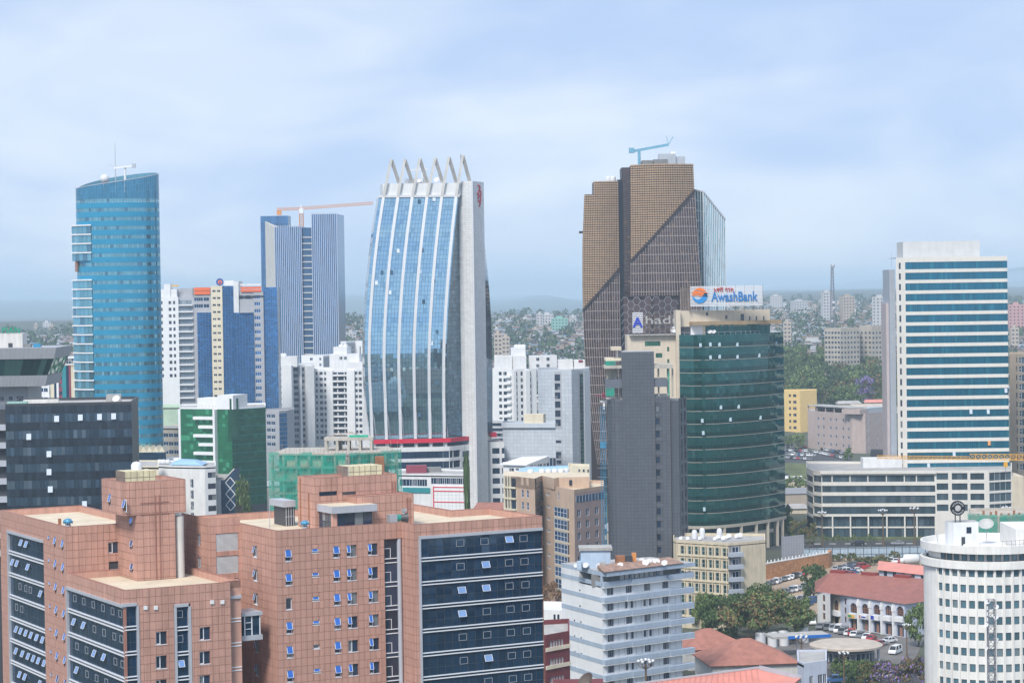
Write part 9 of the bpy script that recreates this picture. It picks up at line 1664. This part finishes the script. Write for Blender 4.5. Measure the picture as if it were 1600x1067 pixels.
# ================================================================== far city
pmat('far_white', (.52, .52, .52), .8, piece=.12); pmat('far_tan', (.42, .36, .30), .8, piece=.15); pmat('tin_rust', (.22, .15, .12), .8, piece=.3); pmat('tin_grey', (.33, .34, .36), .6, piece=.3); pmat('tin_blue', (.16, .25, .33), .6, piece=.2); pmat('mud_wall', (.34, .28, .22), .9, piece=.2); mat('far_window', (.06, .07, .09), .4, var=0)
far = [(838, 848, 490, 506, 2600, 'far_white', 'white tall block on the hazy hill between the spiked and bronze towers'), (847, 865, 491, 500, 2640, 'far_white', 'long white block on the hazy hill beside the tallest white one'), (862, 887, 497, 512, 2500, 'far_green', 'pale green block on the hazy hill left of the bronze tower'), (772, 784, 521, 556, 1800, 'far_tan', 'tan hazy block just right of the spiked tower'), (784, 796, 526, 556, 1850, 'far_tan', 'darker tan block behind the white apartments right of the spiked tower'), (1286, 1300, 456, 482, 2500, 'far_white', 'hazy white tower block left of the telecom mast top'), (1317, 1336, 463, 481, 2500, 'far_tan', 'hazy tan tower block right of the telecom mast'), (1363, 1386, 464, 490, 2350, 'far_white', 'hazy white stepped block beside the cream tower edge'), (1224, 1236, 503, 552, 1900, 'far_tan', 'hazy slab block rising behind the green bank tower'), (1240, 1262, 470, 484, 3000, 'far_white', 'long hazy white block on the ridge right of the bank sign'), (1576, 1600, 476, 500, 2300, 'far_rose', 'rose and white hazy block right of the cream tower'), (1580, 1592, 512, 536, 1900, 'far_tan', 'hazy brick block under the rose one'), (890, 900, 494, 504, 2900, 'far_white', 'small hazy block by the bronze tower edge'), (775, 790, 501, 509, 2800, 'far_white', 'low pale block on the hill right of the spiked tower'), (1203, 1222, 462, 476, 3300, 'far_white', 'pale block far off behind the bank sign'), (540, 556, 520, 534, 2300, 'far_white', 'pale hazy block left of the spiked tower')]
pmat('far_green', (.24, .48, .40), .8, piece=.1); pmat('far_rose', (.50, .28, .27), .8, piece=.1)
def block(px0, px1, py0, py1, d, k, label, group=None):
    P = at((px0 + px1) / 2, py0, d); w_ = (px1 - px0) * d / FPX; zb = terrn(P.x, d) - 2; h_ = P.z - zb; e = thing('tower_block', label, 'building', (P.x, d, zb), R(rnd.uniform(-12, 12)), group); b = MB(); dp_ = min(w_, 16); b.box(-w_ / 2, w_ / 2, 0, dp_, 0, h_, k); b.box(-w_ * .2, w_ * .15, 2, dp_ * .7, h_ + .001, h_ + 2.2, k); b.build('wall', e); fl_n = max(2, int(h_ / 3.3)); nb_ = max(2, int(w_ / 3.2)); wm_ = MB()
    for i in range(fl_n):
        for j in range(nb_): x = -w_ / 2 + w_ * (j + .5) / nb_; z = h_ - 2.2 - i * 3.3; wm_.box(x - .8, x + .8, -.06, .02, z - .7, z + .7, 'far_window', skip=(4,))
    wm_.build('window', e, kind='stuff')
for f_ in far: block(*f_)
rf_ = random.Random(5); spans = [(0, 118, .16), (528, 572, .08), (768, 914, .25), (1128, 1398, .42), (1574, 1602, .05)]
def rpx():
    t = rf_.random() * .96
    for a, c, w_ in spans:
        if t < w_: return rf_.uniform(a, c)
        t -= w_
    return rf_.uniform(1200, 1395)
for i in range(46):
    px = rpx(); py = (468 if px > 1100 else 488 if px > 600 else 500) + 28 * rf_.random(); d = rf_.uniform(2600, 5200); w_ = rf_.uniform(5, 13); P = gpt(px, py + 8); block(px - w_ / 2, px + w_ / 2, py, 0, min(max(P.y, 2200), 6500), rf_.choice(['far_white', 'far_tan', 'far_tan']), 'small pale block far off in the haze of the hillside', 'pale blocks far off in the haze')
def house_geo(b, P, rz, w_, l_, h_, kr, kw):
    c, s = math.cos(rz), math.sin(rz); T_ = lambda x, y, z: (P[0] + x * c - y * s, P[1] + x * s + y * c, P[2] + z); rr = h_ + rf_.uniform(.5, 1.3)
    b.hexa([T_(-w_, -l_, -3), T_(w_, -l_, -3), T_(w_, l_, -3), T_(-w_, l_, -3), T_(-w_, -l_, h_), T_(w_, -l_, h_), T_(w_, l_, h_), T_(-w_, l_, h_)], kw, skip=(0, 1)); o = .4
    b.poly([T_(-w_ - o, -l_ - o, h_), T_(w_ + o, -l_ - o, h_), T_(w_ + o, 0, rr), T_(-w_ - o, 0, rr)], kr); b.poly([T_(-w_ - o, 0, rr), T_(w_ + o, 0, rr), T_(w_ + o, l_ + o, h_), T_(-w_ - o, l_ + o, h_)], kr)
spots = []
def pymin(px): return 528 if px < 130 else 506 if px < 600 else 496 if px < 930 else 474
while len(spots) < 6400:
    shown = len(spots) < 3400; px = rpx() + rf_.uniform(-3, 3) if shown else rf_.choice([rf_.uniform(-120, 1240), rf_.uniform(1380, 1720)]); py = pymin(px) + (646 - pymin(px)) * rf_.random() ** 1.4; P = gpt(px, py)
    if P.y < (1270 if shown else 1080) or P.y > 5600: continue
    if 1225 < px < 1395 and P.y < 1620: continue
    spots.append((P.y + (0 if shown else 9e4), px, P))
spots.sort(key=lambda q: q[0]); HM = []
for i in range(8):
    b = MB(); kr = ['tin_rust', 'tin_grey', 'tin_rust', 'tin_grey', 'tin_blue', 'tin_grey', 'tin_rust', 'far_white'][i]; kw = ['mud_wall', 'far_white', 'far_tan', 'mud_wall'][i % 4]; w_, l_, h_ = rf_.uniform(3.5, 6.5), rf_.uniform(2.6, 4), rf_.uniform(2.6, 4.5); w1 = MB(); w1.box(-w_, w_, -l_, l_, -3, h_, kw, skip=(0, 1)); r1 = MB(); o = .45; rr = h_ + 1.1
    r1.poly([(-w_ - o, -l_ - o, h_), (w_ + o, -l_ - o, h_), (w_ + o, 0, rr), (-w_ - o, 0, rr)], kr); r1.poly([(-w_ - o, 0, rr), (w_ + o, 0, rr), (w_ + o, l_ + o, h_), (-w_ - o, l_ + o, h_)], kr); HM.append((w1.mesh('wall'), r1.mesh('roof'), {'tin_rust': 'rust', 'tin_grey': 'grey', 'tin_blue': 'blue', 'far_white': 'white'}[kr]))
rest = MB()
for i, (d, px, P) in enumerate(spots):
    rz = rf_.choice([.2, 1.2, -.4, .9]) + rf_.uniform(-.3, .3)
    if i < 290: w1, r1, cn = HM[rf_.randrange(8)]; e = thing('house', f'small {cn} roofed house in the packed hazy hillside settlement', 'house', P, rz, f'{cn} roofed houses of the hillside'); link('wall', w1, e); link('roof', r1, e)
    else: house_geo(rest, P, rz, rf_.uniform(3, 7), rf_.uniform(2.6, 4.5), rf_.uniform(2.5, 5), rf_.choice(['tin_rust', 'tin_grey', 'tin_rust', 'tin_rust', 'tin_blue', 'tin_grey']), rf_.choice(['mud_wall', 'far_tan', 'mud_wall', 'far_white']))
o = rest.build('settlement', kind='stuff'); tag(o, 'mass of tiny roofs covering the hazy far hillside', 'houses')
fw_ = MB(); r9 = random.Random(9)
for i in range(900):
    px = rpx() + r9.uniform(-6, 6); py = pymin(px) - 4 + 140 * r9.random() ** 1.5; P = gpt(px, py)
    if P.y < 1300 or (1225 < px < 1395 and P.y < 1600): continue
    hh = r9.uniform(6, 15); ww = hh * r9.uniform(.35, .6); k = r9.choice(['leaf_dark', 'leaf_blue', 'leaf_blue'])
    for j in range(30):
        th = r9.uniform(0, 6.28); z = r9.uniform(.15, 1); rr = ww * math.sqrt(max(0, 1 - ((z - .55) / .5) ** 2)) * r9.uniform(.5, 1); c = Vector((P.x + rr * math.cos(th), P.y + rr * math.sin(th), P.z + z * hh)); s = hh * .11; nn = Vector((math.cos(th), math.sin(th), r9.uniform(-.3, 1))).normalized(); x = nn.orthogonal().normalized() * s; y = nn.cross(x); fw_.poly([c - x, c - y, c + x, c + y], k)
o = fw_.build('wood', kind='stuff'); tag(o, 'scattered far-off trees among the hillside houses', 'woodland')
# roofs filling the gaps between the towers at street level
rg = random.Random(31)
for i, (px, d, h_, lab) in enumerate(((228, 830, 12, 'low roof just left of the pale green hall'), (262, 880, 9, 'low roof below the beige arched block'), (424, 930, 12, 'low roof right of the green glass block'), (440, 800, 9, 'low roof between the green block and the netted frame'), (402, 770, 5, 'low red roof behind the diamond panel'), (392, 740, 3, 'white walled yard roof behind the diamond panel'), (600, 1010, 12, 'low roof behind the netted frame'), (778, 1040, 14, 'low roof right of the spiked tower foot'), (800, 840, 10, 'low roof under the pale tiled hall'), (925, 720, 14, 'low white roof behind the peach offices'), (1240, 930, 6, 'low roof right of the bank tower'), (180, 1100, 16, 'low roof behind the round blue tower'), (100, 930, 14, 'low roof beside the striped cream and teal block'))):
    P = at(px, 700, d); w_, l_ = rg.uniform(8, 13), rg.uniform(7, 10); e = thing('low_building', lab, 'building', (P.x, P.y, 0), rg.uniform(-.5, .5)); b = MB(); b.box(-w_, w_, -l_, l_, 0, h_, rg.choice(['far_tan', 'far_white', 'concrete'])); b.build('wall', e); b = MB(); k = 'roof_rustred' if i in (4, 8) else 'tin_grey'; o = .4
    for sg in (-1, 1): b.poly([(-w_ - o, sg * (l_ + o), h_ + .02), (w_ + o, sg * (l_ + o), h_ + .02), (w_ + o, 0, h_ + 1.6), (-w_ - o, 0, h_ + 1.6)], k)
    b.build('roof', e)
# the city beside and behind the viewpoint, which the glass fronts mirror
cb = MB(); rb2 = random.Random(77)
for i in range(120):
    x, y = ((rb2.uniform(130, 800), rb2.uniform(-450, 260)) if i < 70 else (rb2.uniform(-900, -280), rb2.uniform(-100, 900)))
    if i >= 70 and x > -150 - y * .26: continue
    w_, l_, h_ = rb2.uniform(8, 20), rb2.uniform(8, 18), rb2.choice([12, 18, 25, 35, 50]) * rb2.uniform(.8, 1.2); cb.box(x - w_, x + w_, y - l_, y + l_, 0, h_, rb2.choice(['far_white', 'far_tan', 'concrete', 'white_wall', 'beige']))
    for k in range(int(h_ / 3.4)): cb.box(x - w_ - .05, x + w_ + .05, y - l_ - .05, y + l_ + .05, k * 3.4 + 1.2, k * 3.4 + 2.8, 'far_window')
tag(cb.build('settlement', kind='stuff'), 'neighbouring city blocks mirrored in the glass fronts', 'houses')
# ================================================================== haze
hz = MB(); hz.box(-15000, 15000, -900, 33000, -8, 200, 'haze'); m = bpy.data.materials.new('haze'); m.use_nodes = True; MATS['haze'] = m; t = m.node_tree; t.nodes.remove(t.nodes['Principled BSDF']); pv = t.nodes.new('ShaderNodeVolumePrincipled'); pv.inputs['Color'].default_value = (.66, .84, 1.0, 1); pv.inputs['Density'].default_value = 1.25e-4; pv.inputs['Anisotropy'].default_value = 0; t.links.new(pv.outputs[0], t.nodes['Material Output'].inputs['Volume'])
hz.build('haze', kind='stuff')
# ================================================================== materials into their slots
for me, i, k in PEND: me.materials[i] = MATS[k]
